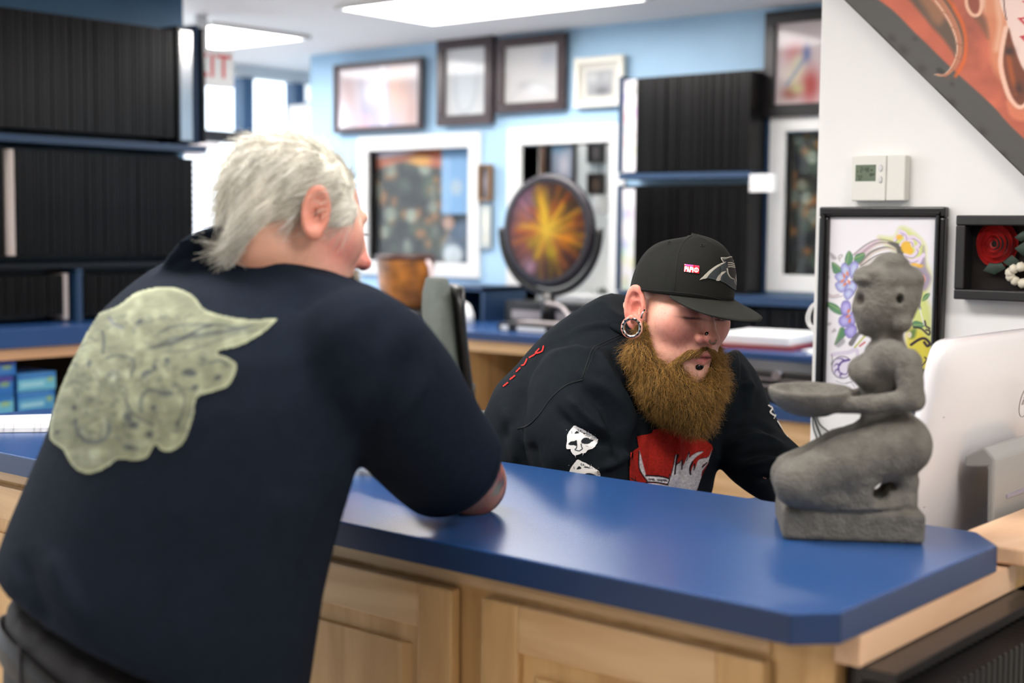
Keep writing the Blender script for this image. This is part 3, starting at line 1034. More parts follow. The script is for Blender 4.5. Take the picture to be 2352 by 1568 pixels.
blurry_picture('framed_picture', 'black-framed colourful red and blue drawing beside the white wall edge', 'picture', 1762, 30, 1925, 262, YB - .03, (222, 206, 206),
    [('g', .42, .62, .12, .1, (196, 190, 160)), ('g', .4, .4, .14, .1, (190, 110, 116)), ('g', .62, .72, .13, .16, (150, 42, 40)), ('g', .56, .42, .05, .08, (60, 82, 150)), ('g', .45, .5, .1, .1, (190, 186, 160)),
     ('g', .36, .78, .12, .06, (130, 60, 50)), ('g', .44, .74, .1, .05, (176, 170, 120)), ('s', [(.3, .7), (.45, .55), (.55, .45)], 3, (90, 110, 160), .8)], frame=(24, 20, 22), fw=.05)
blurry_picture('framed_picture', 'tiny narrow brown-framed picture between the window and doorway', 'picture', 1102, 378, 1130, 462, YB - .03, (70, 62, 62), [('g', .5, .5, .3, .3, (130, 122, 128))], frame=(120, 86, 50), fw=.014, step=6)
blurry_picture('wall_charm', 'thin pale hanging strip below the tiny brown picture', 'ornament', 1104, 470, 1128, 570, YB - .02, (196, 206, 208), [('g', .5, .4, .2, .3, (226, 222, 196)), ('g', .5, .8, .2, .1, (206, 200, 176))], step=6)

# ================================================================== display racks of black panels
M_sheet = paint('flash_sheet', .6)
def flash_sheet(name, parent, o, xd, zd, w, h, seed):
    """white sheet with faint line drawings, standing upright"""
    c = Canvas(0, 0, w * 400, h * 400, 4, (226, 224, 228))
    r = np.random.default_rng(seed)
    for _ in range(10):
        x, y = r.uniform(0, w * 400), r.uniform(0, h * 400)
        c.glow(x, y, 8, 10, tuple(r.integers(150, 220, 3)), .7)
    o = np.asarray(o); xd = np.asarray(xd, float)
    n = np.cross(xd, (0, 0, 1.)) * .001
    return c.mesh(name, lambda q: o + n + xd * (q[:, :1] / 400) + np.array([0, 0, 1.]) * (h - q[:, 1:2] / 400), M_sheet, parent)

def rack_y(label, x, y0, y1, z0, z1, sheet_y, gaps, seed, tone=0):
    """rack on the partition: panels stand out towards +X, seen edge on"""
    t = thing('flash_rack', label, 'display rack', (x, (y0 + y1) / 2, z0), 'black flash racks')
    MB().box(x, x + .012, y0, y1, z0 - .02, z1 + .02).build('back_plate', M_shelf, t)
    MB().box(x + .012, x + .05, y0, y1, z1, z1 + .014).build('top_rail', M_black, t)
    MB().box(x + .012, x + .05, y0, y1, z0 - .014, z0).build('bottom_rail', M_black, t)
    r = np.random.default_rng(seed); p0 = None; y = y0 + .01
    while y < y1 - .012:
        if not any(a < y < b for a, b in gaps):
            if p0 is None:
                p0 = MB().box(x + .02, x + .15, y, y + .0132, z0 + .004, z1 - .004).build('display_panel', M_panel, t); yb = y
            else:
                c = p0.copy(); COL.objects.link(c)
                c.location = (r.uniform(-.003, .003), y - yb, 0)
        y += .0155
    return t
r1 = rack_y('upper black flash rack on the slate blue partition at left', -4.85, 2.25, 3.50, 1.845, 2.275, 0, [], 1)
o = MB().box(-4.83, -4.69, 3.512, 3.525, 1.835, 2.29).build('end_panel', M_bframe, r1)
flash_sheet('flash_print', r1, (-4.70, 3.530, 1.85), (-.0, 1, 0), (0, 0, 1), .055, .42, 4)
MB().box(-4.705, -4.69, 3.525, 3.585, 1.842, 2.275).build('open_panel', M_chrome, r1)
MB().box(-4.85, -4.68, 3.59, 3.61, 1.83, 2.30).build('end_board', M_shelf, r1)
MB().box(-4.84, -4.66, 3.612, 3.624, 1.835, 2.29).build('end_cover', M_bframe, r1)
r2 = rack_y('middle black flash rack on the slate blue partition at left', -4.85, 2.25, 3.60, 1.385, 1.775, 0, [(2.745, 2.80)], 2)
MB().box(-4.80, -4.68, 2.765, 2.785, 1.39, 1.77).build('pale_panel', mat('pale_panel', (190, 180, 176), .5), r2)
MB().box(-4.85, -4.66, 2.0, 3.63, 1.797, 1.823).build('shelf_strip', M_shelf, r2)
r3 = rack_y('low row of black folders standing on the left counter', -4.80, 2.25, 3.50, 1.166, 1.322, 0, [(2.955, 3.05)], 3)
MB().box(-4.78, -4.66, 2.965, 2.985, 1.152, 1.322).build('pale_folder', mat('pale_panel', (190, 180, 176), .5), r3)
MB().box(-4.85, -4.65, 3.015, 3.04, 1.145, 1.342).build('divider', M_shelf, r3)
MB().box(-4.85, -4.645, 2.0, 3.63, 1.343, 1.362).build('shelf', M_bframe, r3)

def rack_x(label, y, x0, x1, z0, z1, seed):
    t = thing('flash_rack', label, 'display rack', ((x0 + x1) / 2, y, z0), 'black flash racks')
    MB().box(x0 - .03, x1, y - .012, y, z0 - .025, z1 + .01).build('back_plate', M_shelf, t)
    MB().box(x0 - .03, x1, y - .05, y - .012, z1, z1 + .012).build('top_rail', M_black, t)
    MB().box(x0 - .03, x1, y - .16, y - .012, z0 - .03, z0 - .004).build('shelf', M_shelf, t)
    MB().box(x0 - .035, x0 - .02, y - .16, y - .012, z0, z1 + .01).build('end_board', M_shelf, t)
    r = np.random.default_rng(seed); p0 = None; x = x0 + .06
    while x < x1 - .012:
        if p0 is None:
            p0 = MB().box(x, x + .0130, y - .15, y - .015, z0 + .002, z1 - .004).build('display_panel', M_panel, t); xb = x
        else:
            c = p0.copy(); COL.objects.link(c); c.location = (x - xb, r.uniform(-.004, .004), 0)
        x += .0155
    flash_sheet('flash_print', t, (x0 - .014, y - .147, z0 + .004), (1, 0, 0), (0, 0, 1), .068, z1 - z0 - .01, seed + 20)
    return t
ra = rack_x('upper black flash rack right of the cream-framed photograph', YB - .004, -3.72, -3.075, 1.755, 2.17, 5)
rack_x('lower black flash rack directly behind the bearded man', YB - .004, -3.72, -3.075, 1.23, 1.69, 6)
a, b = ony(1722, 400, YB - .2), ony(1775, 440, YB - .2)
tag(MB().box(a[0], b[0], YB - .2, YB - .168, b[2], a[2]).build('price_label', M_paper), 'small white card clipped to the right-hand rack shelf', 'card')

# blue shelf running below the right-hand window
sh = thing('wall_shelf', 'dark blue wall shelf with black binders below the right-hand window', 'shelf', (-2.7, 5.2, 1.07))
MB().box(-3.4, -1.9, YB - .24, YB - .004, 1.20, 1.235).build('board', M_shelf, sh)
MB().box(-3.4, -3.37, YB - .22, YB - .004, 1.071, 1.20).build('support', M_shelf, sh)
_p = None
for k in range(28):
    if _p is None: _p = MB().box(-3.30, -3.268, YB - .21, YB - .02, 1.0715, 1.185).build('binder', M_panel, sh)
    else:
        c = _p.copy(); COL.objects.link(c); c.location = (k * .036, random.uniform(-.01, .01), 0)

# ================================================================== left counter with shelf of boxes
lc = thing('side_counter', 'maple side counter with thick blue top under the left racks', 'counter', (-4.65, 2.8, 0))
MB().box(-4.85, -4.45, 1.95, 3.64, 1.075, 1.143).build('counter_top', M_lam, lc, .003)
MB().box(-4.80, -4.47, 1.95, 3.6, 1.035, 1.075).build('top_rail', M_mapley, lc)
MB().box(-4.83, -4.47, 3.1, 3.6, 0, 1.035).build('end_cabinet', M_maple, lc, .002)
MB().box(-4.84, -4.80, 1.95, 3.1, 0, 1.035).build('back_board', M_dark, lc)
MB().box(-4.80, -4.46, 1.95, 3.1, .80, .845).build('shelf', M_lam, lc)
MB().box(-4.80, -4.47, 1.95, 3.1, .0, .80).build('lower_cabinet', M_maple, lc)
P_box = paint('printed_carton', .4)
def carton(lab, y0, y1, z0, z1, cols, seed):
    t = thing('supply_box', lab, 'box', (-4.55, (y0 + y1) / 2, z0), 'blue supply boxes')
    MB().box(-4.70, -4.475, y0, y1, z0, z1).build('carton', mat('carton_blue', (36, 92, 160), .45), t, .002)
    c = Canvas(0, 0, 100, 70, 4, cols[0])
    r = np.random.default_rng(seed)
    c.poly([(0, 0), (100, 0), (100, 20), (0, 26)], cols[1], 1, sm=False)
    c.poly([(8, 40), (70, 38), (70, 52), (8, 54)], cols[2], .9, sm=False)
    for k in range(4): c.stroke([(10, 8 + k * 14), (r.uniform(50, 92), 8 + k * 14)], 3, cols[2], .5, sm=False)
    c.ell(86, 30, 8, 10, (150, 170, 90), .7)
    c.mesh('front_print', lambda q: np.stack([np.full(len(q), -4.4745), y0 + q[:, 0] / 100 * (y1 - y0), z1 - q[:, 1] / 70 * (z1 - z0)], -1), P_box, t)
BL, TE, PU, PK = (40, 104, 176), (96, 168, 196), (70, 62, 140), (206, 190, 200)
carton('blue and purple supply box, top of the left stack on the shelf', 2.42, 2.655, .982, 1.03, (BL, (38, 48, 110), PK), 1)
carton('blue and purple supply box, middle of the left stack on the shelf', 2.42, 2.645, .914, .98, (BL, PU, PK), 2)
carton('teal supply box, bottom of the left stack on the shelf', 2.42, 2.645, .846, .912, (TE, BL, (170, 206, 216)), 3)
carton('teal supply box, top of the right pair on the shelf', 2.662, 2.81, .922, .984, (TE, BL, (150, 200, 214)), 4)
carton('teal supply box, bottom of the right pair on the shelf', 2.662, 2.805, .846, .920, ((70, 140, 186), BL, (150, 200, 214)), 5)

# printed sheet on the far end of the foreground counter
q = [onz(-60, 966, 1.0705), onz(119, 961, 1.0705), onz(112, 992, 1.0705), onz(-60, 994, 1.0705)]
bk = thing('printed_booklet', 'white printed booklet lying on the left end of the blue counter', 'booklet', (q[0] + q[2]) / 2)
MB().slab([p_ + np.array([0, 0, .010]) for p_ in q], (0, 0, -.0095)).build('pages', M_paper, bk)
for px in (8, 30, 78, 92):
    MB().slab([onz(px, 970, 1.0808), onz(px + 3, 970, 1.0808), onz(px + 3, 985, 1.0808), onz(px, 985, 1.0808)], (0, 0, -.0003)).build('print_mark', mat('grey_ink', (150, 150, 156), .6), bk)
pc = onz(42, 979, 1.0812)
textmesh('print_text', 'ON LINE', .014, pc, (.72, .69, 0), (-.69, .72, 0), mat('grey_ink', (150, 150, 156), .6), bk, .0002)

# ================================================================== things on the back counter
# round artwork on a swivel stand
dc = ony(1262, 530, 4.86)
ds = thing('round_display', 'round disc with orange and yellow starburst on a black swivel stand', 'display', (dc[0], dc[1], 1.07))
AX = [(1, 0, 0), (0, 0, 1), (0, -1, 0)]
Rd = .250
MB().lathe([(Rd - .045, .018), (Rd - .03, .026), (Rd - .005, .02), (Rd, 0), (Rd - .01, -.02), (.05, -.03), (.0, -.03)], dc, 64, AX).build('rim', mat('black_rim', (30, 26, 34), .4, bump=.2, bscale=80), ds, 0, True)
c = Canvas(-1, -1, 1, 1, .022, (86, 40, 40))
th = np.arctan2(c.Y, c.X); rr = np.hypot(c.X, c.Y)
c.glow(-.55, -.45, .4, .45, (150, 112, 160), .95); c.glow(-.4, -.55, .25, .25, (186, 130, 150), .7); c.glow(-.62, -.2, .2, .3, (206, 120, 80), .8)
c.glow(-.55, .2, .4, .35, (196, 100, 76), .9); c.glow(-.42, .72, .22, .2, (206, 160, 186), .95); c.glow(.45, .7, .5, .35, (80, 40, 30), .9)
c.glow(.4, -.5, .45, .4, (110, 84, 20), .8)
r = np.random.default_rng(5)
for k in range(60):
    a = r.uniform(0, 2 * math.pi); l = r.uniform(.45, 1.0)
    if math.pi * .55 < a < math.pi * .9 or a > math.pi * 1.08 and a < math.pi * 1.35: l *= .6
    col = [(226, 176, 30), (214, 120, 24), (196, 76, 20), (160, 130, 16)][int(r.integers(0, 4))]
    c.stroke([(-.02, .0), (math.cos(a) * l, math.sin(a) * l)], .05, col, .55, wd2=.14, soft=.1, sm=False)
c.glow(.05, 0, .3, .3, (236, 196, 60), .8); c.glow(-.05, -.3, .14, .3, (236, 196, 40), .7); c.glow(.5, .2, .25, .16, (240, 140, 20), .8); c.glow(.12, .42, .14, .12, (236, 206, 20), .7)
c.stroke([(-.12, .1), (-.14, 1)], .12, (206, 150, 30), .6, soft=.08); c.glow(.2, -.05, .35, .1, (230, 190, 50), .6)
dk2 = .55 + .45 * vnoise(th * 8 + 40, rr * 2 + 4, .9, 3)
c.C *= .74 * np.clip(dk2 + .35 * (1 - rr), .5, 1.1)[..., None]
c.A = (rr < .97).astype(float)
c.mesh('painted_face', lambda q: dc + np.stack([q[:, 0] * (Rd - .03), np.full(len(q), -.022), -q[:, 1] * (Rd - .03)], -1), paint('glossy_artwork', .3), ds)
pts = [dc + np.array([math.cos(t) * (Rd + .022), 0, math.sin(t) * (Rd + .022)]) for t in np.linspace(math.pi * .985, math.pi * 2.015, 40)]
MB().tube(pts, .0165, 10).build('yoke', M_black, ds, 0, True)
for sx in (-1, 1):
    MB().tube([dc + np.array([sx * (Rd + .03), 0, 0]), dc + np.array([sx * (Rd - .01), 0, 0])], .012, 10).build('pivot_knob', M_black, ds)
MB().tube([dc + np.array([0, 0, -Rd - .02]), (dc[0], dc[1], 1.085)], [.03, .035], 16).build('post', M_black, ds, 0, True)
MB().lathe([(.13, 0), (.13, .012), (.05, .022), (0, .022)], (dc[0], dc[1], 1.0705), 40).build('foot', M_black, ds)

# low black device in front of the disc with light strips and a bent pipe
p0 = ony(1255, 740, 4.70)
dv = thing('black_device', 'flat black device with pale strips below the starburst disc', 'device', (p0[0], 4.66, 1.0705))
MB().box(p0[0] - .17, p0[0] + .25, 4.58, 4.72, 1.0705, 1.105).build('body', M_black, dv, .004)
MB().box(p0[0] - .10, p0[0] + .24, 4.62, 4.70, 1.105, 1.113).build('lid', mat('grey_plastic', (168, 160, 160), .4), dv, .002)
MB().box(p0[0] - .06, p0[0] + .09, 4.578, 4.58, 1.076, 1.094).build('strip', M_paper, dv)
MB().box(p0[0] - .15, p0[0] - .11, 4.578, 4.58, 1.076, 1.096).build('strip', M_paper, dv)
p1, p2, p3 = ony(1255, 695, 4.75), ony(1290, 705, 4.74), ony(1312, 735, 4.7)
MB().tube(spline([p1, p2, p3]), .008, 8).build('cable', mat('grey_plastic', (168, 160, 160), .4), dv, 0, True)
a = ony(1200, 690, 5.15); b = ony(1400, 742, 5.15)
pr = thing('black_printer', 'black printer with white lid behind the starburst disc stand', 'printer', ((a[0] + b[0]) / 2, 5.1, 1.0705))
MB().box(a[0], b[0] + .02, 5.02, 5.30, 1.0705, 1.17).build('body', M_black, pr, .008)
MB().box(a[0] + .25, b[0] - .05, 5.04, 5.26, 1.17, 1.205).build('lid', M_trim, pr, .006)
MB().box(a[0] + .05, b[0] - .05, 5.012, 5.02, 1.09, 1.13).build('paper_slot', mat('grey_plastic', (168, 160, 160), .4), pr)
# white jug seen in the doorway, small foliage below
p = ony(1378, 470, YB + .5)
MBv = MB().lathe([(.02, -.05), (.05, -.03), (.055, .0), (.035, .03), (.03, .045), (.0, .045)], p, 24)
jg = thing('hanging_lamp', 'white rounded hanging lamp inside the doorway right of the disc', 'lamp', p - np.array([0, 0, .05]))
MBv.build('shade', M_trim, jg, 0, True)
MB().tube([p + np.array([0, 0, .04]), (p[0], p[1], 2.40)], .004, 6).build('cord', M_black, jg)
p = ony(1392, 640, YB + .35)
pl = thing('potted_plant', 'grey-green potted plant at the foot of the doorway', 'plant', (p[0], p[1], 1.05))
MB().lathe([(.05, 0), (.065, .09), (.06, .09), (.05, .07), (0, .07)], (p[0], p[1], 1.0505), 20).build('pot', mat('grey_pot', (120, 116, 110), .6), pl)
M_leaf = mat('grey_green_leaf', (104, 118, 104), .5, var=.3)
for k in range(22):
    an = k * 2.4; l = .10 + .05 * random.random(); e = .5 + .8 * random.random()
    d = np.array([math.cos(an) * math.cos(e), math.sin(an) * math.cos(e), math.sin(e)])
    s_ = np.array([-math.sin(an), math.cos(an), 0]) * .014
    o_ = np.array([p[0], p[1], 1.12]); mid = o_ + d * l * .6; tip = o_ + d * l + np.array([0, 0, -.02])
    MB().add([o_, mid + s_, tip, mid - s_, mid + np.array([0, 0, .006])], [(0, 1, 4), (1, 2, 4), (2, 3, 4), (3, 0, 4)]).build('leaf', M_leaf, pl)

# mottled brown pot with handles
p = ony(932, 700, 4.88)
pt = thing('brown_pot', 'brown mottled handled pot beside the older man\'s face', 'pot', (p[0], p[1], 1.0705))
M_pot = mat('mottled_brown_glaze', (150, 92, 34), .35, var=.75, vscale=11, bump=.3, bscale=20)
MB().lathe([(.085, .05), (.118, .06), (.128, .12), (.136, .22), (.142, .285), (.138, .30), (.12, .303), (.118, .28), (.0, .27)], (p[0], p[1], 1.0705), 40).build('body', M_pot, pt, 0, True)
MB().lathe([(.143, .28), (.147, .292), (.14, .304), (.130, .304)], (p[0], p[1], 1.0705), 40).build('rim', mat('dark_brown_rim', (66, 34, 24), .4), pt, 0, True)
MB().lathe([(.14, 0), (.145, .02), (.10, .055), (.0, .055)], (p[0], p[1], 1.0708), 40).build('base', M_black, pt, 0, True)
for sx in (-1, 1):
    pts = [np.array([p[0] + sx * (.135 + .035 * math.sin(t)), p[1], 1.0705 + .19 + .085 * math.cos(t)]) for t in np.linspace(0, math.pi, 12)]
    MB().tube(pts, .011, 8).build('handle', mat('pale_handle', (224, 206, 204), .4), pt, 0, True)
# slate box edge and bits left of doorway
a, b = ony(1040, 655, 5.0), ony(1128, 720, 5.0)
sb = thing('blue_tray', 'slate blue open box with clutter on the back counter left of the doorway', 'box', ((a[0] + b[0]) / 2, 5.1, 1.0705))
MB().box(b[0] - .02, b[0], 4.95, 5.25, 1.0705, a[2]).build('side_board', M_shelf, sb)
MB().box(a[0] - .03, b[0], 4.95, 5.25, a[2] - .02, a[2]).build('top_board', M_shelf, sb)
MB().box(a[0] - .03, a[0] - .01, 4.95, 5.25, 1.0705, a[2] - .02).build('side_board', M_shelf, sb)
MB().box(a[0] - .01, b[0] - .02, 5.23, 5.25, 1.0705, a[2] - .02).build('back_board', M_bframe, sb)
p = ony(1065, 715, 4.75)
tag(MB().lathe([(.05, 0), (.045, .05), (.03, .085), (.012, .10), (0, .10)], (p[0], p[1], 1.0705), 20).build('white_bag', M_paper, None, 0, True), 'small rounded white bag on the back counter by the grey chair', 'bag')

# paper stacks and black machine on the right part of the back counter
pp = thing('paper_stack', 'stack of white papers over a red folder behind the cap brim', 'papers', (-2.62, 4.72, 1.0705))
MB().obox((-2.70, 4.72, 1.078), (.30, .34, .014), [(math.cos(.2), math.sin(.2), 0), (-math.sin(.2), math.cos(.2), 0), (0, 0, 1)]).build('red_folder', mat('red_folder', (150, 60, 64), .5), pp)
MB().obox((-2.70, 4.72, 1.105), (.29, .32, .04), [(math.cos(.15), math.sin(.15), 0), (-math.sin(.15), math.cos(.15), 0), (0, 0, 1)]).build('sheets', M_paper, pp, .008)
pp2 = thing('loose_papers', 'loose white sheets spread on the back counter near the wire tray', 'papers', (-2.45, 4.62, 1.0705))
for k, (dx, dy, an) in enumerate([(0.14, 0, .1), (.12, .02, -.1), (.16, .03, .2)]):
    MB().obox((-2.45 + dx, 4.64 + dy, 1.073 + k * .006), (.26, .22, .005), [(math.cos(an), math.sin(an), 0), (-math.sin(an), math.cos(an), 0), (0, 0, 1)]).build('sheet', M_paper, pp2)
wt = thing('wire_tray', 'black wire letter tray at the right end of the back counter', 'tray', (-1.98, 4.6, 1.0705))
for k in range(2):
    z = 1.08 + k * .10
    MB().tube([(-2.14, 4.52, z), (-1.86, 4.52, z), (-1.86, 4.8, z), (-2.14, 4.8, z), (-2.14, 4.52, z)], .005, 6).build('wire_frame', M_black, wt)
for x in (-2.14, -2.05, -1.86):
    MB().tube([(x, 4.52, 1.0755), (x - .02, 4.52, 1.185)], .006, 6).build('upright', M_black, wt)
bm = thing('black_stereo', 'flat black stereo unit with silver trim on the lower blue tier', 'stereo', (-2.35, 4.2, .9485))
MB().box(-2.73, -1.9, 4.07, 4.42, .9485, 1.0).build('body', M_black, bm, .006)
MB().box(-2.73, -1.9, 4.06, 4.42, 1.0, 1.006).build('trim_plate', mat('brushed_trim', (150, 140, 142), .3, .9), bm)
MB().box(-2.72, -1.91, 4.09, 4.42, 1.006, 1.05).build('upper_body', M_black, bm, .006)
MB().box(-2.70, -1.93, 4.085, 4.09, 1.02, 1.026).build('trim_line', mat('brushed_trim', (150, 140, 142), .3, .9), bm)
for x in (-2.5, -2.3, -2.1):
    MB().lathe([(.018, 0), (.016, .012), (0, .012)], (x, 4.09, 1.036), 14, [(1, 0, 0), (0, 0, 1), (0, -1, 0)]).build('knob', mat('brushed_trim', (150, 140, 142), .3, .9), bm)
MB().lathe([(.008, 0), (.008, .004), (0, .004)], (-1.98, 4.09, 1.036), 10, [(1, 0, 0), (0, 0, 1), (0, -1, 0)]).build('red_light', mat('red_dot', (200, 40, 44), .4), bm)

# ================================================================== office chairs
M_seat = mat('grey_green_fabric', (104, 112, 106), .85, var=.12, vscale=40, bump=.3, bscale=300)
def chair(label, loc, rz, zs, hb=.50):
    t = thing('office_chair', label, 'chair', (loc[0], loc[1], 0), 'grey office chairs')
    R = np.array([[math.cos(rz), math.sin(rz), 0], [-math.sin(rz), math.cos(rz), 0], [0, 0, 1]])
    L = np.array([loc[0], loc[1], 0])
    def W(v): return (np.asarray(v, float) @ R + L)
    def B(mb, name, m, bev=0., sm=False):
        mb.v = [tuple(p) for p in W(mb.v)]
        return mb.build(name, m, t, bev, sm)
    # backrest: curved cushion, facing +x
    v, f = loft([((-.26 - .02 * math.cos(a * 3.1), 0, zs + .10 + hb * a), (0, .225 * (1 - .25 * (2 * a - 1) ** 4), 0), (.045 * (1 - .35 * (2 * a - 1) ** 6), 0, 0), 2.8) for a in np.linspace(0, 1, 12)], 32)
    B(MB().add(v, f), 'backrest', M_seat, 0, True)
    v, f = loft([((-.315 - .02 * math.cos(a * 3.1), 0, zs + .12 + (hb - .04) * a), (0, .20, 0), (.018, 0, 0), 3) for a in np.linspace(0, 1, 8)], 24)
    B(MB().add(v, f), 'back_shell', M_black, 0, True)
    v, f = loft([((0, 0, zs - .07 + .07 * a), (.25 * (1 - .2 * (2 * a - 1) ** 4), 0, 0), (0, .25 * (1 - .2 * (2 * a - 1) ** 4), 0), 3.2) for a in np.linspace(0, 1, 7)], 32)
    B(MB().add(v, f), 'seat', M_seat, 0, True)
    B(MB().tube([(-.02, 0, zs - .08), (-.28, 0, zs - .07), (-.33, 0, zs + .0), (-.335, 0, zs + .3)], .018, 8), 'back_bar', M_black, 0, True)
    B(MB().tube([(0, 0, .10), (0, 0, zs - .07)], [.03, .025], 14), 'gas_post', M_black, 0, True)
    B(MB().lathe([(.19, 0), (.19, .015), (.175, .015), (.175, 0)], (0, 0, .22), 28), 'foot_ring', M_chrome)
    for k in range(5):
        a = k * 2 * math.pi / 5 + .3
        d = np.array([math.cos(a), math.sin(a), 0])
        lg = B(MB().tube([d * .02 + (0, 0, .11), d * .3 + (0, 0, .065)], [.028, .018], 8), 'leg', M_black, 0, True)
        mb = MB().lathe([(.028, -.02), (.03, -.01), (.03, .01), (.028, .02)], d * .3 + (0, 0, .031), 14, [d, (0, 0, 1), np.cross(d, (0, 0, 1))])
        mb.v = [tuple(p) for p in W(mb.v)]
        mb.build('caster', M_black, lg)
    return t
pc = at(1020, 690, 4.05)
chair('empty grey office chair seen edge-on left of the bearded man', (pc[0] - .26 * .72, pc[1] - .26 * .70), math.radians(-134), .76)

# ================================================================== things on the white wall
YW = 3.06
# thermostat
a, b = ony(1955, 359, YW - .03), ony(2076, 461, YW - .03)
th = thing('thermostat', 'white wall thermostat with small grey-green screen', 'thermostat', ((a[0] + b[0]) / 2, YW, b[2]))
M_plas = mat('ivory_plastic', (226, 226, 218), .4)
X0, X1, Z0, Z1 = a[0], b[0], b[2], a[2]
xm = X0 + (X1 - X0) * .655
MB().box(X0, xm - .0006, YW - .028, YW, Z0, Z1).build('body', M_plas, th, .003)
MB().box(xm + .0006, X1, YW - .028, YW, Z0, Z1).build('cover', M_plas, th, .003)
sx0, sx1, sz0, sz1 = X0 + .085 * (X1 - X0), X0 + .465 * (X1 - X0), Z1 - .56 * (Z1 - Z0), Z1 - .195 * (Z1 - Z0)
c = Canvas(0, 0, 60, 48, .6, (104, 118, 98))
INK = (44, 52, 46)
def seg7(c, x, y, w, h, n, t=1.6):
    S = {'0': 'abcdef', '1': 'bc', '2': 'abged', '3': 'abgcd', '4': 'fgbc', '5': 'afgcd', '6': 'afgedc', '7': 'abc', '8': 'abcdefg', '9': 'abcdfg'}[n]
    seg = dict(a=((0, 0), (1, 0)), b=((1, 0), (1, .5)), c=((1, .5), (1, 1)), d=((0, 1), (1, 1)), e=((0, .5), (0, 1)), f=((0, 0), (0, .5)), g=((0, .5), (1, .5)))
    for k in S:
        (x0, y0), (x1, y1) = seg[k]
        c.stroke([(x + x0 * w, y + y0 * h), (x + x1 * w, y + y1 * h)], t, INK, .9, sm=False)
seg7(c, 15, 8, 5, 13, '2'); seg7(c, 28, 9, 4, 11, '4'); seg7(c, 35, 9, 4, 11, '8')
c.ell(24, 12, 1, 1, INK); c.ell(24, 17, 1, 1, INK)
seg7(c, 6, 32, 5, 12, '7'); seg7(c, 14, 32, 5, 12, '2')
c.poly([(44, 14), (51, 14), (51, 18), (44, 18)], INK, .8, sm=False); c.poly([(4, 18), (8, 18), (8, 21), (4, 21)], INK, .7, sm=False)
c.poly([(42, 24), (58, 26), (57, 30), (48, 34), (42, 34)], INK, .5, sm=False)
c.mesh('screen', lambda q: np.stack([sx0 + q[:, 0] / 60 * (sx1 - sx0), np.full(len(q), YW - .0286), sz1 - q[:, 1] / 48 * (sz1 - sz0)], -1), paint('lcd', .25), th)
for zz in (.26, .51):
    MB().lathe([(.0052, 0), (.0048, .0022), (.003, .003), (0, .003)], (X0 + .555 * (X1 - X0), YW - .028, Z1 - (zz + .02) * (Z1 - Z0)), 20, [(.9, 0, 0), (0, 0, 1.6), (0, -1, 0)]).build('button', mat('pale_button', (214, 216, 216), .35), th, 0, True)

# flower tattoo artwork in a black frame
def hframe(t, X0, X1, Z0, Z1, y0, y1, fw, m, slope=.0):
    for k, (a0, a1, b0, b1) in enumerate(((X0, X1, Z1 - fw, Z1), (X0, X1, Z0, Z0 + fw), (X0, X0 + fw, Z0 + fw, Z1 - fw), (X1 - fw, X1, Z0 + fw, Z1 - fw))):
        MB().box(a0, a1, y0, y1, b0, b1).build('frame_bar', m, t, .004, seg=3)
        i = .35 * fw
    MB().box(X0 + fw * .45, X1 - fw * .45, y0 - .006, y0, Z1 - fw * .75, Z1 - fw * .45).build('frame_bead', m, t, .002)
    MB().box(X0 + fw * .45, X1 - fw * .45, y0 - .006, y0, Z0 + fw * .45, Z0 + fw * .75).build('frame_bead', m, t, .002)
    MB().box(X0 + fw * .45, X0 + fw * .75, y0 - .006, y0, Z0 + fw * .75, Z1 - fw * .75).build('frame_bead', m, t, .002)
    MB().box(X1 - fw * .75, X1 - fw * .45, y0 - .006, y0, Z0 + fw * .75, Z1 - fw * .75).build('frame_bead', m, t, .002)
fx0, fx1, fz0, fz1 = -1.609, -1.300, 1.105, 1.564
fa = thing('framed_artwork', 'black-framed colour drawing of lilac lilies and scrolls behind the statue', 'artwork', ((fx0 + fx1) / 2, YW, fz0))
hframe(fa, fx0, fx1, fz0, fz1, YW - .024, YW - .001, .024, M_bframe)
A = lambda x, y: (1840 + x / 3.484, 450 + y / 3.484)
def AP(pts): return [A(*p) for p in pts]
c = Canvas(1893, 488, 2160, 935, 1.5, (240, 238, 243))
GR, YL, LG = (84, 138, 96), (232, 190, 60), (206, 216, 110)
c.poly(AP([(620, 330), (740, 330), (800, 250), (900, 290), (990, 390), (1000, 520), (1040, 640), (1010, 800), (1040, 950), (1050, 1350), (960, 1440), (880, 1300), (900, 1100), (870, 900), (900, 700), (820, 520), (740, 440)]), LG, .8, soft=14)
c.poly(AP([(860, 1050), (960, 1080), (1040, 1200), (1050, 1380), (930, 1440), (840, 1250)]), (222, 206, 70), .9, soft=16)
c.poly(AP([(980, 400), (1000, 560), (1040, 660), (990, 760), (930, 700), (900, 600), (960, 520)]), (150, 132, 176), .8, soft=8)
for p, w in (([(470, 540), (560, 450), (680, 410), (780, 450), (810, 520)], 14), ([(440, 500), (560, 400), (660, 370), (760, 410)], 12), ([(480, 560), (600, 480), (720, 460)], 9), ([(420, 470), (520, 390), (620, 350), (740, 370), (800, 430)], 7)):
    c.stroke(AP(p), w / 2, (120, 112, 104), .8, 2); c.stroke(AP([(x + 14, y + 12) for x, y in p]), w / 3, (220, 206, 196), .9)
c.poly(AP([(690, 370), (780, 380), (820, 440), (820, 510), (770, 480), (760, 420)]), (70, 68, 72), .85, soft=4)
c.poly(AP([(430, 460), (520, 400), (600, 350), (640, 340), (560, 420), (480, 500)]), (206, 176, 196), .6, soft=8)
def leaf(p, col=GR):
    c.poly(AP(p), col, .95, soft=2); c.poly(AP(p), (40, 72, 52), 0); c.stroke(AP([p[0], p[len(p) // 2]]), 1.2, (210, 216, 130), .8)
    c.stroke(AP(p), .9, (44, 80, 58), .8, closed=True)
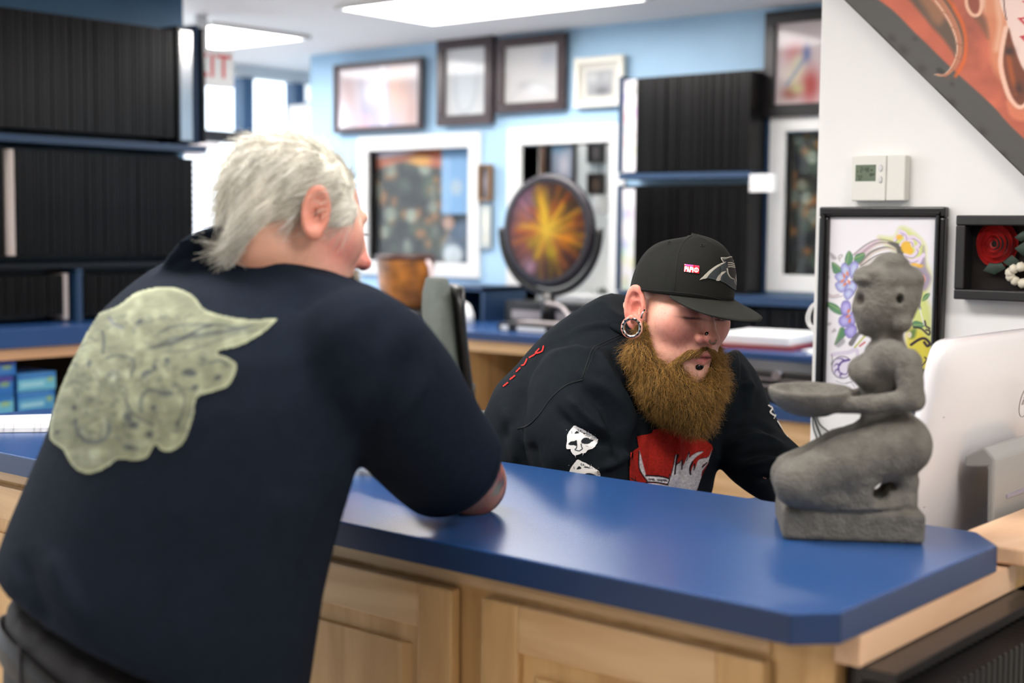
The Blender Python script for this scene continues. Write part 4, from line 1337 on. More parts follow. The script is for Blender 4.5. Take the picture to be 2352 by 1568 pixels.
for p in ([(385, 440), (355, 490), (360, 560), (400, 540), (415, 490)], [(425, 500), (450, 465), (510, 460), (490, 510), (440, 540)], [(250, 530), (300, 560), (330, 600), (270, 620), (250, 580)],
          [(200, 850), (280, 870), (325, 920), (320, 950), (250, 920)], [(270, 1190), (290, 1120), (320, 1050), (365, 1090), (330, 1140)], [(970, 840), (990, 790), (1030, 780), (1010, 820)], [(880, 1030), (920, 1000), (990, 1030), (940, 1060)]):
    leaf(p)
def petal(p, c1=(150, 148, 214), c2=(206, 222, 240)):
    c.poly(AP(p), c1, .95, soft=3)
    m = np.mean(p, 0); c.poly(AP([tuple(m + (np.array(q) - m) * .6) for q in p]), c2, .8, soft=8)
    c.stroke(AP(p), 1., (96, 92, 150), .7, closed=True)
for p in ([(320, 570), (350, 535), (390, 580), (380, 650), (335, 650)], [(390, 560), (430, 520), (458, 550), (440, 620), (400, 660)], [(270, 640), (320, 610), (370, 670), (310, 690)], [(275, 700), (340, 680), (370, 720), (330, 770), (290, 750)],
          [(370, 700), (440, 670), (450, 740), (400, 800), (350, 770)], [(340, 780), (390, 740), (420, 780), (370, 830)]):
    petal(p)
for p in ([(330, 850), (380, 840), (400, 900), (360, 960), (320, 930)], [(310, 970), (370, 950), (400, 1010), (350, 1050), (305, 1020)], [(390, 950), (430, 920), (440, 1000), (400, 1040)], [(345, 1080), (400, 1030), (445, 1050), (430, 1120), (380, 1135)]):
    petal(p, (140, 130, 206), (196, 190, 236))
for x, y, r_ in ((345, 640, .3), (370, 620, .2), (330, 680, 1.2), (350, 705, 1.), (383, 688, 0), (380, 920, .8), (375, 962, 1.4), (388, 998, .6)):
    c.ell(*A(x, y), 5.6, 2.6, (226, 132, 92), .95, r_ + 1.2)
# pale acanthus scrolls upper right
for p in ([(750, 350), (800, 300), (860, 330), (900, 330), (950, 370), (940, 400)], [(800, 390), (830, 360), (880, 360), (890, 390)], [(830, 470), (890, 480), (930, 440), (920, 410)], [(840, 540), (920, 530), (980, 470)], [(820, 500), (880, 520), (940, 500)],
          [(790, 280), (830, 300), (840, 340)], [(850, 560), (930, 550), (975, 480)]):
    c.stroke(AP(p), 9, (232, 216, 236), .95); c.stroke(AP([(x + 6, y + 14) for x, y in p]), 1.6, (120, 96, 150), .7)
for x, y, rx, ry in ((840, 410, 12, 14), (785, 330, 7, 6), (905, 550, 9, 4), (950, 560, 8, 4), (870, 440, 8, 8)):
    c.ell(*A(x, y), rx, ry, (240, 186, 50), .9, soft=4)
c.ell(*A(965, 665), 9, 11, (230, 170, 160), 1); c.ell(*A(965, 665), 5, 6, (214, 110, 110), 1)
c.stroke(AP([(965, 700), (950, 780), (940, 860), (950, 900)]), 7, (120, 116, 124), .9)
c.stroke(AP([(950, 900), (970, 980), (985, 1030)]), 2.4, (236, 236, 236), 1)
# black scrolls lower right
for p, w in (([(900, 1050), (960, 1060), (1020, 1110), (1030, 1080), (1000, 1070)], 4), ([(880, 1190), (940, 1150), (990, 1140), (1030, 1180), (1010, 1200), (985, 1170)], 6), ([(920, 1370), (970, 1350), (1005, 1310), (990, 1290)], 3.5), ([(910, 1440), (950, 1400), (990, 1400), (970, 1430)], 7), ([(990, 1000), (1000, 1040), (1030, 1060)], 4)):
    c.stroke(AP(p), w, (42, 26, 48), .95)
c.poly(AP([(870, 1080), (920, 1060), (910, 1130), (870, 1140)]), (60, 100, 70), .7, soft=8); c.ell(*A(868, 1110), 5, 7, (236, 220, 206), .9)
# lower left purple scroll
c.ell(*A(330, 1370), 24, 26, (226, 220, 236), 1); c.stroke([A(330 + 84 * math.cos(t), 1370 + 88 * math.sin(t)) for t in np.linspace(.3, 5.6, 14)], 1.8, (60, 60, 70), .9)
c.stroke(AP([(385, 1310), (330, 1325), (300, 1365), (312, 1415), (360, 1425), (385, 1390)]), 5.5, (92, 72, 140), .95, 1.5)
for p in ([(350, 1320), (320, 1300), (285, 1305)], [(310, 1350), (280, 1345), (262, 1365)], [(300, 1385), (275, 1395), (270, 1420)], [(325, 1420), (310, 1440), (325, 1450)]):
    c.stroke(AP(p), 4.5, (92, 72, 140), .95, 1.0)
c.stroke(AP([(250, 1270), (300, 1260), (380, 1250), (440, 1230), (455, 1290)]), 9, (216, 206, 226), .9); c.stroke(AP([(245, 1270), (250, 1310), (240, 1350)]), 1.5, (60, 60, 70), .8)
c.stroke(AP([(400, 1180), (450, 1110), (520, 1060), (560, 1070)]), 12, (92, 90, 92), .8, 3); c.stroke(AP([(430, 1210), (500, 1130), (540, 1070)]), 4, (190, 190, 90), .9); c.stroke(AP([(470, 1200), (510, 1170)]), 4, (190, 70, 70), .8)
for p in ([(230, 455), (260, 470), (285, 500), (250, 505)], [(205, 560), (225, 570), (215, 590)], [(200, 650), (225, 640), (220, 665)], [(205, 1020), (240, 1015), (225, 1035)], [(245, 1090), (265, 1060), (280, 1080)], [(270, 1180), (330, 1130), (350, 1170), (300, 1210)]):
    c.poly(AP(p), (130, 126, 132), .6, soft=5)
c.stroke(AP([(310, 500), (330, 480), (320, 470), (300, 485), (310, 520)]), 1.6, (120, 110, 100), .8); c.stroke(AP([(210, 740), (205, 770), (250, 800), (300, 790)]), 5, (206, 190, 196), .9); c.stroke(AP([(200, 800), (260, 815), (330, 800)]), 2, (150, 130, 140), .7)
c.stroke(AP([(280, 1480), (340, 1500), (420, 1480)]), 1.2, (90, 90, 96), .8); c.stroke(AP([(360, 1500), (400, 1490), (430, 1530)]), 1.2, (90, 90, 96), .8); c.stroke(AP([(880, 1530), (920, 1500), (1040, 1470)]), 1., (90, 90, 96), .7)
for p in ([(1010, 1460), (1005, 1370), (1030, 1410), (1030, 1360), (1035, 1450)], [(1045, 1380), (1048, 1430), (1065, 1410), (1048, 1378)]):
    c.stroke(AP(p), 1.3, (40, 40, 44), .9, sm=False)
# the drawing's hidden middle: soft grey hair strands around a pale oval
c.ell(*A(640, 800), 44, 74, (232, 220, 214), .9, soft=10)
c.mesh('drawing', plane_y(YW - .012), P_gl, fa)
MB().box(fx0 + .01, fx1 - .01, YW - .010, YW - .002, fz0 + .01, fz1 - .01).build('backing', M_paper, fa)

# diagonal painting
pe = thing('painting', 'unframed red and grey skull painting hung on its corner', 'painting', (-1.1, YW, 1.5))
YPn = YW - .045
pts = [(-1.60, 2.083), (-1.00, 1.513), (-.46, 2.06), (-.80, 2.42), (-1.26, 2.42)]
MB().slab([(x, YPn + .0015, z) for x, z in pts], (0, .04, 0)).build('stretcher', mat('canvas_edge', (56, 52, 50), .7), pe)
Zp = lambda x, y: (1930 + x / 3.732, y / 3.732)
def ZP(q): return [Zp(*p) for p in q]
PX = [tuple(proj((x, YPn, z))[:2]) for x, z in pts]
c = Canvas(1890, -330, 2960, 480, 3.0)
c.A[:] = 0
cv = Canvas(1890, -330, 2960, 480, 3.0, (186, 96, 72))
n1 = vnoise(cv.X, cv.Y, 60, 1); n2 = vnoise(cv.X, cv.Y, 17, 2)
cv.C *= (.82 + .3 * n1 + .1 * n2)[..., None]
c2 = cv
c2.poly(ZP([(330, 0), (600, 0), (780, 220), (960, 420), (940, 580), (700, 330)]), (206, 104, 74), .7, soft=14)
c2.poly(ZP([(600, 0), (780, 220), (880, 330), (960, 440), (1010, 520), (1060, 420), (1060, 280), (980, 110), (900, -60), (560, -60)]), (96, 80, 66), .95, soft=10)
c2.poly(ZP([(680, -20), (840, -20), (900, 120), (860, 210), (800, 190), (740, 90)]), (176, 118, 80), .7, soft=16)
c2.poly(ZP([(-400, -380), (330, 0), (640, 280), (960, 590), (1300, 900), (1575, 1190), (2600, 2100), (2400, 2400), (1560, 1560), (-50, -60)]), (82, 80, 76), 1, soft=4, n=4)
for x, y, r_ in ((440, 330, 40), (540, 430, 46), (700, 590, 40), (960, 880, 40), (1220, 1130, 40), (1400, 1330, 36), (640, 330, 20), (960, 720, 20)):
    c2.glow(*Zp(x, y), r_ / 3.7, r_ / 5, (58, 50, 50), .8, .8)
c2.stroke(ZP([(900, -40), (970, 60), (1040, 190), (1075, 350), (1060, 520), (990, 650)]), 8, (232, 104, 36), .85, soft=7)
hp = [(800, -40), (900, 90), (975, 220), (1020, 360), (1015, 480), (970, 580), (905, 640), (830, 640)]
c2.stroke(ZP(hp), 22, (190, 122, 90), 1, 4, soft=3)
c2.stroke(ZP([(x - 22, y) for x, y in hp]), 4, (240, 202, 176), .9, 2, soft=3)
for k in range(9):
    t = k / 8; i = int(t * 6); x, y = hp[i + 0] if i < 8 else hp[-1]
    c2.stroke(ZP([(x - 20, y + 12), (x + 30, y + 34)]), 2, (146, 84, 60), .6, soft=3)
c2.ell(*Zp(860, 610), 10, 6, (44, 40, 38), .8, .5, soft=5)
# skull
c2.stroke(ZP([(800, -40), (700, -260), (720, -520), (900, -760), (1200, -900)]), 22, (190, 122, 90), 1, 46, soft=4)
c2.poly(ZP([(1230, 100), (1180, -200), (1200, -600), (1500, -900), (2000, -980), (2400, -700), (2480, -200), (2380, 200), (2200, 420), (2050, 800), (1800, 1000), (1640, 900), (1600, 640), (1400, 200)]), (238, 200, 178), 1, soft=14)
c2.poly(ZP([(1800, 500), (1900, 420), (2000, 520), (1960, 760), (1820, 820), (1760, 660)]), (130, 66, 42), .9, soft=14)
for ex_ in (1430, 2130):
    c2.poly(ZP([(ex_ - 150, -420), (ex_, -520), (ex_ + 150, -420), (ex_ + 130, -250), (ex_, -190), (ex_ - 130, -250)]), (110, 52, 36), .95, soft=16)
c2.poly(ZP([(1260, -60), (1400, -60), (1430, 250), (1390, 500), (1400, 700), (1300, 560), (1270, 300), (1230, 100)]), (222, 140, 100), .9, soft=14)
c2.stroke(ZP([(1340, -40), (1370, 200), (1340, 420)]), 14, (240, 190, 160), .7, soft=12)
c2.poly(ZP([(1395, -60), (1900, -60), (1900, 900), (1600, 640), (1540, 540), (1480, 380), (1430, 200)]), (246, 218, 206), 1, soft=4)
c2.poly(ZP([(1440, 240), (1480, 370), (1545, 550), (1620, 680), (1600, 880), (1525, 900), (1440, 740), (1400, 560), (1400, 380)]), (120, 62, 38), 1, soft=6)
c2.stroke(ZP([(1440, 480), (1470, 640), (1510, 800)]), 10, (196, 96, 34), .7, soft=9); c2.glow(*Zp(1450, 440), 12, 10, (50, 30, 26), .8); c2.glow(*Zp(1530, 760), 12, 16, (60, 36, 30), .8)
c2.stroke(ZP([(1420, 240), (1385, 420), (1375, 560), (1410, 720), (1460, 850), (1530, 920), (1600, 880), (1640, 700)]), 11, (244, 200, 176), 1, soft=5)
c2.poly(ZP([(1430, 860), (1530, 940), (1640, 900), (1640, 1010), (1540, 1035), (1450, 980)]), (224, 130, 96), .9, soft=8)
c2.poly(ZP([(1140, 130), (1240, 150), (1270, 330), (1200, 220)]), (110, 84, 62), .7, soft=12)
c2.ell(*Zp(1140, 40), 14, 20, (150, 76, 54), 1); c2.stroke(ZP([(1080, -60), (1085, 50), (1130, 125), (1185, 125), (1210, 60), (1215, -60)]), 8, (240, 190, 160), 1, soft=4)
c2.stroke(ZP([(1400, -20), (1410, 90), (1425, 170)]), 2.5, (90, 40, 34), .9)
for q in ([(1520, 155), (1640, 140), (1580, 215)], [(1535, 310), (1660, 290), (1600, 375)], [(1560, 10), (1660, -10), (1600, 40)]):
    c2.poly(ZP(q), (200, 38, 50), 1, sm=False); m = np.mean(q, 0); c2.poly(ZP([tuple(m + (np.array(k) - m) * .45) for k in q]), (244, 206, 200), 1, sm=False)
msk = Canvas(1890, -330, 2960, 480, 3.0); msk.poly(PX, (1, 1, 1), 1, sm=False)
c2.A = msk.A
c2.mesh('painted_canvas', plane_y(YPn), paint('oil_paint', .45, bump=.1, bscale=300), pe, thresh=.75)

# shadow box with a rose
bx0, bz0, bz1 = -1.262, 1.362, 1.545
bx1 = bx0 + .34
sbx = thing('shadow_box', 'black shadow box frame holding a red rose and white bone ring', 'shadow box', ((bx0 + bx1) / 2, YW, bz0))
M_sb = mat('matte_black_wood', (30, 28, 30), .45)
fw = .022
for q in ((bx0, bx1, bz1 - fw, bz1), (bx0, bx1, bz0, bz0 + fw), (bx0, bx0 + fw, bz0 + fw, bz1 - fw), (bx1 - fw, bx1, bz0 + fw, bz1 - fw)):
    MB().box(q[0], q[1], YW - .055, YW, q[2], q[3]).build('frame_bar', M_sb, sbx, .003)
MB().box(bx0 + .01, bx1 - .01, YW - .01, YW - .001, bz0 + .01, bz1 - .01).build('backing', mat('brown_black_felt', (24, 15, 12), .9, var=.3, vscale=60), sbx)
M_rose = mat('red_rose_petal', (150, 22, 20), .5, var=.25, vscale=40)
rc = ony(2287, 560, YW - .032)
for ring_, (cnt, R_, p0_, p1_, dy_) in enumerate(((2, .010, 40, 128, -.012), (3, .017, 40, 118, -.010), (4, .025, 40, 105, -.006), (5, .034, 40, 96, .0), (6, .042, 45, 88, .006))):
    for k in range(cnt):
        az0 = 2 * math.pi * k / cnt + ring_ * .7
        V = []; fs = []; sp_ = math.pi / cnt * 1.18
        for i in range(7):
            for j in range(9):
                az = az0 + sp_ * (j / 4 - 1); e = i / 6
                pol = math.radians(p0_ + (p1_ - p0_) * e * (1 - .10 * (j / 4 - 1) ** 2))
                rr_ = R_ * (1 + .10 * e ** 3)
                V.append(rc + np.array([rr_ * math.sin(pol) * math.cos(az), dy_ + rr_ * math.cos(pol) * .55, rr_ * 1.12 * math.sin(pol) * math.sin(az)]))
        for i in range(6):
            for j in range(8): fs.append((i * 9 + j, i * 9 + j + 1, i * 9 + j + 10, i * 9 + j + 9))
        MB().add(V, fs).build('petal', M_rose, sbx, 0, True)
M_lf = mat('dark_rose_leaf', (26, 46, 34), .6, var=.4, vscale=50)
for q in ([(2258, 622), (2272, 604), (2300, 602), (2310, 616), (2285, 630)], [(2300, 600), (2325, 586), (2342, 600), (2325, 616)], [(2330, 570), (2352, 556), (2372, 570), (2350, 588)], [(2330, 545), (2350, 530), (2365, 540), (2345, 555)]):
    pts_ = [ony(*p, YW - .03) for p in q]; cen_ = np.mean(pts_, 0) + np.array([0, -.006, 0])
    MB().add(pts_ + [cen_], [(i, (i + 1) % len(q), len(q)) for i in range(len(q))]).build('leaf', M_lf, sbx, 0, True)
rc2 = ony(2362, 632, YW - .03)
M_bone = mat('white_bone', (222, 214, 194), .55, var=.12, vscale=60)
for k in range(13):
    t = k / 13 * 2 * math.pi
    p = rc2 + np.array([math.cos(t) * .040, -.008 * math.sin(t), math.sin(t) * .019])
    MB().lathe([(.0005, -.011), (.008, -.007), (.0105, 0), (.008, .007), (.0005, .011)], p, 12, [(1, 0, .3 * math.cos(k)), (0, 1, 0), (-.3 * math.cos(k), 0, 1)]).build('bone_piece', M_bone, sbx, 0, True)

# cables at the wall's free edge
cbt = thing('white_cable', 'white cable looping around the free edge of the white wall', 'cable', (-1.64, 3.1, 1.2))
MB().tube(spline([ony(1880, 690, 3.12), ony(1862, 705, 3.12), ony(1853, 728, 3.12), ony(1858, 748, 3.12), ony(1872, 760, 3.12), ony(1879, 772, 3.12)]), .0032, 8).build('loop', M_trim, cbt, 0, True)
MB().tube(spline([ony(1880, 692, 3.115), ony(1866, 706, 3.115), ony(1859, 728, 3.115), ony(1863, 746, 3.115), ony(1878, 758, 3.115)]), .003, 8).build('loop', M_trim, cbt, 0, True)
cbk = thing('black_cable', 'thin dark cables hanging on the white wall below the bowl', 'cable', ony(1890, 1100, 3.05))
for k, pp_ in enumerate(([(1868, 930), (1872, 965), (1885, 1000), (1900, 1030), (1912, 1090)], [(1872, 930), (1880, 970), (1905, 995), (1915, 1030)], [(1866, 940), (1868, 980), (1880, 1020), (1890, 1090)])):
    MB().tube(spline([ony(x, y, 3.052) for x, y in pp_]), .0018 + .001 * (k == 0), 7).build('strand', mat('dark_cable', (50, 58, 58), .5), cbk, 0, True)

# ================================================================== all-in-one computer, seen from behind
M_wp = mat('white_gloss_plastic', (230, 227, 228), .22, coat=.3)
M_gp = mat('grey_stand_plastic', (150, 150, 148), .35)
mo = thing('computer_monitor', 'white desktop monitor seen from behind beside the statue', 'monitor', (-.95, 2.36, .915))
tl = math.radians(10.5)
eT = np.array([math.sin(tl), 0, math.cos(tl)]); eN = np.array([math.cos(tl), 0, -math.sin(tl)]); eY = np.array([0, 1., 0])
mc = np.array([-.887, 2.405, 1.335]) - eT * .205 - eN * .028
v, f = loft([(mc + eN * n_, eY * a_, eT * b_, p_) for n_, a_, b_, p_ in ((-.012, .277, .197, 16), (-.010, .283, .203, 16), (.006, .286, .206, 16), (.014, .284, .204, 16), (.020, .276, .196, 14), (.026, .262, .184, 11), (.036, .215, .150, 7), (.040, .19, .13, 6))], 96)
MB().add(v, f).build('shell', M_wp, mo, 0, True)
MB().obox(mc - eN * .0135, (.002, .53, .36), [eN, eY, eT]).build('screen', mat('dark_screen', (16, 18, 22), .1), mo)
MB().obox(mc + eN * .0215 + eT * .178 + eY * .03, (.003, .34, .004), [eN, eY, eT]).build('vent_slot', mat('violet_grey_slot', (150, 146, 164), .4), mo)
for dz in (.085, -.065):
    MB().obox(mc + eN * .0265 + eT * dz - eY * .235, (.002, .05, .0012), [eN, eY, eT]).build('seam', mat('violet_grey_slot', (150, 146, 164), .4), mo)
lg = onx(2352, 918, -.885)
rp = [lg + eY * .029 * math.cos(t) + eT * .029 * math.sin(t) + eN * .004 for t in np.linspace(0, 2 * math.pi, 40)]
MB().tube(rp, .0009, 6, False).build('logo_ring', mat('logo_grey', (140, 128, 128), .4), mo)
textmesh('logo_letters', 'in', .022, lg - eY * .012 + eN * .004, eY, eT, mat('logo_grey', (140, 128, 128), .4), mo, .0004, shear=.25)
# easel stand
s0, s1 = onx(2280, 1092, -.885), onx(2325, 1195, -.862)
st_ = [np.array([-.905, 2.24, 1.155]), np.array([-.862, 2.24, 1.17]), np.array([-.845, 2.24, 1.15]), np.array([-.842, 2.24, 1.0]), np.array([-.845, 2.24, .917])]
MB().slab([(-.90, 2.21, 1.15), (-.868, 2.21, 1.168), (-.850, 2.21, 1.150), (-.845, 2.21, .9165), (-.857, 2.21, .9165), (-.862, 2.21, 1.135), (-.9, 2.21, 1.13)], (0, .28, 0)).build('stand_leg', M_gp, mo, .004)
MB().box(-.853, -.8465, 2.26, 2.44, 1.08, 1.086).build('stand_slot', mat('violet_grey_slot', (150, 146, 164), .4), mo)
MB().box(-1.0, -.845, 2.22, 2.48, .9155, .921).build('stand_foot', M_gp, mo, .002)

# ================================================================== stone statue
M_stone = mat('grey_lava_stone', (100, 97, 90), .9, var=.22, vscale=55, bump=.55, bscale=260)
uS = np.array([.838, .546, 0]); vS = np.array([-.546, .838, 0])
FL = np.array([-.984, 1.778, 1.07])
def S(px, py, dv=0.): return at(px, py, 2.055) + vS * dv
AXS = [uS, vS, (0, 0, 1)]
bcen = FL + uS * .097 + vS * .084 + np.array([0, 0, .0225])
_tb = math.radians(3)
BAX = np.array([uS, vS * math.cos(_tb) + np.array([0, 0, math.sin(_tb)]), np.array([0, 0, math.cos(_tb)]) - vS * math.sin(_tb)])
def statue_sdf(P):
    d = s_box(P, bcen, (.099, .086, .0225), .007, AXS)
    g = s_ell(P, S(2036, 690), (.044, .042, .052), AXS)
    g = smin(g, s_ell(P, S(2003, 712), (.026, .030, .036), AXS), .012)
    g = smin(g, s_cap(P, S(1976, 690), S(1971, 707), .004, .008), .006)
    g = smin(g, s_sph(P, S(1982, 733), .0075), .006); g = smin(g, s_sph(P, S(1990, 752), .012), .008)
    for dv in (-.014, .014): g = smax(g, -s_sph(P, S(1974, 688, dv), .0085), .006)
    g = smin(g, s_ell(P, S(2044, 642), (.046, .043, .020), AXS), .006)
    g = smin(g, s_ell(P, S(2012, 628), (.030, .034, .014), AXS), .006)
    g = smin(g, s_ell(P, S(2046, 607), (.026, .026, .018), AXS), .008)
    g = smin(g, s_ell(P, S(2092, 662), (.016, .026, .030), AXS), .010)
    for dv in (-.04, .04):
        g = smin(g, s_ell(P, S(2060, 690, dv), (.012, .010, .020), AXS), .005)
        g = smin(g, s_sph(P, S(2064, 738, dv * .9), .014), .008)
    g = smin(g, s_cap(P, S(2038, 745), S(2042, 806), .0195, .024), .010)
    g = smax(g, -s_ell(P, S(2056, 684, -.043), (.0050, .010, .007), AXS), .005)
    g = smin(g, s_ell(P, S(1984, 640), (.016, .030, .010), AXS), .005)
    g = smin(g, s_ell(P, S(2104, 640), (.010, .030, .012), AXS), .005)
    t = s_cap(P, S(2038, 820, -.038), S(2038, 820, .038), .028)
    t = smin(t, s_ell(P, S(2034, 856), (.036, .046, .046), AXS), .012)
    t = smin(t, s_chain(P, [S(2034, 880), S(2028, 935), S(2036, 985)], [.036, .029, .040]), .014)
    for dv in (-.023, .023): t = smin(t, s_sph(P, S(1985, 853, dv), .0215), .010)
    t = smin(t, s_ell(P, S(2048, 1004), (.048, .058, .036), AXS), .016)
    for dv in (-1, 1):
        t = smin(t, s_chain(P, [S(2070, 826, dv * .056), S(2080, 905, dv * .068), S(1990, 920, dv * .050), S(1905, 926, dv * .018)], [.0215, .0165, .0135, .0115], .005), .005)
        t = smin(t, s_sph(P, S(1892, 930, dv * .016), .013), .005)
        t = smin(t, s_chain(P, [S(2062, 1016, dv * .030), S(1940, 1058, dv * .032), S(1832, 1096, dv * .032)], [.044, .041, .033]), .014)
        t = smin(t, s_chain(P, [S(1828, 1104, dv * .032), S(1900, 1134, dv * .032), S(2066, 1142, dv * .030)], [.032, .020, .015]), .012)
        t = smin(t, s_chain(P, [S(2052, 1066, dv * .030), S(2078, 1096, dv * .030), S(2074, 1146, dv * .030)], [.018, .014, .016]), .008)
        t = smin(t, s_box(P, S(1915, 1110, dv * .030), (.054, .026, .024), .012, AXS), .012)
    # waist cloth hem, carved as a low ridge
    t = smin(t, s_chain(P, [S(1824, 1134), S(1930, 1118), S(1975, 1084), S(2040, 1058)], [.010, .007, .007, .006]), .006)
    t = smax(t, -s_cap(P, S(2012, 1118, -.1), S(2012, 1118, .1), .0115), .006)
    t = smin(t, s_ell(P, S(1958, 1150), (.084, .056, .012), AXS), .006)
    bo = S(1862, 890)
    q = s_ell(P, bo, (.0610, .060, .042), BAX)
    rimz = (P - bo.astype(np.float32)) @ BAX[2].astype(np.float32)
    q = smax(q, rimz, .004)
    q = smax(q, -s_ell(P, bo + BAX[2] * .012, (.053, .052, .032), BAX), .004)
    t = smin(t, q, .004)
    d = smin(d, smin(g, t, .008), .0025)
    return d + .0012 * noise3(P, .006, 3)
lo = bcen - np.array([.155, .15, .03]); hi = bcen + np.array([.16, .16, .41])
v, f = nets(statue_sdf, lo, hi, .0024)
stt = meshobj('statue', v, f, M_stone, None, True)
tag(stt, 'grey stone statue of a kneeling woman holding a bowl', 'statue')

# ================================================================== people: shared builders
def head_axes(a, pitch, roll):
    """rows: his left, forward, up"""
    z = np.array([0, 0, 1.]); f0 = np.array([math.cos(a), math.sin(a), 0]); l0 = np.array([-math.sin(a), math.cos(a), 0])
    f1 = f0 * math.cos(pitch) - z * math.sin(pitch); u1 = z * math.cos(pitch) + f0 * math.sin(pitch)
    l2 = l0 * math.cos(roll) - u1 * math.sin(roll); u2 = u1 * math.cos(roll) + l0 * math.sin(roll)
    return np.array([l2, f1, u2])

def ear_sdf(L, sx, c, k=1., lobe=True, flare=-.1):
    o = np.array([sx * .86, flare, 0.]); o /= np.linalg.norm(o)
    e2 = np.array([0, -.16, 1.]); e2 /= np.linalg.norm(e2)
    e1 = np.cross(e2, o) * (-1 if sx > 0 else 1)
    e1 = e1 if e1[1] > 0 else -e1
    e1 -= o * (e1 @ o); e1 /= np.linalg.norm(e1); e2 = e2 - o * (e2 @ o); e2 /= np.linalg.norm(e2)
    ax = np.array([e1, e2, o]); c = np.asarray(c)
    d = s_ell(L, c, (.0175 * k, .0315 * k, .0050), ax)
    d = smin(d, s_tor(L, c + o * .0045, .0165 * k, .0042, ax, .53), .003)
    d = smax(d, -s_ell(L, c + e1 * .003 - e2 * .004 * k + o * .0075, (.0100 * k, .0160 * k, .0095), ax), .003)
    d = smax(d, -s_ell(L, c + e1 * .001 + e2 * .017 * k + o * .0070, (.0080 * k, .0075 * k, .0060), ax), .002)
    d = smin(d, s_sph(L, c + e1 * .0135 * k - e2 * .006 * k + o * .001, .0048), .004)
    if lobe: d = smin(d, s_ell(L, c - e2 * .0295 * k + e1 * .005, (.0095, .0105, .0055), ax), .006)
    return d

def head_sdf(L, fat=0., sock=1., cz=0., cy=0., cran=1., nose=1., ears=(1, 1), lobe=(True, True), ek=1., flare=-.1):
    d = s_ell(L, (0, -.018 + cy, .050 - cz), (.076 * cran, .097 * cran, .086 * cran - cz))
    d = smin(d, s_ell(L, (0, .030, -.022), (.066 + fat * .6, .070, .084)), .03)
    d = smin(d, s_ell(L, (0, .043, -.076), (.053 + fat, .050, .038)), .026)
    d = smin(d, s_ell(L, (0, .078, -.100), (.026, .022, .019)), .020)
    d = smin(d, s_cap(L, (-.040, .083, .031), (.040, .083, .031), .0125 if sock > .8 else .007), .016)
    for sx in (-1, 1):
        d = smin(d, s_sph(L, (sx * .046, .060, -.010), .025 + fat * .3), .022)
        d = smin(d, s_sph(L, (sx * .034, .070, -.022), .022), .016)
        if sock > .8: d = smax(d, -s_ell(L, (sx * .031, .112, .011), (.020 * sock, .021 * sock, .0155)), .013)
        d = smin(d, s_ell(L, (sx * .0325, .0825 - .025 * (1 - sock), .0095), (.0165, .0135, .0125)), .004)
        d = smin(d, s_cap(L, (sx * .018, .0925, .0035), (sx * .047, .0865, .0045), .0022), .003)
    d = smin(d, s_cap(L, (0, .094, .020), (0, .112 + .006 * (nose - 1), -.020), .0078, .0105), .010)
    d = smin(d, s_ell(L, (0, .1175 + .004 * (nose - 1), -.0265), (.0135 * nose, .0125, .0115)), .006)
    for sx in (-1, 1):
        d = smin(d, s_ell(L, (sx * .0145 * nose, .105, -.0305), (.0085, .0115, .0085)), .005)
        d = smax(d, -s_ell(L, (sx * .0075, .112, -.0405), (.0042, .0062, .0050)), .003)
    d = smin(d, s_ell(L, (0, .090, -.055), (.030, .014, .018)), .012)
    d = smin(d, s_chain(L, [(-.023, .090, -.0625), (-.006, .1005, -.0585), (.006, .1005, -.0585), (.023, .090, -.0625)], [.003, .0058, .0058, .003], .003), .005)
    d = smin(d, s_chain(L, [(-.020, .090, -.0690), (0, .0995, -.0725), (.020, .090, -.0690)], [.003, .0072, .003], .003), .005)
    d = smax(d, -s_chain(L, [(-.024, .093, -.0650), (0, .1065, -.0652), (.024, .093, -.0650)], [.0012, .0022, .0012], .002), .003)
    for sx, on, lb in ((-1, ears[0], lobe[0]), (1, ears[1], lobe[1])):
        if on: d = smin(d, ear_sdf(L, sx, (sx * (.0815 + fat * .3), -.006, .000), ek, lb, flare), .006)
    return d

def hand_sdf(P, w, fd, nd, sx, s=1., curl=.9):
    """w wrist point, fd finger direction, nd back-of-hand normal, sx side of thumb"""
    fd = fd / np.linalg.norm(fd); nd = nd - fd * (nd @ fd); nd /= np.linalg.norm(nd); sd = np.cross(fd, nd) * sx
    d = s_box(P, w + fd * .045 * s, (.044 * s, .036 * s, .0125 * s), .011 * s, [fd, sd, nd])
    for i, ln in enumerate((.074, .082, .076, .060)):
        off = (.0285 - .019 * i) * s
        a0 = w + fd * .084 * s + sd * off
        dirn = fd; pts = [a0 - fd * .02 * s]; rs = [.0092 * s]; c0 = 0
        p = a0; pts.append(p); rs.append(.0090 * s)
        for j, fr in enumerate((.46, .31, .23)):
            c0 += curl * (.35, .55, .4)[j]
            dv = fd * math.cos(c0) - nd * math.sin(c0)
            p = p + dv * ln * fr * s; pts.append(p); rs.append((.0085 - .0009 * j) * s)
        d = smin(d, s_chain(P, pts, rs, .003), .005)
    t0 = w + fd * .022 * s + sd * .030 * s; t1 = t0 + (fd * .55 + sd * .75 - nd * .2) * .036 * s; t2 = t1 + (fd * .85 + sd * .2 - nd * .45) * .032 * s
    return smin(d, s_chain(P, [t0, t1, t2], [.0135 * s, .0105 * s, .0085 * s], .004), .008)

def flat_limb(pts, rs, n=24):
    mb = MB(); P_ = spline(pts, n=4); mb.tube(P_, np.interp(np.linspace(0, 1, len(P_)), np.linspace(0, 1, len(rs)), rs), n); return mb.v, mb.f

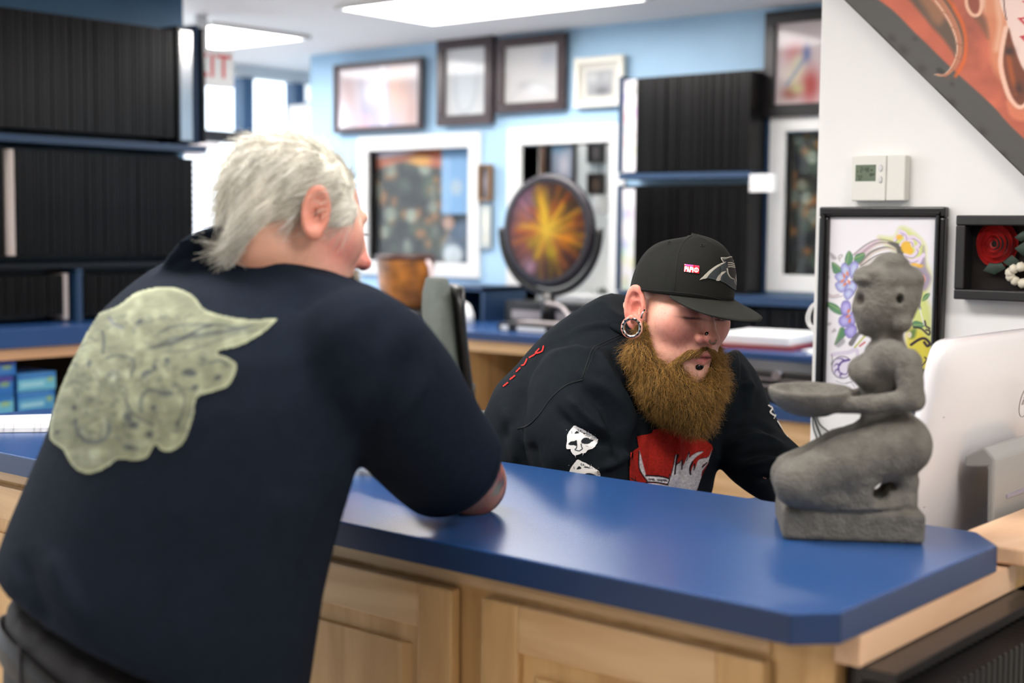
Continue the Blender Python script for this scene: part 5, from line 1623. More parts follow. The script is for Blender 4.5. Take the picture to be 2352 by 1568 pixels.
def folds(v, f, strokes):
    n = vnormals(v, f); pj = proj(v); face = (n * (CAM - v)).sum(1) > 0
    disp = np.zeros(len(v))
    for pts, w, amp in strokes:
        Q = spline(pts, n=5); best = np.full(len(v), 1e9)
        lo = Q.min(0) - 4 * w; hi = Q.max(0) + 4 * w
        m = face & (pj[:, 0] > lo[0]) & (pj[:, 0] < hi[0]) & (pj[:, 1] > lo[1]) & (pj[:, 1] < hi[1])
        if not m.any(): continue
        x, y = pj[m, 0], pj[m, 1]; b = np.full(m.sum(), 1e9); tt = np.zeros(m.sum())
        for i in range(len(Q) - 1):
            x0, y0 = Q[i]; dx, dy = Q[i + 1] - Q[i]
            t = np.clip(((x - x0) * dx + (y - y0) * dy) / (dx * dx + dy * dy + 1e-9), 0, 1)
            d = np.hypot(x - x0 - t * dx, y - y0 - t * dy); k = d < b
            b = np.where(k, d, b); tt = np.where(k, (i + t) / (len(Q) - 1), tt)
        disp[m] += amp * np.exp(-(b / w) ** 2) * np.clip(np.sin(np.pi * np.clip(tt, .04, .96)) * 1.6, 0, 1)
    return v + n * disp[:, None]

M_skin = paint('skin', .48, .4, sss=.12, bump=.12, bscale=420, var=.06, vscale=120)
def skincol(n, base): return np.tile(np.asarray(base, float), (n, 1))
def blendc(col, w, c):
    w = np.clip(w, 0, 1)[:, None]; return col * (1 - w) + np.asarray(c, float) * w

# ================================================================== the older man at the counter
om = thing('person', 'grey-haired man in a navy t-shirt leaning on the counter with his back turned', 'person', (-1.62, 1.15, 0))
yaw = math.radians(8)
lx = np.array([math.cos(yaw), -math.sin(yaw), 0]); ly = np.array([math.sin(yaw), math.cos(yaw), 0])
rh = np.array([math.cos(YAW), math.sin(YAW), 0])
def oring(y, Lp, Rp, Y, asp=.8, p=2.3, grow=0., tilt=0.):
    c = ony((Lp + Rp) / 2, y, Y); D = (c - CAM) @ fwd
    e = (Rp - Lp) / 2 * D / F
    w = e / math.sqrt((lx @ rh) ** 2 + (asp * (ly @ rh)) ** 2) + grow
    zt = np.array([0, 0, 1.])
    return (c, lx * w - zt * tilt, ly * w * asp - zt * tilt * 2.2, p)
RN = [(1415, -4, 708, 1.12), (1380, 0, 716, 1.125), (1300, 8, 735, 1.14), (1200, 34, 765, 1.165), (1100, 70, 800, 1.19), (1000, 112, 826, 1.215), (900, 142, 846, 1.24), (800, 186, 856, 1.27), (720, 232, 850, 1.30),
      (660, 296, 836, 1.335), (620, 350, 806, 1.36), (588, 408, 752, 1.385), (562, 452, 712, 1.40), (540, 478, 690, 1.41), (518, 496, 668, 1.42)]
torso = loft([oring(1476, -8, 696, 1.12, tilt=.036), oring(1430, -4, 704, 1.12, tilt=.032)] + [oring(*r, tilt=t_) for r, t_ in zip(RN[1:], (.024, .012, .004) + (0,) * 20)], 48)
trap = flat_limb([at(590, 700, 2.04), at(700, 752, 1.99), at(830, 800, 1.92)], [.094, .088, .086])
Ra = [at(790, 775, 1.92), at(835, 825, 1.89), at(905, 910, 1.95), at(975, 1005, 2.04), at(1030, 1068, 2.11)]
armR = flat_limb(Ra, [.080, .096, .098, .092, .088])
shL = at(400, 715, 2.14); elL = np.array([-1.93, 1.56, 1.13]); Lmid = (shL + elL) / 2 + np.array([-.0, 0, .02])
armL = flat_limb([shL, Lmid, elL * .85 + Lmid * .15], [.085, .088, .08])
collar = flat_limb([at(575, 660, 2.05), at(582, 610, 2.075), at(586, 572, 2.09), at(588, 558, 2.095)], [.135, .098, .080, .077])
v, f = remeshed([torso, armR, armL, collar, trap], .009, 7)
v = folds(v, f, [([(960, 780), (900, 900), (830, 1060)], 26, -.010), ([(1000, 850), (930, 930), (850, 1010)], 18, .008), ([(900, 860), (820, 930), (760, 1000)], 24, .008), ([(800, 1090), (740, 1250), (690, 1400)], 30, -.008),
                 ([(40, 1250), (80, 1380), (120, 1440)], 22, -.010), ([(110, 1260), (150, 1360), (200, 1440)], 22, .007), ([(690, 1100), (600, 1250), (560, 1400)], 40, .006), ([(500, 580), (560, 640), (640, 660)], 30, -.005), ([(480, 560), (560, 585), (660, 620), (760, 650)], 14, .004)])
M_navy = mat('navy_cotton', (24, 31, 42), .9, var=.10, vscale=60, bump=.25, bscale=500, spec=.06)
shirtO = meshobj('t_shirt', v, f, M_navy, om, True)
ov, of_ = v, f
# sleeve hem and neck band
hc = Ra[-1]; ht = Ra[-1] - Ra[-2]; ht /= np.linalg.norm(ht); ha = np.cross(ht, [0, 0, 1.]); ha /= np.linalg.norm(ha); hb = np.cross(ht, ha)
MB().tube([hc - ht * .004 + .083 * (ha * math.cos(t) + hb * math.sin(t)) for t in np.linspace(0, 2 * math.pi, 40)], .0035, 8, False).build('sleeve_hem', M_navy, shirtO, 0, True)

# body: head, neck, arms and hands as one skin
AXo = head_axes(math.radians(90 + 40 - 63 - 40) + 0, math.radians(22), math.radians(-4)) if False else None
fo = right * math.sin(math.radians(64)) + np.array([fwd[0], fwd[1], 0]) / np.linalg.norm(fwd[:2]) * math.cos(math.radians(64))
AXo = head_axes(math.atan2(fo[1], fo[0]), math.radians(20), math.radians(7))
ks = .94
earO = at(722, 488, 1.955)
cO = earO - ks * (np.array([-.0815, -.006, 0]) @ AXo)
nb = at(600, 600, 2.07)
nk = cO + ks * (np.array([0, -.03, -.06]) @ AXo)
elb = at(1086, 1108, 2.20); wrR = at(950, 1035, 2.46)
wrL = np.array([-1.84, 1.74, 1.112])
def body_o(P):
    d = head_sdf((P - cO.astype(np.float32)) @ AXo.T.astype(np.float32) / ks, fat=.012, sock=.7, cz=.010, nose=1.15, ek=1.08) * ks
    d = smin(d, s_chain(P, [nk, nk * .5 + nb * .5, nb], [.054, .056, .060]), .02)
    d = smin(d, s_ell(P, cO + ks * (np.array([0, .035, -.115]) @ AXo), (.055, .055, .04)), .03)
    return d
def arm_o(P):
    d = s_chain(P, [at(960, 960, 2.0), at(1045, 1045, 2.12), elb], [.062, .061, .052], .01)
    d = smin(d, s_chain(P, [elb, elb * .5 + wrR * .5, wrR], [.046, .041, .029], .01), .012)
    d = smin(d, hand_sdf(P, wrR, np.array([-.95, .15, -.02]), np.array([.1, .1, 1.]), 1, 1.05, .5), .012)
    return d
def arm_ol(P):
    d = s_chain(P, [Lmid, elL], [.055, .050], .01)
    d = smin(d, s_chain(P, [elL, elL * .5 + wrL * .5, wrL], [.046, .041, .030], .01), .012)
    return smin(d, hand_sdf(P, wrL, np.array([.75, .45, -.05]), np.array([.05, .1, 1.]), -1, 1.05, .5), .012)
shR = Ra[1]
def body_all(P):
    d = body_o(P)
    ch = nb * .35 + at(560, 760, 2.08) * .65
    d = smin(d, s_chain(P, [nb, ch, shR * .75 + ch * .25], [.058, .065, .045]), .02); d = smin(d, s_chain(P, [ch, shL * .8 + ch * .2], [.065, .045]), .02)
    d = smin(d, s_chain(P, [shR * .75 + ch * .25, at(960, 960, 2.0)], [.045, .056]), .02); d = smin(d, s_chain(P, [shL * .8 + ch * .2, Lmid], [.045, .05]), .02)
    return smin(smin(d, arm_o(P), .004), arm_ol(P), .004)
_pts = np.array([cO, elb, wrR, elL, wrL, shL, shR])
lo_ = _pts.min(0) - np.array([.14, .13, .07]); hi_ = _pts.max(0) + np.array([.24, .17, .15])
v1, f1 = nets(body_all, [graded(lo_[i], hi_[i], cO[i] - .13, cO[i] + .135, .0036, .0075) for i in range(3)], None, None)
Vb, Fb = v1, f1
Lh = (v1 - cO) @ AXo.T / ks
isarm = np.minimum(arm_o(v1.astype(np.float32)), 9) < .006
isL = arm_ol(v1.astype(np.float32)) < .006
c1 = skincol(len(v1), (222, 172, 150))
c1 = blendc(c1, 1.2 * np.exp(-((Lh[:, 0] + .06) ** 2 + (Lh[:, 1] - .05) ** 2 + (Lh[:, 2] + .03) ** 2) / .0012), (228, 150, 136))
c1 = blendc(c1, (np.abs(Lh[:, 0]) > .079) * .8, (222, 142, 122))
c1 = blendc(c1, np.exp(-((Lh[:, 1] - .118) ** 2 + (Lh[:, 2] + .03) ** 2) / .0005), (214, 128, 116))
c1 = blendc(c1, np.clip((-.05 - Lh[:, 2]) * 12, 0, 1) * (Lh[:, 1] < .02) * .7, (206, 138, 106))
c2_ = skincol(len(v1), (176, 124, 100))
ink = noise3(v1, .022, 5); ink2 = noise3(v1, .014, 9); ink3 = noise3(v1, .03, 12)
c2_ = blendc(c2_, np.clip((ink - .02) * 14, 0, .75), (70, 66, 62)); c2_ = blendc(c2_, np.clip((ink3 - .12) * 12, 0, .7), (120, 140, 118)); c2_ = blendc(c2_, np.clip((ink2 - .16) * 12, 0, .6), (178, 84, 66))
c1 = np.where(isarm[:, None], c2_, np.where(isL[:, None], np.array([206, 152, 126.]), c1))
bo_ = meshobj('body', Vb, Fb, M_skin, om, True, lin(c1))
MB().lathe([(.006, 0), (.0075, .001), (.0, .003)], cO + ks * (np.array([-.031, .0975, .0085]) @ AXo), 8).build('eye_lashes', mat('lash_dark', (70, 48, 40), .6), bo_)

# hair: volume plus strands
def hair_o(P):
    L = (P - cO.astype(np.float32)) @ AXo.T.astype(np.float32) / ks
    d = s_ell(L, (0, -.022, .040), (.083, .105, .077))
    d = smin(d, s_ell(L, (0, -.082, -.016), (.062, .034, .062)), .03)
    d = smax(d, L[:, 1] * .85 - (L[:, 2]) * .32 - .030, .008)
    d = smin(d, s_ell(L, (-.066, .032, .018), (.016, .030, .030)), .012); d = smin(d, s_ell(L, (.066, .032, .018), (.016, .030, .030)), .012)
    for sx in (-1, 1): d = smax(d, -s_ell(L, (sx * .09, .000, -.012), (.034, .022, .042)), .006)
    d = smax(d, -(L[:, 2] + .082), .01)
    n_ = noise3(np.stack([L[:, 0], L[:, 1] * .6, L[:, 2] * .25], -1), .011, 4)
    return (d + .006 * n_) * ks
hv, hf = nets(hair_o, cO - .2, cO + .2, .0036)
hn = vnormals(hv, hf)
GREY = np.array([232, 229, 216.])
Lv = (hv - cO) @ AXo.T / ks
st = noise3(np.stack([Lv[:, 0], Lv[:, 1] * .7, Lv[:, 2] * .18], -1), .010, 8)
hcol = GREY[None] * (1 + .34 * st[:, None])
hcol = blendc(hcol, np.clip(1.5 * np.exp(-((Lv[:, 0] - .00) ** 2 / .0012 + (Lv[:, 1] + .075) ** 2 / .0016 + (Lv[:, 2] - .115) ** 2 / .0012)), 0, .75), (222, 178, 154))
hr = meshobj('hair', hv, hf, paint('grey_hair', .6, .35, bump=.3, bscale=240), om, True, lin(hcol))
rp_, ri = surf_sample(hv, hf, 6500)
nn = hn[hf[ri, 0]]
Lr = (rp_ - cO) @ AXo.T / ks
flow = -np.array([0, 0, 1.]) @ np.eye(3)
dl = np.stack([np.zeros(len(Lr)), -.55 + 0 * Lr[:, 1], -.5 - np.clip(-Lr[:, 1] * 8, 0, 1.5)], -1) @ AXo
dl = dl - nn * (dl * nn).sum(1, keepdims=True); dl = dl / (np.linalg.norm(dl, axis=1, keepdims=True) + 1e-6) + nn * .05 + rng.normal(size=dl.shape) * .07
sv, sf, si = strands(rp_ - nn * .002, dl, rng.uniform(.03, .065, len(rp_)), .0007, .003, 5, 2, .6)
sc_ = GREY[None] * rng.uniform(.78, 1.18, len(rp_))[:, None]
meshobj('hair_strands', sv, sf, paint('grey_hair', .6, .35, bump=.3, bscale=240), om, True, lin(np.clip(sc_[si], 0, 255)))['kind'] = 'stuff'
# white moustache
mr = rng.normal(size=(500, 3)) * np.array([.016, .004, .004]) + np.array([0, .101, -.050])
mr = cO + ks * (mr @ AXo); md = (np.stack([rng.normal(size=500) * .5, np.full(500, .35), np.full(500, -1.)], -1)) @ AXo
sv, sf, si = strands(mr, md, rng.uniform(.012, .022, 500), .0006, .001, 4, 5, .5)
meshobj('moustache', sv, sf, mat('white_whiskers', (226, 222, 208), .6), om, True)['kind'] = 'stuff'

# jeans, belt, shoes
M_jean = mat('grey_black_jeans', (40, 40, 44), .85, var=.15, vscale=50, bump=.3, bscale=400)
M_belt = mat('black_leather', (16, 15, 15), .55, spec=.25, bump=.2, bscale=120)
hip = [oring(y, a - 4, b + 2, Y, .8, 2.3, -.012) for y, a, b, Y in RN[:3]]
hc0 = hip[0][0]; W0 = np.linalg.norm(hip[0][1])
TB = .036
hc0 = hc0 + np.array([0, 0, 0]); ZT = np.array([0, 0, 1.])
def hring(z, k, dy=0., t_=1.): return (np.array([hc0[0], hc0[1] + dy, z]), lx * W0 * k - ZT * TB * t_, ly * W0 * .8 * k - ZT * TB * 2.2 * t_, 2.4)
pel = loft([hring(.925, .955), hring(.865, .985), hring(.80, 1.0, 0, .6), hring(.78, .92, 0, .2), hring(.74, .7, 0, 0.)], 40)
legs = []
for sx in (-1, 1):
    h0 = np.array([hc0[0], hc0[1], .82]) + lx * sx * W0 * .48
    legs.append(flat_limb([h0, h0 + np.array([sx * .02, .03, -.36]), h0 + np.array([sx * .03, -.01, -.72])], [.115, .085, .068]))
jv, jf = remeshed([pel] + legs, .012, 6)
jn = meshobj('jeans', jv, jf, M_jean, om, True)
nR = 72
bt = MB(); Vv = []
for k in range(nR):
    t = 2 * math.pi * k / nR; ct, s_t = math.cos(t), math.sin(t); q = 2 / 2.4
    sc1 = math.copysign(abs(ct) ** q, ct); sc2 = math.copysign(abs(s_t) ** q, s_t)
    dd = lx * W0 * sc1 + ly * W0 * .8 * sc2; dz_ = -ZT * TB * (sc1 + 2.2 * sc2)
    for z, g in ((.848, 1.004), (.848, 1.022), (.892, 1.016), (.892, .99)): Vv.append(np.array([hc0[0], hc0[1], z]) + dd * g + dz_)
bt.add(Vv, [(k * 4 + j, ((k + 1) % nR) * 4 + j, ((k + 1) % nR) * 4 + (j + 1) % 4, k * 4 + (j + 1) % 4) for k in range(nR) for j in range(4)])
belt = bt.build('belt', M_belt, om, 0, True)
def on_belt(px, py, off=0.):
    best = min((q for q in [np.array([hc0[0], hc0[1], .870]) + (lx * W0 * math.copysign(abs(math.cos(t)) ** (2 / 2.4), math.cos(t)) + ly * W0 * .8 * math.copysign(abs(math.sin(t)) ** (2 / 2.4), math.sin(t))) * (1.016 + off) - ZT * TB * (math.copysign(abs(math.cos(t)) ** (2 / 2.4), math.cos(t)) + 2.2 * math.copysign(abs(math.sin(t)) ** (2 / 2.4), math.sin(t))) for t in np.linspace(math.pi * 1.25, 2 * math.pi, 120)]), key=lambda q: abs(proj(q)[0] - px))
    n_ = best - np.array([hc0[0], hc0[1], .870]); n_[2] = 0; return best, n_ / np.linalg.norm(n_)
bp, bn = on_belt(150, 1535)
bx_ = np.cross([0, 0, 1.], bn)
MB().lathe([(.021, 0), (.021, .003), (.017, .007), (.009, .010), (0, .011)], bp, 28, [bx_, (0, 0, 1), bn]).build('concho', M_chrome, belt, 0, True)
for px in (45, 215):
    q, n_ = on_belt(px, 1530, .004); b_ = np.cross([0, 0, 1.], n_)
    MB().obox(q, (.012, .004, .062), [b_, n_, (0, 0, 1)]).build('belt_loop', M_jean, belt, .001)
for sx in (-1, 1):
    h0 = np.array([hc0[0], hc0[1], 0]) + lx * (sx * (W0 * .48 + .03))
    sv_, sf_ = loft([(h0 + ly * .05 + np.array([0, 0, z]), lx * a_, ly * b_, 2.6) for z, a_, b_ in ((.002, .05, .14), (.03, .052, .145), (.06, .048, .12), (.10, .045, .07), (.12, .04, .05))], 28)
    MB().add(sv_, sf_).build('shoe', M_belt, om, 0, True)

# ------------------------------------------------------------------ print on his back
Q = lambda x, y: (100 + x / 3.266, 640 + y / 3.266)
def QP(p): return [Q(*a) for a in p]
c = Canvas(105, 650, 645, 1100, 3.0)
INKC, DK = (132, 137, 114), (70, 76, 78)
c.poly(QP([(390, 270), (560, 205), (700, 105), (880, 65), (1030, 80), (1140, 140), (1220, 235), (1400, 290), (1580, 310), (1730, 300), (1745, 330), (1640, 420), (1480, 510), (1310, 555), (1400, 600), (1455, 660), (1400, 800), (1290, 850), (1160, 900), (1130, 1040), (1060, 1230), (960, 1300), (880, 1290), (845, 1255), (780, 1350), (680, 1370), (570, 1360), (500, 1410), (400, 1460), (310, 1465), (220, 1410), (150, 1290), (60, 1220), (50, 1120), (80, 950), (150, 770), (230, 600), (300, 460), (340, 360)]), INKC, 1, n=4)
r = np.random.default_rng(11)
for k in range(26):   # wing feathers
    t = k / 25
    x0, y0 = 900 + 600 * t, 470 - 90 * t
    c.stroke(QP([(x0 - 40, y0 + 30), (x0 + 10, y0), (x0 + 90, y0 - 30)]), 3.0, DK, .5)
c.stroke(QP([(860, 420), (1000, 360), (1250, 350), (1520, 385)]), 5, DK, .75); c.stroke(QP([(830, 520), (1000, 480), (1160, 390), (1260, 360)]), 7, DK, .8); c.stroke(QP([(900, 560), (1100, 540), (1400, 440), (1600, 390)]), 4, DK, .5)
c.ell(*Q(730, 330), 9, 6, DK, .9, -.5, soft=4); c.stroke(QP([(680, 400), (720, 350), (790, 300)]), 5, (120, 126, 116), .7)
c.stroke(QP([(500, 300), (540, 350), (600, 370)]), 9, (104, 110, 116), .7); c.stroke(QP([(450, 400), (460, 470), (455, 560)]), 7, DK, .7); c.stroke(QP([(480, 600), (560, 580), (660, 600), (690, 660), (660, 740)]), 5, DK, .75)
c.stroke(QP([(410, 790), (420, 690), (500, 640), (600, 640), (640, 720), (600, 830)]), 12, (144, 149, 126), .9, soft=8); c.stroke(QP([(480, 780), (490, 710), (550, 690), (580, 740), (540, 800)]), 5, (110, 116, 108), .8); c.ell(*Q(530, 730), 8, 12, (150, 156, 140), .8)
for x, y, a_, b_ in ((780, 720, 14, 9), (840, 670, 6, 8), (1100, 710, 16, 9), (1140, 820, 8, 7), (1310, 745, 9, 6), (930, 615, 6, 6), (640, 1040, 10, 14), (680, 1100, 10, 8), (800, 1170, 9, 8), (660, 1270, 18, 6), (940, 870, 12, 7), (830, 970, 6, 6), (350, 640, 5, 9), (240, 970, 6, 7), (110, 1155, 6, 4), (1010, 1090, 5, 8)):
    c.ell(*Q(x, y), a_, b_, DK, .85, r.uniform(-.6, .6), soft=5)
c.stroke(QP([(740, 1000), (740, 900), (800, 840), (900, 860)]), 9, DK, .6); c.stroke(QP([(700, 820), (790, 740), (900, 690), (960, 640)]), 6, (144, 149, 126), .9, soft=6); c.stroke(QP([(980, 780), (1050, 850), (1060, 960), (1020, 1080)]), 5, DK, .6); c.stroke(QP([(1240, 640), (1340, 620), (1380, 660)]), 5, DK, .7)
c.stroke(QP([(250, 1060), (260, 1150), (330, 1220), (420, 1225), (490, 1170), (500, 1090)]), 9, (86, 94, 98), .8); c.stroke(QP([(290, 1100), (320, 1170), (400, 1180), (470, 1120), (460, 1060)]), 5, (150, 156, 142), .8)
c.stroke(QP([(620, 900), (650, 980), (740, 1060), (830, 1100)]), 6, DK, .7); c.stroke(QP([(560, 1180), (600, 1240), (700, 1220), (770, 1250)]), 5, (120, 126, 116), .7)
for k in range(70):
    a_ = r.uniform(0, 1) ; x, y = 200 + 1000 * a_, r.uniform(500, 1200)
    c.glow(*Q(x, y), 7, 4, DK if r.random() < .6 else (150, 154, 132), .45, r.uniform(-1, 1))
for k in range(230):
    x, y = r.uniform(230, 1250), r.uniform(240, 1230)
    if x > 900 and y > 480 + (1300 - x) * 1.4: continue
    an_ = r.uniform(-.9, .9) + (1.2 if y > 600 else .2); l_ = r.uniform(25, 75); bd = r.uniform(-18, 18)
    c.stroke(QP([(x, y), (x + l_ * .5 * math.cos(an_) - bd * math.sin(an_), y + l_ * .5 * math.sin(an_) + bd * math.cos(an_)), (x + l_ * math.cos(an_), y + l_ * math.sin(an_))]), r.uniform(1.5, 3.2), DK if r.random() < .75 else (150, 155, 132), .5, soft=3, n=4)
for k in range(40):
    x = 220 + r.uniform(0, 330); c.stroke(QP([(x, 1260 + r.uniform(0, 60)), (x + 10, 1400)]), 1.5, (150, 156, 142), .5)
c.C = c.C * (.88 + .16 * vnoise(c.X, c.Y, 22, 1) + .12 * vnoise(c.X * .5 + c.Y, c.Y, 7, 2))[..., None]
Ab = c.A.copy()
for _ in range(10):
    Ab = (Ab + np.roll(Ab, 1, 0) + np.roll(Ab, -1, 0) + np.roll(Ab, 1, 1) + np.roll(Ab, -1, 1)) / 5
inn = np.clip((Ab - .80) / .19, 0, 1) * np.clip(.25 + 1.3 * vnoise(c.X, c.Y, 20, 5), 0, 1)
c.C = c.C * (1 - .22 * inn)[..., None] * 1.16
c.mesh('back_print', project_on(ov, of_, .0018), paint('screen_print', .85, .2), shirtO, .5)

# ================================================================== the bearded man behind the counter
bm_ = thing('person', 'bearded man in a black cap and printed black long-sleeved shirt leaning over the desk', 'person', (-1.95, 2.45, 0))
AXb = head_axes(math.radians(-20), math.radians(9), math.radians(4))
kb = 1.06
fatB = .010
earB = at(1461, 705, 2.72)
cB = earB - kb * np.array([-.0815 - fatB * .3, -.006, 0]) @ AXb
def Lw(x, y, z): return cB + kb * np.array([x, y, z]) @ AXb
def toL(P): return (P - cB.astype(P.dtype)) @ AXb.T.astype(P.dtype) / P.dtype.type(kb)

# shirt
sp = [(1300, 1300, 3.02, .235, .205), (1330, 1170, 3.00, .255, .23), (1368, 1050, 2.98, .262, .238), (1396, 960, 2.95, .26, .222), (1422, 880, 2.93, .238, .182), (1438, 805, 2.91, .195, .145), (1458, 748, 2.88, .125, .10), (1468, 712, 2.86, .085, .075)]
cs = [at(*q[:3]) for q in sp]
rings = []
for i, q in enumerate(sp):
    t = cs[min(i + 1, len(cs) - 1)] - cs[max(i - 1, 0)]; t[1] = 0; t /= np.linalg.norm(t)
    lat = np.array([0, 1., 0]); dep = np.cross(lat, t)
    rings.append((cs[i], lat * q[3], dep * q[4], 2.25))
tB = loft(rings, 48)
RA = [at(1385, 850, 2.82), at(1336, 905, 2.76), at(1326, 1010, 2.72), at(1348, 1120, 2.72), at(1378, 1205, 2.72)]
aRB = flat_limb(RA + [at(1450, 1255, 2.62), at(1520, 1275, 2.56)], [.085, .103, .102, .094, .080, .062, .048])
LA = [at(1615, 850, 3.02), at(1652, 905, 3.01), at(1697, 985, 2.98), at(1742, 1048, 2.92), at(1798, 1094, 2.84), at(1838, 1150, 2.74), at(1862, 1215, 2.64)]
aLB = flat_limb(LA, [.085, .092, .082, .073, .064, .052, .044])
v, f = remeshed([tB, aRB, aLB], .0065, 8)
FB = [([(1300, 772), (1360, 750), (1425, 742)], 7, .004), ([(1270, 795), (1340, 780), (1410, 790)], 8, -.004), ([(1250, 820), (1320, 805), (1380, 815)], 9, .0035), ([(1345, 862), (1400, 905), (1432, 960), (1440, 1040)], 12, .008), ([(1330, 880), (1385, 935), (1415, 1000), (1425, 1080)], 10, -.007),
      ([(1300, 905), (1350, 960), (1400, 1000)], 11, .007), ([(1270, 930), (1310, 975), (1370, 1010), (1420, 1020)], 10, -.006), ([(1370, 800), (1400, 860), (1440, 930), (1455, 1000)], 9, .006), ([(1400, 790), (1440, 870), (1460, 960)], 9, -.007),
      ([(1215, 1010), (1225, 1060), (1240, 1110)], 12, -.007), ([(1160, 930), (1180, 1000), (1190, 1080)], 14, .005), ([(1380, 1080), (1420, 1060), (1445, 1040)], 9, .006), ([(1360, 1100), (1400, 1085), (1440, 1075)], 7, -.005), ([(1200, 880), (1180, 960), (1150, 1030)], 16, -.004),
      ([(1650, 900), (1700, 880), (1740, 900)], 9, .004), ([(1660, 1000), (1730, 975), (1790, 1000)], 8, -.005), ([(1670, 1030), (1740, 1005), (1810, 1025)], 7, .006), ([(1690, 1055), (1760, 1035), (1840, 1048)], 6, -.006), ([(1700, 1075), (1770, 1062), (1840, 1065)], 6, .006),
      ([(1720, 1100), (1780, 1092), (1830, 1090)], 6, -.005), ([(1690, 820), (1715, 880), (1720, 950)], 10, .004), ([(1490, 980), (1495, 1060), (1500, 1120)], 10, -.003), ([(1555, 985), (1552, 1060), (1548, 1120)], 6, .004), ([(1580, 990), (1578, 1060), (1572, 1110)], 10, -.004), ([(1480, 880), (1470, 960), (1455, 1040)], 12, -.010)]
v = folds(v, f, [(a_, b_, c_ * 1.9) for a_, b_, c_ in FB])
v = v + vnormals(v, f) * (noise3(v, .05, 21) * .005)[:, None]
M_bshirt = mat('black_cotton', (19, 25, 30), .85, var=.12, vscale=70, bump=.2, bscale=600, spec=.12)
shB = meshobj('long_sleeved_shirt', v, f, M_bshirt, bm_, True)
bv_, bf_ = v, f
onshirt = project_on(bv_, bf_, .0024)
onshirt0 = project_on(bv_, bf_, .0002)
def seam(pts, r=.0011, m=None, name='seam'):
    P_ = onshirt0(spline(pts, n=8)); P_ = P_[~np.isnan(P_[:, 0])]
    if len(P_) < 3: return
    k = np.concatenate([[True], np.linalg.norm(np.diff(P_, axis=0), axis=1) < .03])
    MB().tube(list(P_[k]), r, 6).build(name, m or mat('seam_thread', (12, 15, 18), .9), shB, 0, True)
seam([(1338, 872), (1300, 885), (1265, 915), (1240, 950), (1215, 975), (1188, 985)], .0016)
seam([(1336, 870), (1350, 830), (1362, 800), (1390, 785), (1432, 765)]); seam([(1340, 872), (1357, 830), (1368, 803), (1395, 789), (1434, 770)], .0007)
seam([(1692, 800), (1700, 850), (1690, 910), (1660, 960)], .0012)
# collar
cr = at(1463, 742, 2.85)
ct = cs[-1] - cs[-2]; ct /= np.linalg.norm(ct); ca = np.array([0, 1., 0]); cbv = np.cross(ca, ct)
MB().tube([cr + .086 * ca * math.cos(t) + .080 * cbv * math.sin(t) for t in np.linspace(0, 2 * math.pi, 48)], .009, 8, False).build('collar', M_bshirt, shB, 0, True)

# body: head, neck, hands
nbB = at(1466, 775, 2.88)
handR, handL = at(1520, 1275, 2.56), at(1862, 1215, 2.64)
rgc = at(1451, 752, 2.694)
eo = np.array([-.86, .42, 0.]) @ AXb; eo /= np.linalg.norm(eo)
eo2 = .7 * eo - .3 * fwd; eo2 /= np.linalg.norm(eo2)
e2r = up - eo2 * (up @ eo2); e2r /= np.linalg.norm(e2r); e1r = np.cross(e2r, eo2)
RAX = np.array([e1r, e2r, eo2])
def body_b(P):
    L = toL(P)
    d = head_sdf(L, fat=fatB, cran=.93, cy=.010, nose=1.12, ears=(1, 1), lobe=(False, True), ek=1.08, flare=.42) * kb
    d = d + .007 * np.clip((L[:, 2] - .018) / .022, 0, 1) * (np.abs(L[:, 0]) < .078)
    d = smin(d, s_tor(P, rgc, .0195, .0026, RAX), .005)
    d = smin(d, s_cap(P, rgc + e2r * .019, earB - np.array([0, 0, .028]) @ AXb, .004, .006), .006)
    d = smin(d, s_chain(P, [Lw(0, -.008, -.05), nbB + right * .012], [.060, .074]), .02)
    return smin(d, s_ell(P, Lw(0, .02, -.11), (.06, .06, .045)), .03)
hand1 = lambda P: smin(s_chain(P, [RA[1], RA[2], RA[4], at(1450, 1255, 2.62), handR], [.06, .058, .05, .036, .027], .01), hand_sdf(P, handR, np.array([1., -.05, -.12]), np.array([.1, -.2, 1.]), 1, 1.05, .6), .01)
hand2 = lambda P: smin(s_chain(P, [LA[1], LA[3], LA[5], handL], [.055, .048, .034, .027], .01), hand_sdf(P, handL, np.array([.75, -.6, -.25]), np.array([.25, -.1, 1.]), -1, 1.05, .6), .01)
def body_all_b(P):
    d = body_b(P)
    d = smin(d, s_chain(P, [RA[1], cs[5], LA[1]], [.06, .08, .06]), .03); d = smin(d, s_cap(P, cs[5], nbB, .08, .07), .03)
    return smin(smin(d, hand1(P), .012), hand2(P), .012)
_pts = np.array([cB, handR, handL, RA[1], RA[4], LA[1], LA[4]])
lo_ = _pts.min(0) - np.array([.13, .13, .10]); hi_ = _pts.max(0) + np.array([.25, .12, .17])
v1, f1 = nets(body_all_b, [graded(lo_[i], hi_[i], cB[i] - (.14, .14, .16)[i], cB[i] + (.16, .14, .10)[i], .0024, .0075) for i in range(3)], None, None)
Lh = toL(v1)
c1 = skincol(len(v1), (226, 172, 150))
x_, y_, z_ = Lh.T
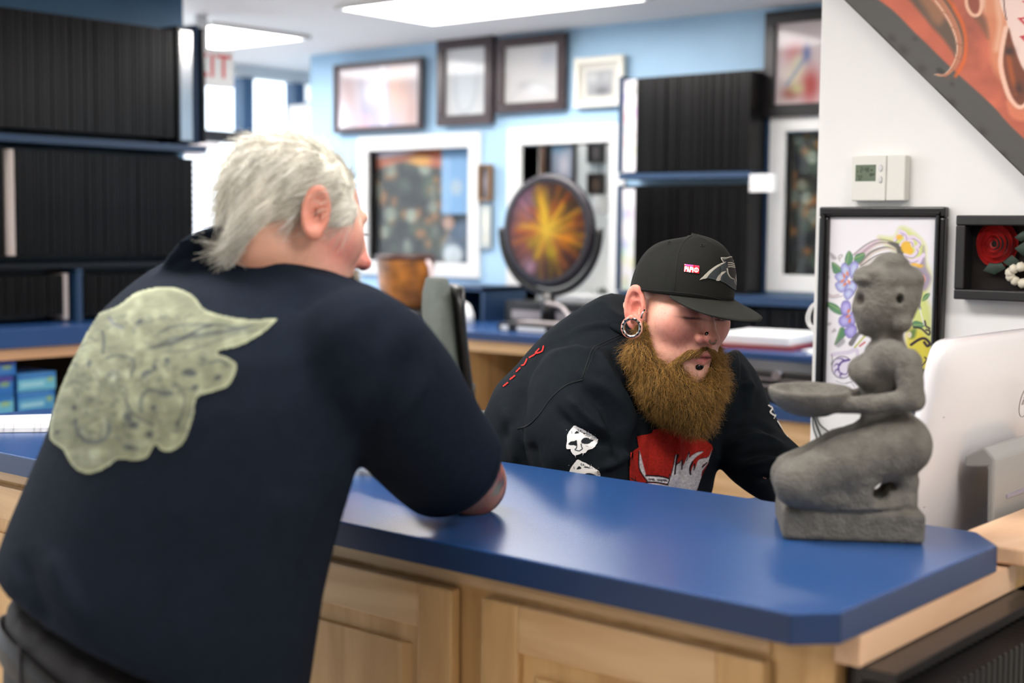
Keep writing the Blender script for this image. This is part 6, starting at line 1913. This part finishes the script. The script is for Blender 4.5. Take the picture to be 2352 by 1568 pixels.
for sx in (-1, 1):
    c1 = blendc(c1, .7 * np.exp(-((x_ - sx * .05) ** 2 + (y_ - .075) ** 2 + (z_ + .022) ** 2) / .0011), (206, 122, 108))
    c1 = blendc(c1, .75 * np.exp(-((x_ - sx * .032) ** 2 / .0005 + (z_ - .014) ** 2 / .00022)) * (y_ > .05), (176, 112, 100))
    c1 = blendc(c1, np.clip(1.6 * np.exp(-((x_ - sx * .033) ** 2 / .00028 + (z_ - .0035) ** 2 / 3.5e-6)), 0, .85) * (y_ > .07), (74, 48, 40))
    c1 = blendc(c1, np.clip(1.3 * np.exp(-((x_ - sx * .034) ** 2 / .0004 + (z_ - .034) ** 2 / .00003)), 0, .7) * (y_ > .06), (128, 84, 48))
c1 = blendc(c1, np.exp(-((y_ - .118) ** 2 + (z_ + .028) ** 2) / .0004) * .7, (208, 124, 110))
lipm = np.exp(-(x_ ** 2 / .0005 + ((z_ + .0655)) ** 2 / .00009)) * (y_ > .085)
c1 = blendc(c1, 1.2 * lipm, (186, 104, 100))
c1 = blendc(c1, np.exp(-(x_ ** 2 / .0005 + (z_ + .0652) ** 2 / 4e-6)) * (y_ > .085) * .8, (90, 40, 40))
ear = (np.abs(x_) > .081) & (y_ < .03)
c1 = blendc(c1, ear * .85, (226, 146, 128))
c1 = blendc(c1, ear * np.clip(-noise3(v1, .012, 3) * 3, 0, .4), (190, 96, 84))
st_m = np.clip((z_ - .0) * 30, 0, 1) * (np.abs(x_) > .045) * np.clip((.045 - y_) * 40, 0, 1) * (~ear)
c1 = blendc(c1, st_m * .45 + st_m * .25 * noise3(v1, .003, 6), (150, 112, 84))
c1 = blendc(c1, np.clip(noise3(v1, .004, 16) * 1.6 - .35, 0, .3), (190, 112, 96))
far_ = np.linalg.norm(v1 - cB, axis=1) > .26
c1 = np.where(far_[:, None], np.array([216, 162, 140.]), c1)
bob = meshobj('body', v1, f1, M_skin, bm_, True, lin(c1))

# jewellery
M_silver = mat('silver_metal', (196, 194, 188), .16, 1.)
M_onyx = mat('black_onyx', (14, 14, 16), .12)
ring = MB().tube([rgc + .0172 * (e1r * math.cos(t) + e2r * math.sin(t)) for t in np.linspace(0, 2 * math.pi, 48)], .0033, 10, False).build('ear_tunnel', M_silver, bm_, 0, True)
for k in range(14):
    t0 = k * 2 * math.pi / 14
    MB().tube([rgc + eo2 * .0020 + .0178 * (e1r * math.cos(t) + e2r * math.sin(t)) for t in (t0, t0 + .09, t0 + .18)], .0021, 6).build('black_inlay', M_onyx, ring)
bar = np.array([-.080, .012, -.012])
tb0 = at(1480, 712, 2.672); tb1 = at(1473, 729, 2.672)
tb = MB().tube([tb0, (tb0 + tb1) / 2 - right * .001, tb1], [.0015, .0019, .0015], 8).build('tragus_bar', M_silver, bm_, 0, True)
for q in (tb0, tb1): MB().lathe([(.0, -.002), (.0018, -.001), (.0018, .001), (0, .002)], q, 10).build('bead', M_onyx, tb, 0, True)
def on_face(px, py, off=0.):
    fn = FACE(np.array([[px, py]]))[0]; return fn
FACE = project_on(v1, f1, .0004)
def stud(name, px, py, r, m, h=.0014, sxy=(1, 1)):
    p = FACE(np.array([[px, py]], float))[0]
    a = FACE(np.array([[px + 3, py], [px, py + 3]], float))
    n = np.cross(a[0] - p, a[1] - p); n /= np.linalg.norm(n)
    if n @ (CAM - p) < 0: n = -n
    t1 = right - n * (right @ n); t1 /= np.linalg.norm(t1); t2 = np.cross(n, t1)
    return MB().lathe([(r, -.002), (r, h * .3), (r * .75, h), (0, h * 1.15)], p, 20, [t1 * sxy[0], t2 * sxy[1], n]).build(name, m, bm_, 0, True)
stud('labret_plug', 1607, 842, .0088, M_onyx, .0035, (1, .72))
stud('nostril_plug', 1623, 766, .0042, M_onyx, .001)
stud('bridge_stud', 1635, 727, .0019, M_silver, .0022); stud('bridge_stud', 1655, 731, .0019, M_silver, .0022)
sp_ = FACE(np.array([[1637, 781]], float))[0]
MB().tube([sp_ + fwd * -.002 + .0065 * (right * math.cos(t) + up * math.sin(t)) for t in np.linspace(math.pi * .95, math.pi * 2.05, 16)], .0012, 8).build('septum_ring', mat('bronze_metal', (120, 110, 90), .25, 1.), bm_, 0, True)

# cap
M_cap = mat('charcoal_wool', (27, 28, 25), .85, var=.10, vscale=160, bump=.12, bscale=2600, spec=.2)
M_brim = mat('faded_black_wool', (39, 40, 36), .85, var=.10, vscale=160, bump=.12, bscale=2600, spec=.2)
cap = thing('cap_tmp', 'x', 'x', (0, 0, 0)) if False else None
RX, RY, CYc, Hc = .0875, .1050, .009, .103
def band(th_): return np.array([RX * math.sin(th_), RY * math.cos(th_) + CYc, .032 + .010 * math.cos(th_)])
NT, NP_ = 120, 26
V = []
for j in range(NP_ + 1):
    ph = math.pi / 2 * j / NP_
    for i in range(NT):
        th_ = 2 * math.pi * i / NT
        b = band(th_); e = .68 - .20 * max(0, math.cos(th_)) ** 2
        rr_ = math.cos(ph) ** e if j < NP_ else 0
        se = min(abs(((th_ / (math.pi / 3)) + .5) % 1 - .5) * (math.pi / 3) * 1, 9)
        gr = .0011 * math.exp(-(se * RX * max(rr_, .1) / .0022) ** 2) if j > 1 else 0
        k = rr_ - gr / RX
        V.append(Lw(b[0] * k, (b[1] - CYc) * k + CYc, b[2] + Hc * math.sin(ph) ** .95))
fs = [(j * NT + i, j * NT + (i + 1) % NT, (j + 1) * NT + (i + 1) % NT, (j + 1) * NT + i) for j in range(NP_) for i in range(NT)]
crown = meshobj('cap_crown', V, fs, M_cap, bm_, True)
md_ = crown.modifiers.new('solid', 'SOLIDIFY'); md_.thickness = .0025; md_.offset = -1
V = []; TA = math.radians(54); NTb, NS = 48, 10
y0 = RY * math.cos(TA) + CYc
for s_i in range(NS + 1):
    s_ = s_i / NS
    for i in range(NTb + 1):
        th_ = TA * (2 * i / NTb - 1); tau = th_ / TA * math.pi / 2
        b = band(th_) * np.array([.985, .985, 1]); o = np.array([RX * math.sin(TA) * math.sin(tau) * (1.03 + .20 * math.cos(tau)), y0 + .131 * max(0, math.cos(tau)) ** .80, b[2]])
        p = b + (o - b) * s_
        p[2] = b[2] - .001 - .018 * s_ * max(0, math.cos(tau)) ** .6
        V.append(Lw(*p))
W_ = NTb + 1
fs = [(j * W_ + i + 1, j * W_ + i, (j + 1) * W_ + i, (j + 1) * W_ + i + 1) for j in range(NS) for i in range(NTb)]
brim = meshobj('cap_brim', V, fs, M_brim, crown, True)
md_ = brim.modifiers.new('solid', 'SOLIDIFY'); md_.thickness = .0036; md_.offset = 0
MB().lathe([(.0078, 0), (.0088, .002), (.0070, .0055), (.0, .0068)], Lw(0, CYc, .032 + Hc - .001), 20, [AXb[0], AXb[1], AXb[2]]).build('cap_button', M_cap, crown, 0, True)
M_thread = mat('black_thread', (22, 23, 22), .9)
cme = crown.data
cvv = np.array([q.co[:] for q in cme.vertices]) + ORG[crown.name]; cff = [tuple(q.vertices) for q in cme.polygons]
oncap = project_on(cvv, cff, .0011); oncap2 = project_on(cvv, cff, .0022)
for px, py in ((1538, 558), (1613, 564)):
    p = oncap(np.array([[px, py]], float))[0]
    n = -fwd * .6 + up * .6; n /= np.linalg.norm(n); t1 = np.cross(n, right); t1 /= np.linalg.norm(t1); t2 = np.cross(n, t1)
    MB().tube([p + .003 * (t1 * math.cos(t) + t2 * math.sin(t)) for t in np.linspace(0, 6.283, 16)], .0009, 6, False).build('eyelet', M_thread, crown, 0, True)
def cseam(pts):
    P_ = project_on(cvv, cff, .0002)(spline(pts, n=8)); P_ = P_[~np.isnan(P_[:, 0])]
    if len(P_) > 3: MB().tube(list(P_), .0007, 6).build('panel_seam', M_thread, crown, 0, True)
cseam([(1590, 540), (1570, 556), (1558, 585), (1552, 630), (1549, 668)]); cseam([(1603, 540), (1640, 562), (1668, 590), (1684, 640), (1690, 690)]); cseam([(1470, 664), (1530, 669), (1600, 676), (1650, 686), (1690, 698)])
# embroidered cat head
K = lambda x, y: (1560 + x / 13.07, 570 + y / 13.07)
def KP(p): return [K(*a) for a in p]
c = Canvas(1603, 586, 1704, 675, .7)
BK, SL, SL2, NV = (20, 21, 22), (176, 170, 156), (120, 120, 114), (48, 54, 56)
c.poly(KP([(610, 950), (860, 720), (1100, 540), (1300, 430), (1240, 290), (1290, 275), (1420, 270), (1540, 255), (1640, 300), (1720, 410), (1780, 520), (1800, 640), (1840, 780), (1800, 950), (1770, 1090), (1740, 1150), (1755, 1310), (1600, 1220), (1380, 1060), (1220, 970), (1080, 960), (840, 905)]), NV, 1, n=4)
c.poly(KP([(1330, 310), (1500, 280), (1620, 340), (1700, 480), (1790, 600), (1800, 800), (1770, 1060), (1690, 1060), (1640, 920), (1540, 880), (1440, 720), (1420, 560), (1380, 440)]), BK, 1, n=5)
c.stroke(KP([(1250, 290), (1400, 300), (1530, 265), (1650, 320), (1730, 440), (1760, 500)]), 2.2, SL, 1); c.stroke(KP([(1240, 300), (1290, 400), (1330, 440)]), 1.8, SL, 1); c.poly(KP([(1260, 300), (1420, 310), (1340, 350)]), SL2, .9)
c.poly(KP([(600, 955), (700, 850), (900, 660), (1150, 490), (1380, 410), (1300, 470), (1080, 610), (900, 780), (800, 910), (700, 925)]), SL, 1, n=5)
c.poly(KP([(1090, 970), (1150, 830), (1260, 720), (1380, 695), (1260, 820), (1200, 970)]), SL, 1, n=5)
for y_o in (0, 62, 122): c.stroke(KP([(1440, 440 + y_o), (1540, 440 + y_o * .95), (1650, 490 + y_o * .75)]), 2.0, SL, 1)
c.stroke(KP([(1600, 375), (1650, 410), (1690, 460)]), 2.8, SL, 1); c.ell(*K(1715, 570), 5.2, 5.6, SL2, 1)
c.stroke(KP([(1415, 620), (1440, 760), (1520, 880), (1610, 920)]), 3.2, SL, 1, 1.5); c.stroke(KP([(1620, 920), (1650, 1040), (1730, 1120)]), 2, SL2, 1)
c.stroke(KP([(1700, 680), (1690, 760), (1670, 880), (1690, 1020), (1745, 1080), (1775, 1000), (1770, 860), (1745, 700)]), 1.6, SL, 1, closed=True); c.stroke(KP([(1725, 900), (1720, 970), (1750, 990)]), 1.8, SL, 1); c.stroke(KP([(1780, 640), (1800, 720), (1835, 790)]), 2.2, SL, 1)
c.poly(KP([(1700, 1010), (1770, 1020), (1760, 1085), (1720, 1070)]), SL, 1)
c.stroke(KP([(1215, 965), (1380, 1055), (1560, 1190), (1755, 1315), (1725, 1170)]), 1.2, (92, 100, 100), 1, sm=False); c.stroke(KP([(830, 905), (960, 900), (1080, 945)]), 1., (80, 90, 92), .8)
emb = c.mesh('embroidered_emblem', oncap, paint('embroidery', .7, .3, bump=.3, bscale=900), crown, .5)
md_ = emb.modifiers.new('solid', 'SOLIDIFY'); md_.thickness = .0012; md_.offset = 1
# red name pin
c = Canvas(1570.6, 605, 1607, 628.2, .35)
c.poly(KP([(160, 475), (610, 525), (600, 765), (145, 705)]), (206, 26, 40), 1, sm=False)
c.poly(KP([(175, 482), (430, 510), (420, 555), (230, 540), (165, 500)]), (196, 96, 180), 1, sm=False); c.poly(KP([(470, 515), (600, 530), (598, 580), (470, 560)]), (206, 60, 110), .9, sm=False); c.poly(KP([(170, 480), (200, 500), (190, 520), (165, 500)]), (246, 236, 236), 1, sm=False)
WH = (250, 244, 240)
def ks_(p, w=2.6): c.stroke(KP(p), w, WH, 1, sm=False)
ks_([(175, 695), (185, 560), (225, 563), (230, 620), (182, 628)]); ks_([(245, 705), (275, 570), (300, 715)]); ks_([(255, 668), (292, 672)], 1.8); ks_([(330, 715), (338, 575), (378, 580), (380, 640), (335, 645)]); ks_([(408, 720), (415, 590)])
c.ell(*K(512, 655), 5.6, 5.6, WH, 1); c.stroke(KP([(465, 640), (490, 630), (495, 660), (470, 670), (495, 690)]), 1.0, (196, 40, 70), .9, sm=False); c.stroke(KP([(545, 690), (545, 620), (515, 670), (560, 670)]), 1.0, (196, 40, 70), .9, sm=False)
pin = c.mesh('name_pin', oncap2, paint('enamel', .2), crown, .5)
md_ = pin.modifiers.new('solid', 'SOLIDIFY'); md_.thickness = .0016; md_.offset = -1

# beard
Cp = Lw(0, .075, -.115); Dc = float(proj(Cp)[2])
M0, M1, M2, M3 = at(1530, 846, Dc + .045), at(1560, 896, Dc + .02), at(1600, 948, Dc), at(1612, 876, Dc + .01)
def beard_sdf(P):
    d = None
    for sx in (-1, 1):
        e = s_chain(P, [Lw(sx * .079, .010, -.030), Lw(sx * .076, .018, -.072), Lw(sx * .050, .055, -.116), Lw(0, .076, -.132)], [.012, .026, .034, .034], .012)
        d = e if d is None else smin(d, e, .012)
        mu = s_chain(P, [Lw(0, .1035, -.049), Lw(sx * .024, .096, -.056), Lw(sx * .040, .080, -.080), Lw(sx * .046, .066, -.105)], [.0080, .0095, .0110, .016], .005)
        d = smin(d, mu, .006)
    m = s_chain(P, [M0, M1, M2], [.056, .056, .026], .02)
    m = smin(m, s_chain(P, [Lw(.03, .06, -.12), M3, M2], [.032, .030, .024], .02), .02)
    d = smin(d, m, .025)
    d = smax(d, -s_ell(P, Lw(0, .112, -.085), (.027, .040, .028), AXb), .006)
    return d + .004 * noise3(P, .011, 7) + .002 * noise3(P, .005, 8)
gv, gf = nets(beard_sdf, np.min([M0, M1, M2, Lw(.08, 0, -.03), Lw(-.08, 0, -.03)], 0) - .09, np.max([M0, M1, M2, M3, Lw(.08, 0, 0), Lw(0, .1, 0)], 0) + .09, .0034)
gcol = np.array([70, 48, 20.])[None] * (1 + .5 * noise3(gv, .012, 9)[:, None])  # base darker than the strands, painting in the shade of the gaps
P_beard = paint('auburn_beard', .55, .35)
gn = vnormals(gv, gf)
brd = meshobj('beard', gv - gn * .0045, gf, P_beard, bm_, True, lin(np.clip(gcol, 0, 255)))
gn = vnormals(gv, gf)
rp_, ri = surf_sample(gv, gf, 24000, seed=8)
nn = gn[gf[ri, 0]]
pj = proj(rp_)
down = np.array([0, 0, -1.])
Lr = toL(rp_)
out = nn * .55 + down * 1.0 + rng.normal(size=nn.shape) * .40 + np.array([.18, -.05, 0])
stache = (Lr[:, 2] > -.08) & (Lr[:, 1] > .078)
sd_ = np.stack([np.sign(Lr[:, 0]) * .8, np.full(len(Lr), .12), np.full(len(Lr), -.75)], -1) @ AXb + rng.normal(size=nn.shape) * .12
out = np.where(stache[:, None], sd_, out)
side = (Lr[:, 2] > -.06) & ~stache
ln = rng.uniform(.018, .038, len(rp_)); ln[stache] = rng.uniform(.012, .020, stache.sum()); ln[side] = rng.uniform(.010, .022, side.sum())
cl = np.where(stache | side, .0008, .0034)
sv, sf, si = strands(rp_ - nn * .003, out, ln, .00034, cl, 7, 4, 1.7)
tone = rng.uniform(.62, 1.5, len(rp_)); hue = rng.random(len(rp_))[:, None]
scol = (np.array([118, 86, 36.]) * (1 - hue) + np.array([164, 128, 70.]) * hue) * tone[:, None]
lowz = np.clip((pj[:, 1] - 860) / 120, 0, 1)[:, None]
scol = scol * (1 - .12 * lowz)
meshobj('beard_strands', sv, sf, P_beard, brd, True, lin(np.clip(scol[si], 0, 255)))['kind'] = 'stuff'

# trousers and boots, seated
M_tr = mat('dark_trousers', (34, 34, 38), .85, bump=.2, bscale=300)
hp_ = at(1300, 1310, 3.02)
SEAT = hp_[2] - .17
parts = [loft([(hp_ + np.array([0, 0, z]), (0, w, 0), (.20, 0, 0), 2.4) for z, w in ((-.15, .17), (-.08, .22), (.02, .23), (.08, .22))], 32)]
for sx in (-1, 1):
    h0 = hp_ + np.array([.03, sx * .11, -.07]); kn = h0 + np.array([.40, sx * .02, -.02]); an_ = np.array([kn[0] - .02, kn[1], .32])
    parts.append(flat_limb([h0, (h0 + kn) / 2, kn, kn + np.array([.03, 0, -.12]), an_], [.10, .09, .072, .066, .055]))
jv, jf = remeshed(parts, .014, 6)
meshobj('trousers', jv, jf, M_tr, bm_, True)
for sx in (-1, 1):
    a_ = np.array([hp_[0] + .41, hp_[1] + sx * .13, .235])
    sv_, sf_ = loft([(a_ + np.array([.05, 0, z]), (.13 if z < .06 else .07, 0, 0), (0, .048, 0), 2.6) for z in (.0, .03, .055, .08, .11)], 24)
    MB().add(sv_, sf_).build('boot', M_belt, bm_, 0, True)

# ------------------------------------------------------------------ prints on his shirt
P_pr = paint('screen_print', .85, .2)
C7 = lambda x, y: (1400 + x / 7.467, 940 + y / 7.467)
def CP(p): return [C7(*a) for a in p]
c = Canvas(1436, 978, 1645, 1190, 1.4)
RED, WHT, OUT = (164, 36, 26), (206, 202, 202), (22, 18, 26)
c.poly(CP([(330, 1900), (318, 1000), (340, 735), (490, 650), (470, 460), (710, 395), (730, 345), (880, 310), (1180, 322), (1420, 400), (1600, 490), (1740, 600), (1765, 670), (1680, 900), (1560, 1170), (1480, 1420), (1440, 1900)]), RED, 1, sm=False)
def flame(p):
    c.poly(CP(p), OUT, 1, n=5); m = np.array(p, float)
    return m
fl = [(990, 1270), (1050, 1130), (1095, 950), (1135, 770), (1150, 850), (1130, 960), (1180, 920), (1225, 870), (1235, 960), (1290, 870), (1350, 740), (1350, 830), (1310, 880), (1400, 790), (1500, 735), (1590, 728), (1480, 810), (1400, 900), (1370, 1010), (1380, 1090), (1400, 1010), (1440, 940), (1450, 1010), (1500, 880), (1580, 840), (1650, 830), (1700, 780), (1735, 690), (1710, 800), (1670, 900), (1590, 940), (1570, 985), (1640, 930), (1690, 890), (1610, 1060), (1555, 1170), (1500, 1330), (1450, 1430), (1440, 1500), (1150, 1480), (1000, 1330)]
c.poly(CP([(x + (8 if x > 1200 else -10), y - 10) for x, y in fl]), OUT, 1, n=4); c.poly(CP(fl), WHT, 1, n=4)
for p, w in (([(1160, 780), (1130, 960), (1115, 1100)], 3.6), ([(1225, 870), (1220, 1020)], 2.6), ([(1355, 720), (1310, 880)], 1.6), ([(1410, 900), (1370, 1000), (1375, 1105)], 3.6), ([(1440, 930), (1432, 1030)], 2.2), ([(1650, 910), (1575, 985)], 2.4)):
    c.stroke(CP(p), w, OUT, 1)
c.poly(CP([(1560, 1170), (1570, 1060), (1640, 960), (1690, 890), (1680, 930), (1610, 1060)]), (130, 24, 20), 1, n=4)
c.poly(CP([(505, 700), (495, 850), (495, 970), (540, 1080), (630, 1200), (600, 1080), (560, 930), (530, 800)]), WHT, 1); c.stroke(CP([(500, 720), (488, 900), (500, 1020), (560, 1130), (640, 1240)]), 2.6, OUT, 1)
c.poly(CP([(610, 1140), (780, 1140), (1000, 1175), (1005, 1270), (800, 1240), (640, 1230)]), (226, 222, 222), 1, sm=False); c.stroke(CP([(610, 1130), (760, 1130), (880, 1145), (1005, 1180)]), 3.2, OUT, 1); c.stroke(CP([(630, 1245), (820, 1250), (990, 1290)]), 3.0, OUT, 1); c.poly(CP([(640, 1260), (820, 1265), (990, 1300), (990, 1420), (640, 1340)]), (226, 222, 222), 1, sm=False)
c.poly(CP([(985, 1260), (1010, 1200), (1020, 1130), (1035, 1150), (1030, 1220), (1000, 1290)]), WHT, 1); c.stroke(CP([(1015, 1110), (1010, 1200), (980, 1280)]), 2.2, OUT, 1)
rr2 = np.random.default_rng(4)
for x0, x1 in ((650, 760), (810, 970)):
    x = x0
    while x < x1:
        y = 1192 + (x - 650) * .06; c.stroke(CP([(x, y + rr2.uniform(-14, 0)), (x + rr2.uniform(6, 20), y + rr2.uniform(4, 20))]), 1.5, OUT, .9, sm=False); x += 17
c.stroke(CP([(345, 1180), (470, 1250), (560, 1270), (640, 1245)]), 2.6, OUT, 1)
c.C *= (.86 + .22 * vnoise(c.X, c.Y, 3.0, 6) + .06 * vnoise(c.X, c.Y, 14, 7))[..., None]
# keep only what lies on the chest, not on the sleeve
keep = (c.X > 1441 + (c.Y - 1000) * .02)
c.mesh('chest_print', onshirt, P_pr, shB, .5, keep=keep)

S9 = lambda x, y: (1270 + x / 9.227, 950 + y / 9.227)
def SP(p): return [S9(*a) for a in p]
def skull(c, dx, dy):
    WHs = (232, 230, 226); BKs = (26, 31, 35)
    T = lambda p: SP([(x + dx, y + dy) for x, y in p])
    c.poly(T([(300, 560), (300, 470), (340, 380), (400, 300), (470, 230), (560, 270), (700, 340), (820, 410), (920, 480), (950, 560), (920, 660), (840, 740), (740, 770), (690, 830), (600, 840), (560, 860), (450, 880), (380, 800), (370, 750), (300, 755), (280, 690)]), WHs, 1, n=4)
    for p in ([(330, 640), (380, 590), (450, 580), (500, 560), (510, 640), (490, 680), (440, 665), (370, 665)], [(600, 620), (610, 550), (690, 520), (790, 540), (850, 580), (790, 620), (720, 645)], [(450, 440), (500, 375), (550, 425)], [(600, 405), (660, 385), (740, 425)], [(530, 330), (570, 350), (620, 345), (560, 375)]):
        c.poly(T(p), BKs, 1, n=4)
    c.stroke(T([(505, 640), (500, 720), (470, 760), (540, 785)]), 2.2, BKs, 1); c.stroke(T([(595, 640), (605, 700), (620, 740), (560, 785)]), 2.2, BKs, 1); c.stroke(T([(690, 680), (740, 695)]), 1., BKs, .7); c.stroke(T([(395, 390), (400, 430)]), 1.4, BKs, .8)
    c.stroke(T([(460, 860), (490, 935)]), 3.2, WHs, 1, 1.2); c.stroke(T([(640, 830), (620, 890)]), 3, WHs, 1, 1.2)
    r_ = np.random.default_rng(5)
    for k in range(46):
        t = r_.random(); x = 300 + 620 * t; y = 330 + 200 * abs(t - .3) * 1.2
        c.ell(*S9(x + dx + r_.normal() * 22, y + dy - 30 + r_.normal() * 26), r_.uniform(.6, 1.5), r_.uniform(.8, 2), WHs if r_.random() < .7 else BKs, .9, r_.uniform(0, 3))
c = Canvas(1292, 968, 1385, 1180, 1.0)
skull(c, 0, 0); skull(c, 55, 730); skull(c, 100, 1460)
c.mesh('sleeve_print', onshirt, P_pr, shB, .5)
c = Canvas(1750, 920, 1830, 1020, 1.0)
WHs = (226, 224, 220)
c.stroke([(1764, 932), (1772, 938), (1768, 948), (1778, 956)], 5, WHs, 1); c.stroke([(1772, 936), (1780, 952), (1776, 962)], 3, WHs, 1); c.stroke([(1784, 968), (1794, 984)], 4, WHs, 1); c.stroke([(1796, 986), (1808, 1004)], 3, WHs, 1)
c.mesh('far_sleeve_print', onshirt, P_pr, shB, .5)
c = Canvas(1145, 780, 1262, 900, 1.2)
RD = (196, 46, 40)
for p in ([(1250, 796), (1246, 808), (1232, 812), (1240, 802)], [(1230, 815), (1218, 822)], [(1212, 826), (1206, 838), (1200, 840)], [(1196, 846), (1188, 854)], [(1184, 864), (1174, 872)], [(1168, 880), (1158, 888)]):
    c.stroke(p, 4.5, RD, 1)
c.mesh('back_lettering', onshirt, P_pr, shB, .5)

# the stool he sits on
chair('grey-backed stool chair that the bearded man sits on', (hp_[0] - .02, hp_[1]), 0., SEAT, .38)
